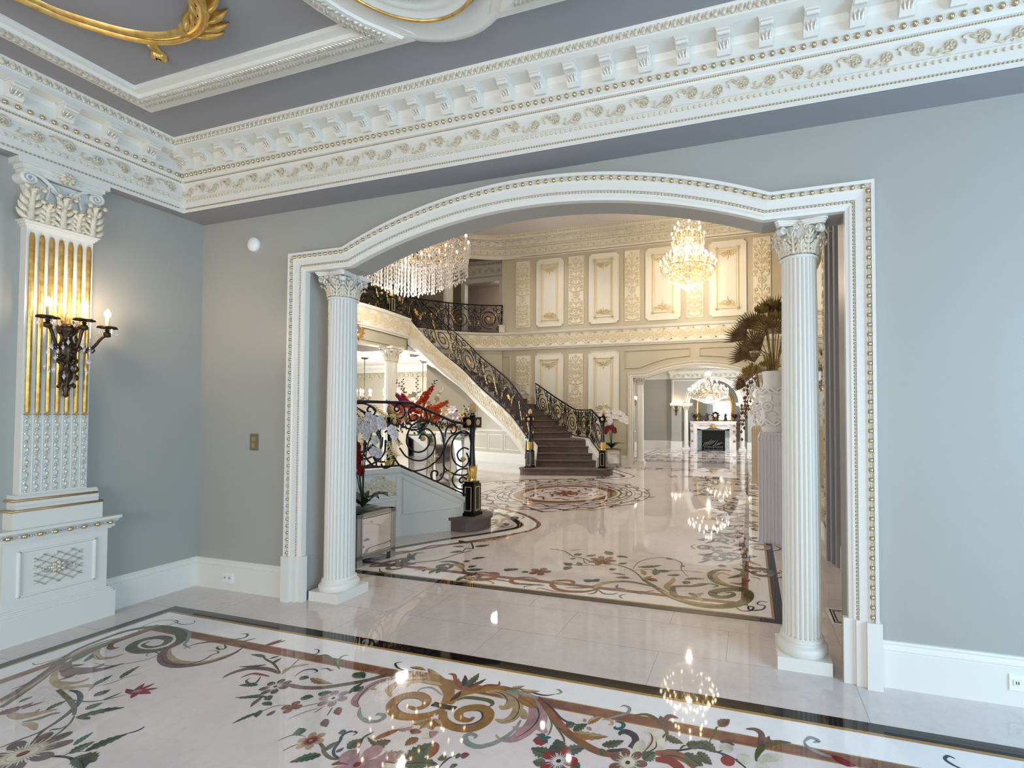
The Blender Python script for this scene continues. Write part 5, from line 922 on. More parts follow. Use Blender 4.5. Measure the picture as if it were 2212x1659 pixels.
NRG=[[(1.215,0.966),(1.14,0.891),(1.07,0.822),(1.02,0.771)],[(1.405,0.924),(1.35,0.851),(1.305,0.763),(1.275,0.708)],[(1.03,0.425),(0.995,0.341),(0.95,0.229),(0.9,0.169)],[(0.985,0.578),(0.935,0.5),(0.9,0.402),(0.865,0.348)],[(0.585,0.131),(0.505,0.248),(0.425,0.439)],[(0.345,0.323),(0.3,0.261),(0.26,0.208)],[(1.035,0.281),(0.995,0.189),(0.915,0.017)],[(1,0.823),(0.96,0.79),(0.95,0.765)]]
NRD=[(0.605,0.558),(0.11,0.504)]
# ================================================================= CURVED DOUBLE STAIRCASE
MIR = lambda x, y, z: (x, max(3.09, 16.33-y), z)
I1 = [(-5.45, 10.66, .36), (-5.62, 11.10, .70), (-5.99, 11.45, .88)]
I2 = [(-5.99, 11.45, .88), (-6.80, 11.90, 1.54), (-7.90, 12.15, 2.305), (-8.52, 12.10, 2.885), (-9.10, 11.75, 3.447), (-9.49, 11.20, 4.06), (-9.47, 10.80, 4.27)]
O1 = [(-3.66, 11.08, .42), (-3.72, 11.18, .50), (-4.18, 11.64, .855)]
O15 = [(-4.18, 11.64, .855), (-4.35, 11.97, .855), (-4.62, 12.35, .855), (-5.10, 12.75, .875)]
O2 = [(-5.10, 12.75, .875), (-5.9, 13.20, 1.20), (-6.75, 13.48, 1.60), (-7.9, 13.50, 2.30), (-8.9, 13.10, 2.95), (-9.75, 12.40, 3.50), (-10.35, 11.55, 4.05), (-10.7, 10.82, 4.27)]
I2s, O2s = smooth(I2, 5), smooth(O2, 5)
def atz(C, z):
    for a, b in zip(C[:-1], C[1:]):
        if a[2] <= z <= b[2]+1e-9:
            t = (z-a[2])/max(1e-6, b[2]-a[2]); return (a[0]+(b[0]-a[0])*t, a[1]+(b[1]-a[1])*t)
    return C[-1][:2] if z > C[-1][2] else C[0][:2]
def atl(C, t):
    D = [0]
    for a, b in zip(C[:-1], C[1:]): D.append(D[-1]+hypot(b[0]-a[0], b[1]-a[1]))
    q = t*D[-1]
    for i in range(len(D)-1):
        if q <= D[i+1]+1e-9:
            u = (q-D[i])/max(1e-6, D[i+1]-D[i]); return tuple(C[i][k]+(C[i+1][k]-C[i][k])*u for k in range(3))
    return C[-1]
def staircase(T, label, nm):
    st = thing('staircase', label, 'staircase', (0, 0, 0))
    def M(): m = MB(); m.T = T; return m
    # bottom bull-nosed step
    a, b, r = (-5.45, 10.60), (-3.60, 11.0), .25; d = atan2(b[1]-a[1], b[0]-a[0]); poly = []
    for i in range(13): t = d-pi/2+pi*i/12; poly.append((b[0]+r*cos(t), b[1]+r*sin(t)))
    for i in range(13): t = d+pi/2+pi*i/12; poly.append((a[0]+r*cos(t), a[1]+r*sin(t)))
    mb = M(); mb.prism(lambda u, v, w=0: (u, v, w), poly, 0, .135, 0)
    cx = sum(p[0] for p in poly)/26; cy = sum(p[1] for p in poly)/26
    big = [(x+(x-(b[0] if i < 13 else a[0]))*.10, y+(y-(b[1] if i < 13 else a[1]))*.10) for i, (x, y) in enumerate(poly)]
    mb.prism(lambda u, v, w=0: (u, v, w), big, .135, .17, 0); mb.build('bottom_step', 'tread', st)
    fronts = []
    I1t = [(-5.38, 10.78), (-5.46, 11.02), (-5.56, 11.22), (-5.68, 11.36)]; O1t = [(-3.72, 11.16), (-3.84, 11.32), (-3.98, 11.50), (-4.14, 11.66)]
    for k in range(4): fronts.append((I1t[k], O1t[k], .17*(k+2)))
    n2 = 20
    for k in range(n2):
        t = k/n2; i = atl(I2s, t); o = atl(O2s, t); fronts.append((i[:2], o[:2], .85+.171*(k+1)))
    fronts = [(i, (o[0]+(i[0]-o[0])*.04, o[1]+(i[1]-o[1])*.04), z) for i, o, z in fronts]
    for k, (i, o, z) in enumerate(fronts):
        if k+1 < len(fronts): i2, o2 = fronts[k+1][0], fronts[k+1][1]
        else: i2, o2 = (-9.47, 10.80), (-10.7, 10.82)
        mid = []
        if k == 3: mid = [(p[0]-.07, p[1]-.06) for p in O15[1:]]
        poly = [i, o]+mid+[o2, i2]
        mb = M(); mb.prism(lambda u, v, w=0: (u, v, w), poly, max(0, z-.42) if k > 3 else 0, z-.03, 0)
        ext = [(p[0], p[1]) for p in poly]; dx, dy = o[0]-i[0], o[1]-i[1]; L = hypot(dx, dy); nx, ny = dy/L*.025, -dx/L*.025
        ext[0] = (i[0]+nx, i[1]+ny); ext[1] = (o[0]+nx, o[1]+ny); mb.prism(lambda u, v, w=0: (u, v, w), ext, z-.03, z, 0)
        mb.build('tread', 'tread', st)
    # plastered soffit under flight two
    mb = M(); N = 24; rows = [[], []]
    for k in range(N+1):
        i = atl(I2s, k/N); o = atl(O2s, k/N); rows[0].append((i[0], i[1], i[2]-.50)); rows[1].append((o[0], o[1], o[2]-.50))
    mb.grid(rows, 0); mb.build('soffit', 'white_plaster', st)
    # stringer of the inner curve: carved band with mouldings
    path = [p for p in I2s]; D = [0]
    for a, b in zip(path[:-1], path[1:]): D.append(D[-1]+hypot(b[0]-a[0], b[1]-a[1]))
    def fs(u, v, w=0):
        i = 0
        while i < len(path)-2 and u > D[i+1]: i += 1
        a, b = path[i], path[i+1]; L = D[i+1]-D[i]; t = (u-D[i])/L; dx, dy = (b[0]-a[0])/L, (b[1]-a[1])/L
        return (a[0]+dx*(u-D[i])-dy*w, a[1]+dy*(u-D[i])+dx*w, a[2]+(b[2]-a[2])*t+v)
    mb = M(); ns = 60
    pr = [(-.03, .02), (.05, .02), (.055, -.01), (.03, -.03), (.03, -.42), (.055, -.44), (.06, -.48), (.04, -.50), (.07, -.55), (.05, -.58), (-.12, -.60)]
    rows = [[fs(D[-1]*k/ns, v, w) for w, v in pr] for k in range(ns+1)]; mb.grid(rows, 0, sm=True); 
    mb.build('stringer', 'trim', st)
    mb = M(); rinceau(mb, lambda u, v, w=0: fs(u, v, .031+w), .05, D[-1]-.03, -.405, -.045, .23, .018, 0, 1); mb.build('stringer_carving', 'ornament', st)
    # solid side walls of flight one
    for path1, nm_, sgn in ((O1+O15[1:]+O2[1:3], 'side_wall', -1), (I1, 'inner_side_wall', 1)):
        D1 = [0]
        for a, b in zip(path1[:-1], path1[1:]): D1.append(D1[-1]+hypot(b[0]-a[0], b[1]-a[1]))
        def fw(u, z, w=0, rel=False):
            i = 0
            while i < len(path1)-2 and u > D1[i+1]: i += 1
            a, b = path1[i], path1[i+1]; L = D1[i+1]-D1[i]; t = (u-D1[i])/L; dx, dy = (b[0]-a[0])/L, (b[1]-a[1])/L
            zt = a[2]+(b[2]-a[2])*t
            return (a[0]+dx*(u-D1[i])-dy*w*sgn, a[1]+dy*(u-D1[i])+dx*w*sgn, zt+z if rel else z)
        mb = M(); us = sorted(set(D1+[D1[-1]*k/24 for k in range(25)])); 
        for w in (0, -.12): mb.grid([[fw(u, 0, w) for u in us], [fw(u, -.03, w, True) for u in us]], 0, sm=False)
        mb.grid([[fw(u, v, w, True) for w, v in ((.03, -.045), (.035, -.01), (.02, .0), (-.12, .0), (-.13, -.045))] for u in us], 0, sm=False)
        mb.grid([[fw(u, v, w, True) for w, v in ((.0, -.075), (.016, -.065), (.03, -.045))] for u in us], 0, sm=False)
        mb.add([fw(0, 0, 0), fw(0, 0, -.12), fw(0, -.01, -.12, True), fw(0, -.01, 0, True)], [(0, 1, 2, 3)], 0, False)
        wl = mb.build(nm_, 'trim', st)
        if nm_ == 'side_wall':
            mb = M(); A, B, C = .05, D1[2]-.03, D1[2]+.06
            zt = lambda u: fw(u, 0, 0, True)[2]
            po = [(A, .30), (B, .28), (B, zt(B)-.12), (A, zt(A)-.12)]
            for q in range(4):
                a, b = po[q], po[(q+1) % 4]; mb.stroke(fw, [(a[0]+(b[0]-a[0])*t/6, a[1]+(b[1]-a[1])*t/6) for t in range(7)], .034, .016, 0)
            for C0, C1 in ((D1[2]+.05, D1[3]+.10), (D1[3]+.20, D1[4]+.2)):
                for z0, z1 in ((.25, .455), (.50, .78)):
                    po = [(C0, z0), (C1, z0), (C1, z1), (C0, z1)]
                    for q in range(4):
                        a, b = po[q], po[(q+1) % 4]; mb.stroke(fw, [(a[0]+(b[0]-a[0])*t/6, a[1]+(b[1]-a[1])*t/6) for t in range(7)], .022, .012, 0)
            mb.build('panel_moulding', 'trim', wl)
            mb = M()
            for C0, C1 in ((D1[2]+.07, D1[3]+.08), (D1[3]+.22, D1[4]+.18)): rinceau(mb, fw, C0, C1, .515, .765, .15, .010, 0, 1)
            mb.build('carved_frieze', 'ornament', wl)
    return st
staircase(None, 'curved grey staircase rising left along the back wall of the hall', 'r')
staircase(MIR, 'near curved staircase with white panelled side wall just beyond the left column', 'l')
# ---------------------------------------------------------------- wrought-iron railings
def newel(parent, x, y, z0, T=None):
    p = bpy.data.objects.new('newel_post', None); COL.objects.link(p); p.parent = parent
    if T: x, y, _ = T(x, y, 0)
    def L(prof, m, nm, seg=16, s=1): mb = MB(); mb.lathe(prof, (x, y, z0), seg); return mb.build(nm, m, p)
    mb = MB(); mb.box((x-.085, y-.085, z0), (x+.085, y+.085, z0+.42)); mb.box((x-.10, y-.10, z0), (x+.10, y+.10, z0+.04)); mb.box((x-.07, y-.07, z0+.42), (x+.07, y+.07, z0+.45)); b = mb.build('pedestal', 'black_gloss', p)
    mb = MB()
    for ax in (0, 1):
        for s_ in (-1, 1):
            fr = (lambda u, v, w=0: (x+u, y+s_*(.086+w), z0+v)) if ax == 0 else (lambda u, v, w=0: (x+s_*(.086+w), y+u, z0+v))
            outline(mb, fr, [(-.045, .07), (.045, .07), (.045, .38), (-.045, .38)], .008, .004)
    mb.build('gilt_line', 'pale_gold', b)
    mb = MB(); mb.lathe([(.055, .45), (.060, .47), (.045, .50), (.062, .62), (.040, .66)], (x, y, z0), 16)
    for k in range(10):
        a = 2*pi*k/10; fr = lambda u, v, w=0: (x+(.05+w+.35*max(0, v-.56)**1.3)*cos(a)-u*sin(a), y+(.05+w+.35*max(0, v-.56)**1.3)*sin(a)+u*cos(a), z0+v)
        leaf2(mb, fr, (0, .47), pi/2, .20, .035, .012)
    mb.build('gilt_collar', 'gold', p)
    L([(.046, .64), (.036, .80), (.030, .95), (.036, 1.12), (.046, 1.17)], 'black_gloss', 'shaft')
    mb = MB(); mb.box((x-.085, y-.085, z0+1.17), (x+.085, y+.085, z0+1.31)); mb.lathe([(.03, 1.31), (.045, 1.325), (.028, 1.35), (.036, 1.365)], (x, y, z0), 14); mb.build('block', 'black_gloss', p)
    mb = MB()
    for ax in (0, 1):
        for s_ in (-1, 1):
            c = (x, y+s_*.087, z0+1.24) if ax == 0 else (x+s_*.087, y, z0+1.24)
            mb.ball(c, .042, 0, 14, 6, 1 if ax == 0 else .25, .25 if ax == 0 else 1, 1)
    mb.build('rosette', 'onyx', p)
    L([(.030, 1.365), (.050, 1.39), (.052, 1.42), (.040, 1.47), (.015, 1.50), (.0, 1.505)], 'onyx', 'finial')
def railing(label, base, T=None, newels=(), bay=1.1, name='stair_railing', posts=(), lod=1, group=None, flat=False, custom=None):
    """base: (x, y, z, h) polyline of the bottom rail with rail height"""
    rl = thing(name, label, 'railing', (0, 0, 0), 0, group)
    P = smooth(base, 4) if not flat else base; D = [0]
    for a, b in zip(P[:-1], P[1:]): D.append(D[-1]+hypot(b[0]-a[0], b[1]-a[1]))
    def fr(u, v, w=0):
        i = 0
        while i < len(P)-2 and u > D[i+1]: i += 1
        a, b = P[i], P[i+1]; L = max(1e-6, D[i+1]-D[i]); t = (u-D[i])/L; dx, dy = (b[0]-a[0])/L, (b[1]-a[1])/L; z = a[2]+(b[2]-a[2])*t; h = a[3]+(b[3]-a[3])*t
        return (a[0]+dx*(u-D[i])-dy*w, a[1]+dy*(u-D[i])+dx*w, z+v*h)
    L = D[-1]; ns = max(12, int(L/.12))
    def M(): m = MB(); m.T = T; return m
    for nm, v, hw, hh in (('handrail', 1.0, .028, .022), ('bottom_rail', .02, .012, .014)):
        mb = M(); rows = []
        for k in range(ns+1):
            u = L*k/ns; c = fr(u, v)
            rows.append([(*fr(u, 0, s_*hw)[:2], c[2]+q*hh) for s_, q in ((-1, -.6), (-1, .5), (-.5, 1), (.5, 1), (1, .5), (1, -.6))])
        mb.grid(rows, 0, cu=True); mb.build(nm, 'iron', rl)
    for u in posts:
        mb = M(); c0, c1 = fr(u, 0), fr(u, 1); mb.tube([c0, c1], .016, 6); mb.build('post', 'iron', rl)
    n = max(1, round(L/bay)); B = L/n; W = lambda pts: [fr(max(0.001, min(L-.001, u)), v) for u, v in pts]
    ir, gd = M(), M(); H = 1.0; seg = 5; R1 = .0135; rt = .0105
    if custom:
        for c in custom[0]: ir.tube(W(smooth(c, 5)), .0115, 6)
        for c in custom[1]:
            Q = smooth(c, 3); gd.tube(W(Q), [.004+.005*sin(pi*i/(len(Q)-1)) for i in range(len(Q))], 5)
            for i in range(1, len(Q)-1):
                for s_ in (-1, 1): leaf2(gd, lambda u, v, w=0: fr(u, v, w*s_), Q[i], atan2(Q[i+1][1]-Q[i][1], Q[i+1][0]-Q[i][0])+s_*.8, .055, .016, .012)
        for u, v in custom[2]:
            p_ = M(); p_.ball(fr(u, v), .034, 0, 14, 6); p_.build('onyx_disc', 'onyx', rl)
    for k in range(n):
        if custom and (k+.5)*B < 1.55: continue
        u0 = k*B; uc = u0+B*.5; hx = B*.5; f = -1 if k % 2 else 1
        sx = .36*B if B < 1.2 else .42; sy = .36
        def sp(cu, cv, r0, r1, a0, turns, nn=22): return [(cu+(x-cu)*sx/.36, cv+(y-cv)) for x, y in spiral(cu, cv, r0, r1, a0, turns, nn)]
        cu = uc-f*.0
        if k % 2 == 0:
            ir.tube(W(sp(cu, .50, .37, .05, -pi*.6, 1.9, 34)), R1, seg)
            ir.tube(W(sp(cu, .50, .25, .25, 0, 1.0, 22)), rt, seg) if lod else None
            cc = fr(cu, .50)
            p_ = M(); 
            for q in range(6): leaf2(p_, lambda u, v, w=0: fr(u, .5+v, w), (cu, 0), 2*pi*q/6, .10, .045, .012)
            for q in range(6): leaf2(p_, lambda u, v, w=0: fr(u, .5+v, -w), (cu, 0), 2*pi*q/6, .10, .045, .012)
            p_.ball(cc, .022, 0, 8, 5); p_.build('gilt_flower', 'gold', rl)
        else:
            ir.tube(W(sp(cu, .46, .33, .04, pi*.5, -2.2, 36)), R1, seg)
            p_ = M(); p_.ball(fr(cu, .46), .035, 0, 12, 6); p_.build('onyx_disc', 'onyx', rl)
        for s_ in (-1, 1):      # S-scrolls between bays and corner curls
            e = uc+s_*hx
            ir.tube(W(smooth([(uc+s_*hx*.62, .12), (uc+s_*hx*.85, .35), (e-s_*.02, .60)], 3)+sp(e-s_*.12*B, .78, .13, .03, 0 if s_ > 0 else pi, s_*1.4, 14)), rt, seg)
            ir.tube(W(sp(uc+s_*hx*.70, .15, .12, .03, -pi/2, s_*1.3, 14)), rt, seg)
            ir.tube(W(sp(uc+s_*hx*.42, .88, .10, .03, pi/2, -s_*1.3, 12)), rt, seg)
            ir.tube(W(smooth([(e, .02), (e-s_*.05*B, .3), (e-s_*.16*B, .5), (e-s_*.05*B, .72), (e, .98)], 3)), rt, seg)
            ir.tube(W(sp(uc+s_*hx*.78, .52, .09, .02, pi if s_ > 0 else 0, -s_*1.3, 12)), rt, seg)
            ir.tube(W(smooth([(uc+s_*hx*.1, .95), (uc+s_*hx*.5, .80), (uc+s_*hx*.62, .62)], 3)), rt, seg)
        # gilded leaf sprays
        for a, b in (((uc-f*hx*.75, .80), (uc-f*hx*.30, .30)), ((uc+f*hx*.35, .72), (uc+f*hx*.80, .22))):
            Q = smooth([a, ((a[0]+b[0])/2+.05*B, (a[1]+b[1])/2+.05), b], 4); gd.tube(W(Q), [.004+.004*sin(pi*i/(len(Q)-1)) for i in range(len(Q))], 5)
            for i in range(1, len(Q)-1, 1):
                for s_ in (-1, 1): leaf2(gd, lambda u, v, w=0: fr(u, v, w*s_), Q[i], atan2(Q[i+1][1]-Q[i][1], Q[i+1][0]-Q[i][0])+s_*.7, .06, .016, .008)
    ir.build('scrollwork', 'iron', rl); gd.build('gilt_leaves', 'pale_gilt', rl)
    for x, y, z in newels: newel(rl, x, y, z, T)
    return rl
OUTR = [(-3.60, 11.02, .38, 1.015), (-3.72, 11.18, .50, .895), (-4.12, 11.56, .80, .86), (-4.18, 11.64, .86, .80), (-4.35, 11.97, .87, .79), (-4.62, 12.35, .87, .79), (-5.06, 12.72, .88, .80), (-5.9, 13.15, 1.22, .86), (-6.72, 13.44, 1.62, .93)]
INR = [(-5.45, 10.64, .36, 1.02), (-5.62, 11.10, .72, .95), (-5.99, 11.45, .90, .88)]+[(x, y, z+.02, .95) for x, y, z in I2[1:]]
railing('short black iron railing on the right side of the far staircase', OUTR, None, [(-3.60, 11.0, .17)], .72, posts=(), flat=True)
railing('long black iron scroll railing following the inner curve of the far staircase', INR, None, [(-5.45, 10.60, .17)], .80)
railing('black iron railing with gilt leaves on the near staircase beside the left column', OUTR+[(-7.9, 13.5, 2.30, .93), (-8.9, 13.1, 2.95, .93)], MIR, [(-3.60, 11.0, .17)], .8, custom=(NRS, NRG, NRD), flat=True)
railing('iron railing on the inner side of the near staircase, seen through the nearer railing', INR, MIR, [(-5.30, 10.63, .17)], .85)
railing('ornate iron balcony railing high up between column and chandelier', [(x, y, 4.30, .95) for x, y in BAL], None, [(-9.36, 10.05, 4.28)], .8, 'balcony_railing', flat=True)
railing('black iron railing with gilt star guarding the upper floor doorway', [(x, y, 4.30, .93) for x, y in RING[:19]], None, [], .95, 'balcony_railing', (.02, 1.35, 1.75), flat=True)
t = thing('stone_block', 'small white block at the right end of the upper railing', 'block', (-8.02, 13.52, 4.29)); mb = MB(); mb.box((-.07, -.07, 0), (.07, .07, .22)); mb.build('block', 'trim', t); mb = MB(); mb.box((-.085, -.085, .22), (.085, .085, .25)); mb.build('cap', 'trim', t)
# ================================================================= CHANDELIERS AND LANTERNS
MAT['bulb'].cycles.emission_sampling = 'NONE'; MAT['bulb_pale'].cycles.emission_sampling = 'NONE'; MAT['spot_lamp'].cycles.emission_sampling = 'NONE'
RC = random.Random(11)
def bulbs(parent, c, r, z, n, s=1.0, ph=0, m='bulb'):
    for k in range(n):
        a = 2*pi*(k+ph)/n; x, y = c[0]+r*cos(a), c[1]+r*sin(a)
        mb = MB(); mb.tube([(x, y, z-.10*s), (x, y, z)], .014*s, 6); cd = mb.build('candle', 'petal_cream', parent)
        mb = MB(); mb.lathe([(.006*s, 0), (.022*s, .02*s), (.022*s, .045*s), (.004*s, .085*s)], (x, y, z), 8); b = mb.build('bulb', m, cd)
def chandelier(label, c, tiers, chain, drops, stem, s=1, rods=None, m='bulb', fm='gold', crm='crystal'):
    """tiers: (radius, z, bulbs); drops: (r0, z0, r1, z1, rings, per-ring) crystal curtains"""
    t = thing('chandelier', label, 'chandelier', (0, 0, 0)); x, y = c
    mb = MB(); mb.tube([(x, y, chain[0]), (x, y, chain[1])], .012, 6); mb.lathe([(.09, 0), (.08, -.04), (.02, -.07)], (x, y, chain[0]), 14); mb.build('chain', fm, t)
    mb = MB(); mb.lathe([(r*s, z) for r, z in stem], (x, y, 0), 14); mb.build('stem', crm, t)
    fr_ = MB()
    for r, z, n in tiers:
        fr_.tube([(x+r*.96*cos(2*pi*k/40), y+r*.96*sin(2*pi*k/40), z-.16) for k in range(40)], .012, 5, 0, True)
        for k in range(n):
            a = 2*pi*k/n; fr_.tube(smooth([(x+.04*cos(a), y+.04*sin(a), z-.10), (x+r*.55*cos(a), y+r*.55*sin(a), z-.26), (x+r*.93*cos(a), y+r*.93*sin(a), z-.20), (x+r*cos(a), y+r*sin(a), z-.09)], 3), .009, 5)
    fr_.build('arms', fm, t)
    for i, (r, z, n) in enumerate(tiers): bulbs(t, c, r, z, n, 1.0, i*.5, m)
    cr = MB()
    for r0, z0, r1, z1, nr, npr, g, h in drops:
        for i in range(nr):
            q = i/max(1, nr-1); r, z = r0+(r1-r0)*q, z0+(z1-z0)*q
            for k in range(npr):
                a = 2*pi*(k+.5*(i % 2))/npr; j = RC.uniform(-.3, .3)*g; cr.gem((x+r*cos(a), y+r*sin(a), z+j), g*RC.uniform(.8, 1.1), h)
    if rods:
        for r, zt, zb, n in rods:
            for k in range(n):
                a = 2*pi*k/n; px, py = x+r*cos(a), y+r*sin(a); zz = zb+RC.uniform(-.05, .05); q = zt
                while q > zz: cr.gem((px, py, q), .011, .045); q -= .095
                cr.gem((px, py, zz-.03), .020, .035)
    o = cr.build('crystals', crm, t); o['kind'] = 'stuff'
    return t
cB = (-1.53, 11.73)
chandelier('two-tier lit crystal chandelier hanging before the upper wall panels', cB, [(.42, 6.18, 9), (.34, 6.40, 7), (.48, 5.68, 12), (.62, 5.56, 14), (.72, 5.44, 18), (.60, 5.30, 14)], (ZH, 6.5),
  [(.12, 6.62, .34, 6.30, 6, 16, .014, .03), (.44, 6.05, .36, 5.75, 7, 36, .014, .028), (.30, 6.25, .22, 5.7, 8, 20, .014, .03), (.72, 5.40, .64, 5.15, 6, 56, .016, .028), (.62, 5.12, .05, 4.78, 10, 40, .018, .024), (.5, 5.5, .66, 5.3, 4, 40, .014, .02), (.30, 5.6, .5, 5.4, 4, 26, .014, .03)],
  [(.03, 6.6), (.06, 6.45), (.03, 6.3), (.09, 6.1), (.04, 5.9), (.05, 5.6), (.12, 5.45), (.05, 5.2), (.08, 5.0), (.0, 4.95)], fm='pale_gilt')
cA = (-7.2, 8.165)
chandelier('large crystal chandelier with long hanging strands, cut by the arch at left', cA, [(1.28, 5.42, 20), (.95, 5.65, 14), (.80, 5.30, 10), (.55, 6.0, 10)], (ZH, 6.4),
  [(1.32, 5.36, 1.28, 5.0, 8, 110, .018, .03), (1.0, 5.5, .9, 5.0, 8, 70, .018, .03), (.6, 5.9, .5, 5.2, 9, 40, .018, .03), (1.2, 5.1, .7, 4.95, 5, 70, .018, .03)],
  [(.03, 6.4), (.10, 6.2), (.05, 5.9), (.15, 5.7), (.06, 5.3), (.1, 5.0), (.0, 4.8)], rods=[(1.27, 5.2, 4.72, 120), (1.10, 5.1, 4.62, 90), (.92, 5.0, 4.52, 76), (.74, 5.0, 4.42, 60), (.56, 5.0, 4.34, 46), (.38, 5.0, 4.27, 32), (.2, 5.0, 4.22, 18)])
cC = (-1.53, 17.5)
chandelier('wide lit chandelier in the far drawing room seen through the archway', cC, [(.10, 3.05, 4), (.36, 2.78, 8), (.58, 2.60, 12), (.74, 2.48, 18)], (3.74, 3.2),
  [(.06, 3.2, .14, 2.9, 5, 10, .014, .025), (.76, 2.40, .72, 2.22, 5, 60, .016, .025), (.70, 2.2, .10, 2.0, 9, 44, .018, .025), (.40, 2.7, .55, 2.45, 5, 34, .015, .02)],
  [(.02, 3.25), (.05, 3.1), (.02, 2.9), (.08, 2.7), (.04, 2.4), (.0, 2.1)], m='bulb_pale', fm='antique_gold')
point('chandelier_light_right', (cB[0], cB[1], 5.75), 140, WARM, .06)
point('chandelier_light_right_lower', (cB[0], cB[1], 4.65), 115, WARM, .06)
point('chandelier_light_left', (cA[0], cA[1], 5.9), 180, SOFT, .08)
point('chandelier_light_left_lower', (cA[0], cA[1], 4.05), 200, SOFT, .1)
point('chandelier_light_far', (cC[0], cC[1], 1.9), 120, SOFT, .06)
for p in ((-5.79, 12.13), (-1.6, 5.6), (-3.5, 8.2), (-4.6, 11.2), (-1.0, 9.0)):  # first spot serves the built recessed light; the rest are added hall fill
    l = bpy.data.lights.new('downlight_and_fill_spot', 'SPOT'); l.energy = 130; l.color = (1, .92, .83); l.spot_size = RAD(120); l.spot_blend = .8; l.shadow_soft_size = .05
    o = bpy.data.objects.new('downlight_and_fill_spot', l); COL.objects.link(o); o.location = (*p, ZH-.05)
point('upstairs_fill', (-9.6, 15.9, 6.4), 35, WARM, .2)  # added to brighten the room behind the upper doorway; no lamp modelled
def lantern(label, x, y, ztop, z, group):
    t = thing('pendant_light', label, 'pendant light', (0, 0, 0), 0, group)
    mb = MB(); mb.tube([(x, y, ztop), (x, y, z-.05)], .010, 6); mb.build('cord', 'bronze', t)
    mb = MB(); mb.lathe([(.12, 0), (.10, -.03), (.02, -.06)], (x, y, ztop), 14); mb.build('canopy', 'bronze', t)
    mb = MB()
    for k in range(5):
        a = 2*pi*k/5; mb.tube(smooth([(x, y, z-.12), (x+.13*cos(a), y+.13*sin(a), z-.20), (x+.22*cos(a), y+.22*sin(a), z-.10), (x+.22*cos(a), y+.22*sin(a), z-.02)], 4), .010, 5)
    mb.build('arms', 'bronze', t)
    bulbs(t, (x, y), .22, z+.05, 5, 1.3)
lantern('small pendant chandelier hanging in the lobby between the two white columns', -12.3, 12.1, 3.42, 2.22, 'lobby pendants')
lantern('lobby pendant chandelier half hidden behind the big white column', -11.2, 12.1, 3.42, 2.22, 'lobby pendants')
lantern('lobby pendant chandelier glowing just above the flower arrangement', -10.9, 13.2, 3.42, 2.25, 'lobby pendants')
point('lobby_light', (-11.6, 12.0, 2.5), 60, SOFT, .2)
point('lobby_light_west', (-13.0, 8.0, 3.1), 60, (1, .95, .9), .3)
# ================================================================= FAR DRAWING ROOM
FY = 20.9
slabbox('wall_far_left', 'wall_paint', ((-5.05, 13.85, 0), (-4.9, 21.6, 3.8))); slabbox('wall_far_right', 'wall_paint', ((2.4, 13.85, 0), (2.55, 21.6, 3.8)))
slabbox('wall_far_back', 'wall_paint', ((-5.05, 21.0, 0), (-3.44, 21.15, 3.8)), ((.36, 21.0, 0), (2.5, 21.15, 3.8)), ((-3.44, 21.4, 0), (.36, 21.55, 3.8)))
slabbox('ceiling_far', 'white_plaster', ((-5.1, 13.85, 3.74), (2.6, 21.6, 3.85)))
mb = MB(); cx = -1.54
RI = 1.06; N = 24; zs = 2.02
A1 = [(cx-RI*cos(pi*i/N), zs+RI*sin(pi*i/N)) for i in range(N+1)]
for x0, x1 in ((-3.44, -2.98), (-.10, .36)): mb.box((x0, 20.5, 0), (x1, 21.4, 3.8))
top = [(cx-1.44, zs)]+A1+[(cx+1.44, zs)]
for a, b in zip(top[:-1], top[1:]): mb.add([(a[0], 20.5, a[1]), (b[0], 20.5, b[1]), (b[0], 20.5, 3.8), (a[0], 20.5, 3.8), (a[0], 20.72, a[1]), (b[0], 20.72, b[1])], [(0, 1, 2, 3), (0, 4, 5, 1)], 0, False)
tag(mb.build('wall_far_arch', 'wall_paint'), kind='structure')
mb = MB()
for r0, r1, d in ((RI, RI+.05, .05), (RI+.05, RI+.13, .03), (RI+.13, RI+.20, .06)):
    rows = []
    for i in range(N+1):
        c, s_ = -cos(pi*i/N), sin(pi*i/N); rows.append([(cx+r0*c, 20.5, zs+r0*s_), (cx+r0*c, 20.5-d, zs+r0*s_), (cx+r1*c, 20.5-d, zs+r1*s_), (cx+r1*c, 20.5, zs+r1*s_)])
    mb.grid(rows, 0, sm=False)
for x0, x1 in ((-3.46, -2.52), (-.56, .38)):
    for z0, z1, d in ((1.94, 1.98, .04), (1.98, 2.03, .09), (2.03, 2.07, .13)): mb.box((x0-d*.3, 20.5-d, z0), (x1+d*.3, 20.72, z1))
frq = lambda u, v, w=0: (u, 20.5-w, v)
for sg in (1, -1):
    po = [(cx+sg*x, z) for x, z in ((-1.82, 2.16), (-1.30, 2.16), (-1.22, 2.5), (-1.02, 2.84), (-.72, 3.1), (-1.82, 3.1))]
    outline(mb, frq, po, .035, .02)
tag(mb.build('trim_17', 'trim'), kind='structure')
mb = MB(); mb.extrude([(0, 3.2), (.05, 3.21), (.06, 3.4), (.14, 3.5), (.16, 3.58), (.24, 3.66), (.26, 3.74)], [(2.4, 21.0), (.36, 21.0), (.36, 20.5), (-3.44, 20.5), (-3.44, 21.0), (-4.9, 21.0), (-4.9, 14)]); o = tag(mb.build('trim_18', 'trim'), kind='structure')
mb = MB(); frx = lambda u, v, w=0: (u, 20.44-w, v); rinceau(mb, frx, -3.4, .3, 3.22, 3.39, .2, .02, 0, 0)
for k in range(20): mb.box((-3.3+k*.19, 20.26, 3.50), (-3.22+k*.19, 20.38, 3.57))
mb.build('carved_band', 'ornament', o)
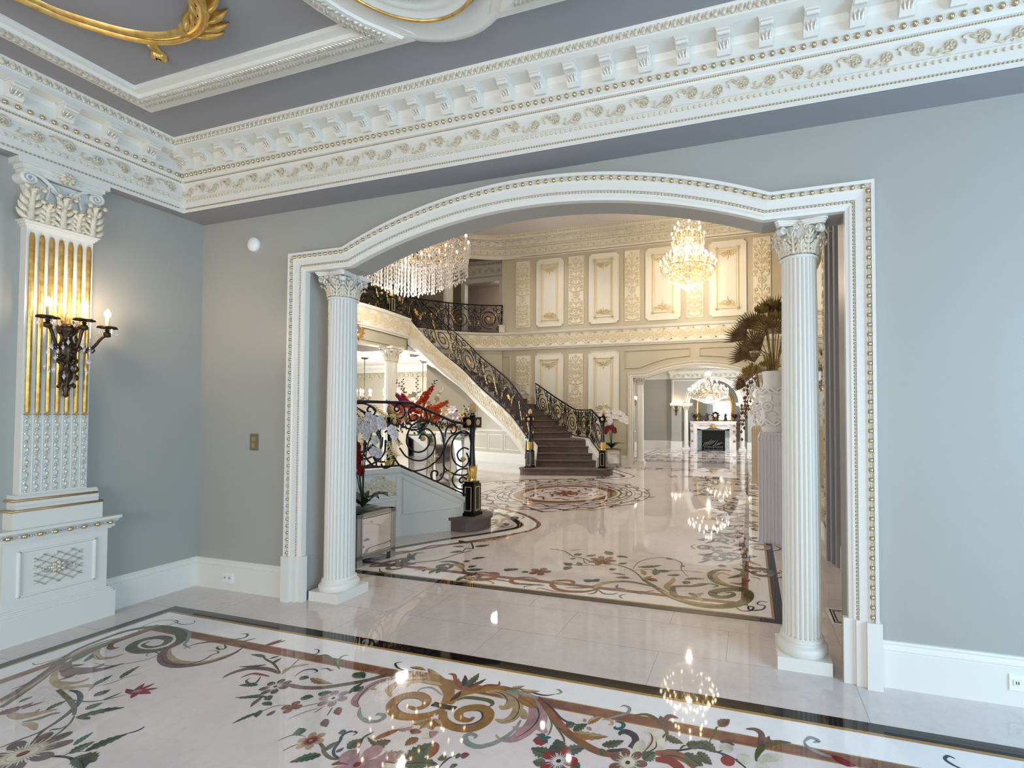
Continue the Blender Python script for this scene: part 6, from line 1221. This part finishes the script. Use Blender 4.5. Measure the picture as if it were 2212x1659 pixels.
mb = MB(); mb.extrude([(0, 0), (.03, 0), (.03, .3), (.02, .34), (0, .34)], [(2.4, 21.0), (.36, 21.0), (.36, 20.5), (-.10, 20.5), (-.10, 21.4), (-2.98, 21.4), (-2.98, 20.5), (-3.44, 20.5), (-3.44, 21.0), (-4.9, 21.0), (-4.9, 14)]); tag(mb.build('baseboard_far', 'trim'), kind='structure')
c1 = column('slender white column left of the far fireplace', (-2.78, 20.56, 0), 'columns of the far fireplace arch', .10, .16, 1.74, .20, .15, 20, .16, seg=40, lod=0)
o = copy_tree(c1); o.location = (-.32, 20.56, 0); o['label'] = 'slender white column right of the far fireplace'
# flat white pilaster with sconce on the left wall of the drawing room
def small_pilaster(label, x, y, ax, sgn, w=.28):
    t = thing('pilaster', label, 'pilaster', (x, y, 0), RAD(90)*ax)
    for nm, hw, d, z0, z1 in (('pedestal', w*.72, .16, 0, .82), ('shaft', w/2, .08, .9, 2.8)): m2 = MB(); m2.box((-hw, -d*sgn if sgn > 0 else 0, z0), (hw, 0 if sgn > 0 else -d*sgn, z1)); m2.build(nm, 'trim', t)
    m2 = MB(); m2.box((-w*.85, -.19, .80), (w*.85, 0, .86)); m2.build('pedestal_cap', 'trim', t)
    m2 = MB()
    for k in range(3): fr3 = lambda s_, up, out: ((k-1)*w*.36+s_, -.08-out, 2.82+up); acanthus(m2, fr3, w*.45, .28, .05, 0, 5, 5)
    m2.box((-w*.6, -.16, 3.12), (w*.6, 0, 3.2)); m2.build('capital', 'ornament', t); return t
small_pilaster('white pilaster on the far room side wall seen through the left of the archway', -4.90, 18.6, 1, 1)
def far_sconce(label, x, y, z, group, nx=0, ny=-1):
    t = thing('wall_sconce', label, 'wall sconce', (0, 0, 0), 0, group)
    ex, ey = x+nx*.08, y+ny*.08
    mb = MB(); mb.lathe([(.004, -.42), (.03, -.38), (.02, -.30), (.05, -.22), (.03, -.12), (.06, -.04), (.03, .05), (.0, .12)], (ex, ey, z), 10); mb.box((min(x, ex)-.02, min(y, ey)-.02, z-.1), (max(x, ex)+.02, max(y, ey)+.02, z)); mb.build('body', 'bronze', t)
    for k in (-1, 0, 1):
        px, py = x+nx*.18-ny*k*.17, y+ny*.18+nx*k*.17; mb = MB(); mb.tube(smooth([(ex, ey, z-.15), ((ex+px)/2, (ey+py)/2, z-.18), (px, py, z-.06), (px, py, z)], 3), .012, 5); mb.lathe([(.05, 0), (.055, .015), (.015, .02)], (px, py, z), 8); a = mb.build('arm', 'bronze', t)
        mb = MB(); mb.lathe([(.014, .0), (.014, .09)], (px, py, z), 6); mb.build('candle', 'candle', a); mb = MB(); mb.lathe([(.008, .09), (.026, .12), (.026, .15), (.002, .20)], (px, py, z), 8); mb.build('bulb', 'bulb', a)
        mb = MB(); mb.gem((px, py, z-.06), .014, .03); mb.build('crystal_drop', 'crystal', a)
    point('sconce_glow', (x+nx*.3, y+ny*.3, z+.2), 7, (1, .74, .5), .05)
far_sconce('lit sconce on the far room pier left of the fireplace arch', -3.21, 20.5, 1.92, 'far room sconces')
far_sconce('lit sconce on the far room pier right of the fireplace arch', .13, 20.5, 1.92, 'far room sconces')
far_sconce('lit sconce on the side pilaster just inside the back archway', -4.82, 18.6, 2.12, 'far room sconces', 1, 0)
# fireplace
fp = thing('fireplace', 'white marble fireplace with gilt carving and a black firebox in the far room', 'fireplace', (cx-.07, 20.98, 0))
mb = MB(); mb.box((-1.04, -.16, 1.19), (1.04, .42, 1.25)); mb.box((-.99, -.12, 1.15), (.99, .42, 1.19)); mb.build('mantel_shelf', 'marble_ivory', fp)
mb = MB()
lint = [(-.92, .80)]+[(-.92+1.84*i/20, .93+.05*cos(2*pi*(i/20-.5)*2)-.06*(abs(i/20-.5)*2)**6*2) for i in range(21)]+[(.92, .80), (.92, 1.15), (-.92, 1.15)]
mb.prism(lambda u, v, w=0: (u, -w, v), lint, -.3, .06, 0)
for s_ in (-1, 1): mb.box((min(s_*.92, s_*.72), -.05, 0), (max(s_*.92, s_*.72), .3, .95))
mb.build('surround', 'marble_ivory', fp)
for s_ in (-1, 1):
    mb = MB(); P = [(.0, 0), (.14, 0), (.14, .30), (.09, .42), (.10, .65), (.16, .85), (.20, 1.0), (.20, 1.15), (.0, 1.15)]; mb.prism(lambda u, v, w=0: (s_*.93+w, -u, v), P, -.09, .09, 0); lg = mb.build('leg', 'marble_ivory', fp)
    mb = MB()
    for z, q in ((.36, .14), (.80, .17), (1.05, .21)): rosette(mb, lambda u, v, w=0: (s_*.93+u, -q-w, z+v), (0, 0), .07, .03, 0, 7)
    mb.build('gilt_mount', 'gold', lg)
mb = MB(); fr = lambda u, v, w=0: (u, -.07-w, v)
for q in range(9): leaf2(mb, fr, (0, 1.04), pi*q/8-pi*.0-pi*.0+pi, .17, .06, .04)
for q in range(5): leaf2(mb, fr, (0, 1.04), pi*q/4, .13, .05, .04)
for s_ in (-1, 1): mb.stroke(fr, smooth([(s_*.12, 1.08), (s_*.3, 1.04), (s_*.5, 1.07), (s_*.62, 1.03)], 4), .03, .02)
mb.ball((0, -.10, 1.03), .05, 0, 10, 6, 1, .6, 1.2); mb.build('gilt_cartouche', 'gold', fp)
mb = MB(); mb.box((-.72, .02, 0), (-.52, .3, .93)); mb.box((.52, .02, 0), (.72, .3, .93)); mb.box((-.72, .02, .84), (.72, .3, .95)); mb.build('slips', 'inlay_S', fp)
mb = MB(); mb.box((-.54, .10, 0), (.54, .40, .86)); mb.build('firebox', 'black_matt', fp)
lg = thing('gas_logs', 'pale grey log set inside the black firebox', 'fire logs', (cx-.07, 20.98, 0))
mb = MB()
for k in range(9): a = RC.uniform(-.4, .4); x = -.36+k*.09; mb.tube([(x-.1, .04, .12+.02*k % .1), (x, .03, .2+RC.uniform(0, .12)), (x+.12*cos(a), .05, .22+RC.uniform(.0, .2))], [.022, .028, .012], 6)
mb.build('logs', 'log_grey', lg); mb = MB(); [mb.tube([(-.42, .06, z), (.42, .06, z)], .012, 6) for z in (.06, .1)]; [mb.tube([(x, .06, 0), (x, .06, .14)], .01, 5) for x in (-.4, -.2, 0, .2, .4)]; mb.build('grate', 'log_grey', lg)
t = thing('hearth_slab', 'dark grey polished hearth in front of the far fireplace', 'hearth', (cx-.07, 20.55, 0)); mb = MB(); mb.box((-.58, -.9, 0.001), (.58, .35, .012)); mb.build('slab', 'inlay_N', t)
# arched gilt mirror above the mantel
t = thing('mantel_mirror', 'arched gilt-framed mirror over the far mantelpiece', 'mirror', (cx-.05, 21.38, 1.26))
Q = [(-.78, 0)]+[(-.78*cos(pi*i/20), .80+.72*sin(pi*i/20)) for i in range(21)]+[(.78, 0)]; mb = MB(); mb.prism(lambda u, v, w=0: (u, -w, v), Q, 0, .03, 0); mb.build('glass', 'mirror', t)
mb = MB(); mb.tube([(u, -.05, v) for u, v in Q], .045, 8); mb.tube([(u*1.07, -.04, v*1.04) for u, v in Q], .02, 6); mb.tube([(-.8, -.05, .02), (.8, -.05, .02)], .04, 8)
mb.build('frame', 'gold', t)
# ornaments on the mantel
MZ = 1.252
def statue(label, x, kind):
    t = thing({'urn': 'urn', 'clock': 'mantel_clock', 'figure': 'bronze_statuette', 'stick': 'candlestick'}[kind], label, {'urn': 'urn', 'clock': 'clock', 'figure': 'statuette', 'stick': 'candlestick'}[kind], (x, 21.05, MZ), 0)
    mb = MB(); mb.box((-.09, -.06, 0), (.09, .06, .05)); mb.build('base', 'bronze', t); mb = MB()
    if kind == 'urn':
        mb.lathe([(.03, .05), (.02, .12), (.09, .20), (.11, .28), (.08, .30), (.10, .32)], (0, 0, 0), 14); mb.build('bowl', 'bronze', t); mb = MB()
        for s_ in (-1, 1): mb.tube(smooth([(s_*.08, 0, .20), (s_*.16, 0, .28), (s_*.14, 0, .38), (s_*.10, 0, .32)], 3), .012, 5)
        mb.build('handles', 'bronze', t)
    elif kind == 'clock':
        mb.lathe([(.14, .05), (.10, .12), (.12, .2), (.12, .34), (.05, .42), (.0, .46)], (0, 0, 0), 14, 0, sy=.6)
        for k in range(8): a = 2*pi*k/8; mb.ball((.16*cos(a), 0, .27+.14*sin(a)), .035, 0, 7, 5)
        mb.build('case', 'bronze', t); mb = MB(); mb.lathe([(.075, 0), (.075, .01), (0, .012)], (0, 0, 0), 20); mb.v = [(x_, -.09-z_, y_+.27) for x_, y_, z_ in mb.v]; mb.build('dial', 'petal_cream', t)
    elif kind == 'figure':
        mb.lathe([(.07, .05), (.06, .12), (.03, .2), (.05, .26), (.025, .31), (.03, .34), (.0, .37)], (0, 0, 0), 12); mb.tube([(.03, 0, .27), (.10, 0, .30), (.14, -.02, .33)], .012, 5); mb.tube([(-.03, 0, .27), (-.08, 0, .22), (-.05, -.04, .18)], .012, 5); mb.build('figure', 'bronze', t)
    else: mb.lathe([(.03, .05), (.012, .09), (.02, .16), (.010, .2), (.04, .24), (.03, .25)], (0, 0, 0), 12); mb.build('stem', 'bronze', t)
for a in (('dark two-handled urn at the left end of the mantel', -2.42, 'urn'), ('small dark candlestick beside the left urn on the mantel', -2.18, 'stick'), ('dark bronze statuette left of the mantel clock', -1.92, 'figure'), ('ornate dark bronze clock in the middle of the mantel', -1.52, 'clock'), ('dark bronze statuette right of the mantel clock', -1.08, 'figure'), ('dark two-handled urn at the right end of the mantel', -.66, 'urn')): statue(*a)
# ================================================================= PEDESTALS WITH VASES (right)
def fluted_pedestal(label, x, y, w_, h, m, group):
    t = thing('pedestal', label, 'pedestal', (x, y, 0), 0, group); q = w_/2
    mb = MB(); pts = []
    n = 9
    def side(a, b):
        L = hypot(b[0]-a[0], b[1]-a[1]); ux, uy = (b[0]-a[0])/L, (b[1]-a[1])/L; nx, ny = uy, -ux
        for k in range(n):
            for f, d in ((0, 0), (.22, 0), (.35, .010), (.5, .014), (.65, .010), (.78, 0)): tt = (k+f)/n*L; pts.append((a[0]+ux*tt-nx*d, a[1]+uy*tt-ny*d))
    c = [(-q, -q), (q, -q), (q, q), (-q, q)]
    for i in range(4): side(c[i], c[(i+1) % 4])
    mb.prism(lambda u, v, w=0: (u, v, w), pts, .09, h-.10, 0); mb.build('shaft', m, t)
    mb = MB(); mb.grid([[(u*s_, v*s_, z) for u, v in pts] for z, s_ in ((.0, 1.07), (.03, 1.07), (.05, 1.04), (.09, 1.0))], 0, cu=True, sm=False); mb.build('base', m, t)
    mb = MB(); rows = [[(u*s_, v*s_, z) for u, v in pts] for z, s_ in ((h-.10, 1.0), (h-.085, 1.03), (h-.06, 1.02), (h-.02, .90), (h, .89))]; mb.grid(rows, 0, cu=True, sm=False); mb.add(rows[-1], [tuple(range(len(pts)))], 0, False); mb.build('top', m, t)
def face_vase(label, x, y, z, s, group, rz=0):
    t = thing('vase', label, 'vase', (x, y, z), rz, group)
    mb = MB(); mb.lathe([(.12*s, 0), (.135*s, .02*s), (.165*s, .15*s), (.185*s, .32*s), (.178*s, .46*s), (.13*s, .56*s), (.118*s, .60*s), (.125*s, .72*s), (.130*s, .74*s), (.115*s, .735*s), (.10*s, .60*s)], (0, 0, 0), 40); mb.build('body', 'white_plaster', t)
    def sr(a, zz, out=0): r = (.135+.05*sin(min(1, zz/.62)*pi*.95))*s+out; return (r*cos(a), r*sin(a), zz*s)
    mb = MB()
    for zz, k0 in ((.50, 0), (.12, 1.3)):
        mb = MB(); P = [sr(2*pi*i/60, zz+.03*sin(6*2*pi*i/60+k0), .012) for i in range(60)]; mb.tube(P, .020*s, 7, 0, True)
        P = [sr(2*pi*i/60, zz+.03*sin(6*2*pi*i/60+k0+2), .016) for i in range(60)]; mb.tube(P, .014*s, 6, 0, True); mb.build('rope_relief', 'white_plaster', t)
    for a0 in (-pi*.62, -pi*.05, pi*.5, pi*.97):
        mb = MB(); frv = lambda u, v, w=0: sr(a0+u/.18, .31+v/s, w)
        mb.stroke(frv, spiral(0, 0, .075*s, .012*s, .5, 1.8, 30), .036*s, .035*s)
        for k in range(6): leaf2(mb, frv, (.07*s*cos(k*1.05), .07*s*sin(k*1.05)), k*1.05+.5, .09*s, .04*s, .03*s)
        mb.build('rose_relief', 'white_plaster', t)
    for a0 in (pi*1.0, 0):
        mb = MB(); mb.tube(smooth([sr(a0, .52, .0), sr(a0, .56, .07*s), sr(a0, .46, .09*s), sr(a0, .38, .02*s)], 4), .018*s, 7); mb.build('handle', 'white_plaster', t)
fluted_pedestal('tall white fluted pedestal beside the right column', .275, 5.82, .36, 1.30, 'stone_white', 'pedestals on the right')
fluted_pedestal('second beige fluted pedestal, behind the white one', .21, 10.65, .36, 1.27, 'fluted_beige', 'pedestals on the right')
face_vase('white sculpted vase with rose relief on the nearer pedestal', .275, 5.82, 1.30, 1.0, 'sculpted vases')
face_vase('white sculpted vase on the second pedestal, half hidden', .24, 10.65, 1.27, 1.02, 'sculpted vases', 1.0)
RL = random.Random(5)
def palm_fan(mb, c, d, r, n, m=0, spread=1.3, w=.03):
    """fan of pointed blades in the plane facing d"""
    d = Vector(d).normalized(); s = d.cross(Vector((0, 1, .2))).normalized()
    for k in range(n):
        a = -spread+2*spread*k/(n-1); v = d*cos(a)+s*sin(a); L = r*RL.uniform(.82, 1); q = Vector((0, -1, 0)).cross(v).normalized()*w/2; c_ = Vector(c)
        mb.add([tuple(c_), tuple(c_+v*L*.55+q), tuple(c_+v*L), tuple(c_+v*L*.55-q), tuple(c_+v*L*.55+Vector((0, -w*.35, 0)))], [(0, 1, 4), (1, 2, 4), (2, 3, 4), (3, 0, 4)], m, False)
def bouquet(label, x, y, z, s, group, dirs, seed):
    t = thing('dried_bouquet', label, 'dried flowers', (x, y, z), 0, group); RL.seed(seed)
    mb = MB()
    for (dx, dy, dz) in dirs: mb.tube([(0, 0, -.25), (dx*.3*s, dy*.3*s, .25*s), (dx*.8*s, dy*.8*s, dz*.8*s)], .006, 5)
    for k in range(7): a = RL.uniform(0, 6.28); mb.tube([(0, 0, -.2), (.12*cos(a), .12*sin(a), .5*s)], .008, 5)
    mb.build('stems', 'dark_gold', t)
    for i, (dx, dy, dz) in enumerate(dirs):
        mb = MB(); c = (dx*.8*s, dy*.8*s, dz*.8*s); kind = i % 3
        if kind == 0: palm_fan(mb, c, (dx, dy, dz), .28*s, 17, 0, 1.5, .022*s); mb.build('palm_fan', 'brown_leaf' if i % 2 else 'dark_gold', t)
        elif kind == 1:
            palm_fan(mb, c, (dx*1.5, dy, dz), .34*s, 14, 0, .8, .03*s); mb.build('spiky_leaf', 'brown_leaf', t)
        else:
            for k in range(9):
                a = 2*pi*k/9; L = .12*s; u = Vector((cos(a), sin(a)*.6-.3, .55+.3*sin(a*2))).normalized(); c_ = Vector(c); sd = u.cross(Vector((0, 0, 1))).normalized()*.05*s
                mb.grid([[tuple(c_), tuple(c_), tuple(c_)], [tuple(c_+u*L*.5-sd), tuple(c_+u*L*.5+Vector((0, 0, -.02))), tuple(c_+u*L*.5+sd)], [tuple(c_+u*L*.95-sd*.6+Vector((0, 0, .05*s))), tuple(c_+u*L), tuple(c_+u*L*.95+sd*.6+Vector((0, 0, .05*s)))]], 0)
            mb.build('gilt_bloom', 'dark_gold', t)
    return t
D1 = [(-.30, -.1, .50), (-.42, -.15, .55), (-.16, -.12, .98), (.0, -.2, .62), (.02, .05, .95), (.22, -.1, .95), (.25, 0, .6), (-.2, -.25, .35), (.05, -.2, .85), (.3, .2, .8), (-.36, .1, .30), (-.12, .1, .85), (-.1, -.22, .70), (-.26, -.05, .72), (-.02, -.15, 1.05)]
bouquet('tall dark gold and brown dried palm bouquet in the nearer vase', .275, 5.82, 2.02, .92, 'dried bouquets', D1, 2)
D2 = [(-.30, -.1, .35), (-.36, -.1, .2), (-.2, 0, .6), (-.1, -.2, .5), (.2, 0, .6), (-.33, 0, .55), (-.25, -.2, .45), (-.15, 0, .8), (.1, .1, .7)]
tb = bouquet('dark dried palm bouquet in the second vase, behind', .24, 10.65, 2.0, 1.1, 'dried bouquets', D2, 9)
for br in range(3):
    mb = MB(); mb.tube([(-.28-br*.05+.10*sin(k*.35), -.15, .75-k*.085-br*.25) for k in range(16)], .006, 4)
    x0 = -.28-br*.05
    for k in range(16):
        z = .75-k*.085; xx = x0+.10*sin(k*.35)+(.05 if k % 2 else -.05); mb.gem((xx, -.15, z-br*.25), .035, .05)
    mb.build('leaf_string', 'brown_leaf', tb)
# ================================================================= PLANTERS AND ORCHIDS
def planter(label, x, y, w_, h, rz, group):
    t = thing('planter', label, 'planter', (x, y, 0), rz, group); q = w_/2
    mb = MB()
    for sx in (-1, 1):
        for sy in (-1, 1): mb.box((sx*(q-.03)-.03, sy*(q-.03)-.03, .0), (sx*(q-.03)+.03, sy*(q-.03)+.03, h))
    mb.box((-q, -q, h-.04), (q, q, h-.0)); mb.box((-q, -q, .07), (q, q, .11)); mb.build('frame', 'silver_frame', t)
    for k in range(4):
        a = k*pi/2; m2 = MB(); m2.box((-q+.06, -q-.002, .12), (q-.06, -q+.01, h-.05)); m2.v = [(x_*cos(a)-y_*sin(a), x_*sin(a)+y_*cos(a), z_) for x_, y_, z_ in m2.v]; pn = m2.build('mirror_panel', 'mirror', t)
        m2 = MB(); fr = lambda u, v, w=0: (u, -q-.002-w, v); outline(m2, fr, [(-q+.05, .11), (q-.05, .11), (q-.05, h-.04), (-q+.05, h-.04)], .012, .008); m2.v = [(x_*cos(a)-y_*sin(a), x_*sin(a)+y_*cos(a), z_) for x_, y_, z_ in m2.v]; m2.build('bevel', 'silver_frame', pn)
    mb = MB(); mb.box((-q+.05, -q+.05, h-.03), (q-.05, q-.05, h+.005)); mb.build('soil', 'leaf_dark', t)
def orchid(label, x, y, z, s, stems, seed, group, low=None):
    t = thing('orchid', label, 'orchid', (x, y, z), 0, group); rr = random.Random(seed)
    for k in range(9):
        a = 2*pi*k/9+rr.uniform(-.2, .2); L = s*rr.uniform(.22, .32); mb = MB(); rows = []
        for i in range(7):
            q = i/6; ww = .045*s*sin(pi*(q*.9+.08)); h_ = s*(.13*sin(q*2.2)+.02); c, d = cos(a), sin(a)
            rows.append([(c*L*q-d*e*ww, d*L*q+c*e*ww, h_+(-.012 if e == 0 else 0)) for e in (-1, 0, 1)])
        mb.grid(rows, 0); mb.build('leaf', 'leaf_dark', t)
    for pts, n, m in stems:
        P = smooth(pts, 5); mb = MB(); mb.tube(P, .006*s, 5); st = mb.build('stem', 'leaf_dark', t)
        for k in range(n):
            i = int(len(P)*(.45+.53*k/n)); c = Vector(P[min(i, len(P)-1)])+Vector((rr.uniform(-.03, .03), -.02, rr.uniform(-.03, .03)))*s; mb = MB(); ph = rr.uniform(0, 1)
            for j in range(5):
                a = 2*pi*(j+ph)/5; r_ = .055*s; u = Vector((cos(a), -.35, sin(a))).normalized(); v = u.cross(Vector((0, 1, 0))).normalized()*r_*.62
                mb.grid([[tuple(c)]*3, [tuple(c+u*r_*.6-v), tuple(c+u*r_*.6+Vector((0, -.01, 0))), tuple(c+u*r_*.6+v)], [tuple(c+u*r_-v*.4), tuple(c+u*r_*1.05), tuple(c+u*r_+v*.4)]], 0)
            mb.ball(tuple(c+Vector((0, -.015, 0))), .012*s, 1, 6, 4); mb.build('bloom', [m, 'petal_cream' if m == 'petal_white' else m], st)
planter('mirrored planter box beside the left column', -3.90, 3.84, .44, .52, RAD(-8), 'mirrored planters')
planter('mirrored planter box at the foot of the far staircase', -3.93, 12.80, .48, .52, RAD(-62), 'mirrored planters')
def hang(x, z, dx, dz, y=-.05): return [(0, 0, .05), (x*.3, y, z*.6), (x*.7, y, z), (x+dx*.5, y, z-.02), (x+dx, y, z-dz)]
orchid('white and red orchid in the planter beside the left column', -3.90, 3.84, .53, 1.0, [(hang(.15, .92, .35, .22), 7, 'petal_white'), (hang(-.05, .85, .28, .35), 6, 'petal_white'), (hang(.22, .80, .05, .3), 5, 'petal_white'), (hang(-.02, .60, .05, .22), 8, 'petal_maroon'), (hang(-.10, .56, .06, .3), 7, 'petal_maroon')], 4, 'orchids')
orchid('white and red orchid in the planter at the foot of the far staircase', -3.93, 12.80, .52, 1.25, [(hang(-.15, 1.1, -.25, .35), 8, 'petal_white'), (hang(.15, 1.1, .35, .2), 9, 'petal_white'), (hang(.05, .9, .45, .1), 8, 'petal_white'), (hang(-.1, .85, -.25, .15), 6, 'petal_white'), (hang(.05, .62, .08, .15), 8, 'petal_maroon'), (hang(-.12, .62, -.05, .15), 6, 'petal_maroon')], 6, 'orchids')
# ================================================================= MIRRORED STANDS AND FLOWER ARRANGEMENTS
def mirror_stand(label, x, y, w0, w1, h, rz, group):
    t = thing('mirrored_pedestal', label, 'pedestal', (x, y, 0), rz, group); mb = MB()
    mb.add([(-w0, -w0, .08), (w0, -w0, .08), (w0, w0, .08), (-w0, w0, .08), (-w1, -w1, h), (w1, -w1, h), (w1, w1, h), (-w1, w1, h)], [(0, 1, 5, 4), (1, 2, 6, 5), (2, 3, 7, 6), (3, 0, 4, 7), (4, 5, 6, 7)], 0, False); mb.build('mirror_body', 'mirror', t)
    mb = MB(); mb.box((-w0*1.12, -w0*1.12, 0), (w0*1.12, w0*1.12, .08)); mb.build('plinth', 'silver_frame', t)
    mb = MB()
    for a in ((-1, -1), (1, -1), (1, 1), (-1, 1)): mb.tube([(a[0]*w0, a[1]*w0, .08), (a[0]*w1, a[1]*w1, h)], .012, 4)
    mb.box((-w1*1.1, -w1*1.1, h), (w1*1.1, w1*1.1, h+.03)); mb.build('edging', 'silver_frame', t)
mirror_stand('mirrored pedestal under the big flower vase, left of the near newel post', -6.42, 7.75, .16, .20, 1.10, RAD(20), 'mirrored pedestals')
mirror_stand('tapered mirrored pedestal just left of the near newel post', -6.45, 9.02, .14, .24, 1.08, RAD(10), 'mirrored pedestals')
mirror_stand('slim mirrored pedestal between the two flower pedestals', -6.35, 8.35, .13, .16, .85, RAD(35), 'mirrored pedestals')
def glass_vase(label, x, y, z, r, h, m='glass'):
    t = thing('glass_vase', label, 'vase', (x, y, z)); mb = MB(); mb.lathe([(r*.7, 0), (r*.75, .02), (r*.55, .06), (r, h*.5), (r*.9, h), (r*.86, h), (r*.95, h*.5), (r*.5, .08)], (0, 0, 0), 20); mb.build('glass', m, t)
    mb = MB(); mb.tube([(0, 0, .06), (0.01, 0, h*.98)], r*.5, 8); mb.build('stems', 'leaf_green', t)
glass_vase('tall green glass vase holding the big flower arrangement', -6.42, 7.75, 1.13, .12, .34, 'vase_blue_glass')
glass_vase('clear glass vase on the tapered mirrored pedestal', -6.45, 9.02, 1.11, .12, .18)
glass_vase('small clear glass vase on the slim mirrored pedestal', -6.35, 8.35, .88, .09, .26)
RF2 = random.Random(21)
def blossom(parent, c, r, m, n=6, name='flower', nrm=None):
    mb = MB(); c = Vector(c); N = Vector(nrm or (RF2.uniform(-.5, .5), -1, RF2.uniform(-.2, .8))).normalized(); A = N.cross(Vector((0, 0, 1))).normalized(); B = N.cross(A)
    for j in range(n):
        a = 2*pi*j/n; u = (A*cos(a)+B*sin(a)+N*.35).normalized(); v = u.cross(N).normalized()*r*.36
        mb.grid([[tuple(c)]*3, [tuple(c+u*r*.6-v), tuple(c+u*r*.55+N*r*.1), tuple(c+u*r*.6+v)], [tuple(c+u*r-v*.2), tuple(c+u*r*1.05), tuple(c+u*r+v*.2)]], 0)
    mb.ball(tuple(c+N*r*.15), r*.22, 0, 6, 4); return mb.build(name, m, parent)
def spike(parent, a, b, m, n=16, r=.03, name='flower_spike'):
    mb = MB(); a, b = Vector(a), Vector(b)
    for i in range(n):
        q = i/(n-1); c = a+(b-a)*q; rr = r*(1.15-.6*q)
        for k in range(4): t = RF2.uniform(0, 6.28); mb.gem(tuple(c+Vector((cos(t), -.4, sin(t)))*rr), rr*.8, rr*.7)
    return mb.build(name, m, parent)
def sprig(parent, a, b, m='leaf_dark', n=9, w=.03, name='leaf_sprig'):
    mb = MB(); a, b = Vector(a), Vector(b); d = (b-a).normalized(); s = d.cross(Vector((0, 1, 0))).normalized(); mb.tube([tuple(a), tuple(b)], .004, 4)
    for i in range(n):
        c = a+(b-a)*(i+1)/n; u = (d*.5+s*(1 if i % 2 else -1)).normalized(); L = w*1.8; v = Vector((0, -1, 0)).cross(u).normalized()*w*.5
        mb.add([tuple(c), tuple(c+u*L*.5+v), tuple(c+u*L), tuple(c+u*L*.5-v)], [(0, 1, 2, 3)], 0, False)
    return mb.build(name, m, parent)
fa = thing('flower_arrangement', 'huge arrangement of orange, red, yellow and white flowers above the near railing', 'flower arrangement', (-6.42, 7.75, 1.42))
def dirp(u, v, d=0): return (u*.96, u*.27+d, v)      # u to the right as seen from the room, v up
for i in range(95):
    q = RF2.uniform(-1, 1); u = q*.47; v = RF2.uniform(-.06, .12+.34*(1-abs(q)))+(.02 if q > .4 else 0); lo = v < .16
    m = RF2.choice(['petal_yellow', 'petal_orange', 'petal_yellow', 'petal_red', 'petal_white', 'petal_orange'] if lo else ['petal_orange', 'petal_orange', 'petal_red', 'petal_orange', 'petal_cream']); blossom(fa, dirp(u, v, RF2.uniform(-.25, -.05)), RF2.uniform(.042, .07), m)
for a, b, m in (((-.1, .2), (-.62, .36), 'petal_magenta'), ((-.15, .22), (-.45, .30), 'petal_orange'), ((-.1, .25), (-.36, .34), 'petal_orange'), ((.05, .2), (.26, .62), 'petal_orange'), ((.0, .2), (.16, .56), 'petal_orange'), ((.02, .2), (.32, .66), 'petal_red'), ((.2, .15), (.62, .36), 'petal_orange'), ((-.2, .3), (-.42, .50), 'petal_magenta'), ((-.1, .2), (-.3, .5), 'petal_red')): spike(fa, dirp(*a, -.12), dirp(*b, -.12), m, 34, .05)
for u, v in ((-.12, .50), (-.05, .42), (.02, .56), (-.2, .46), (.40, .52), (.36, .42), (.44, .60), (-.32, .16), (-.28, .12), (.05, .36), (.34, .30), (-.02, .30)): blossom(fa, dirp(u, v, -.05), .075, 'petal_cream')
for a, b in (((-.3, .5), (-.52, .78)), ((-.1, .5), (-.10, .86)), ((.1, .5), (.28, .80)), ((-.35, .4), (-.40, .80))): sprig(fa, dirp(*a), dirp(*b))
for k in range(16): a = RF2.uniform(-.4, .4); sprig(fa, dirp(a*.3, 0, -.05), dirp(a*1.3, RF2.uniform(-.28, .1), -.1), 'leaf_green', 8, .05)
fb = thing('flower_arrangement', 'smaller spray of white lilies, yellow and red blooms right of the big one', 'flower arrangement', (-6.40, 8.95, 1.28))
for k in range(30):
    u, v = RF2.uniform(-.32, .26), RF2.uniform(-.14, .34); blossom(fb, dirp(u, v, RF2.uniform(-.2, 0)), RF2.uniform(.03, .05), RF2.choice(['petal_yellow', 'petal_yellow', 'petal_red', 'petal_white', 'petal_orange', 'petal_cream']))
for u, v in ((-.26, .12), (-.02, .34), (.06, .22), (-.30, .25)): blossom(fb, dirp(u, v, -.2), .12, 'petal_white', 6, 'lily')
for k in range(14): a = RF2.uniform(-.35, .3); sprig(fb, dirp(a*.3, 0), dirp(a*1.2, RF2.uniform(-.1, .5), -.05), 'leaf_green', 8, .04)
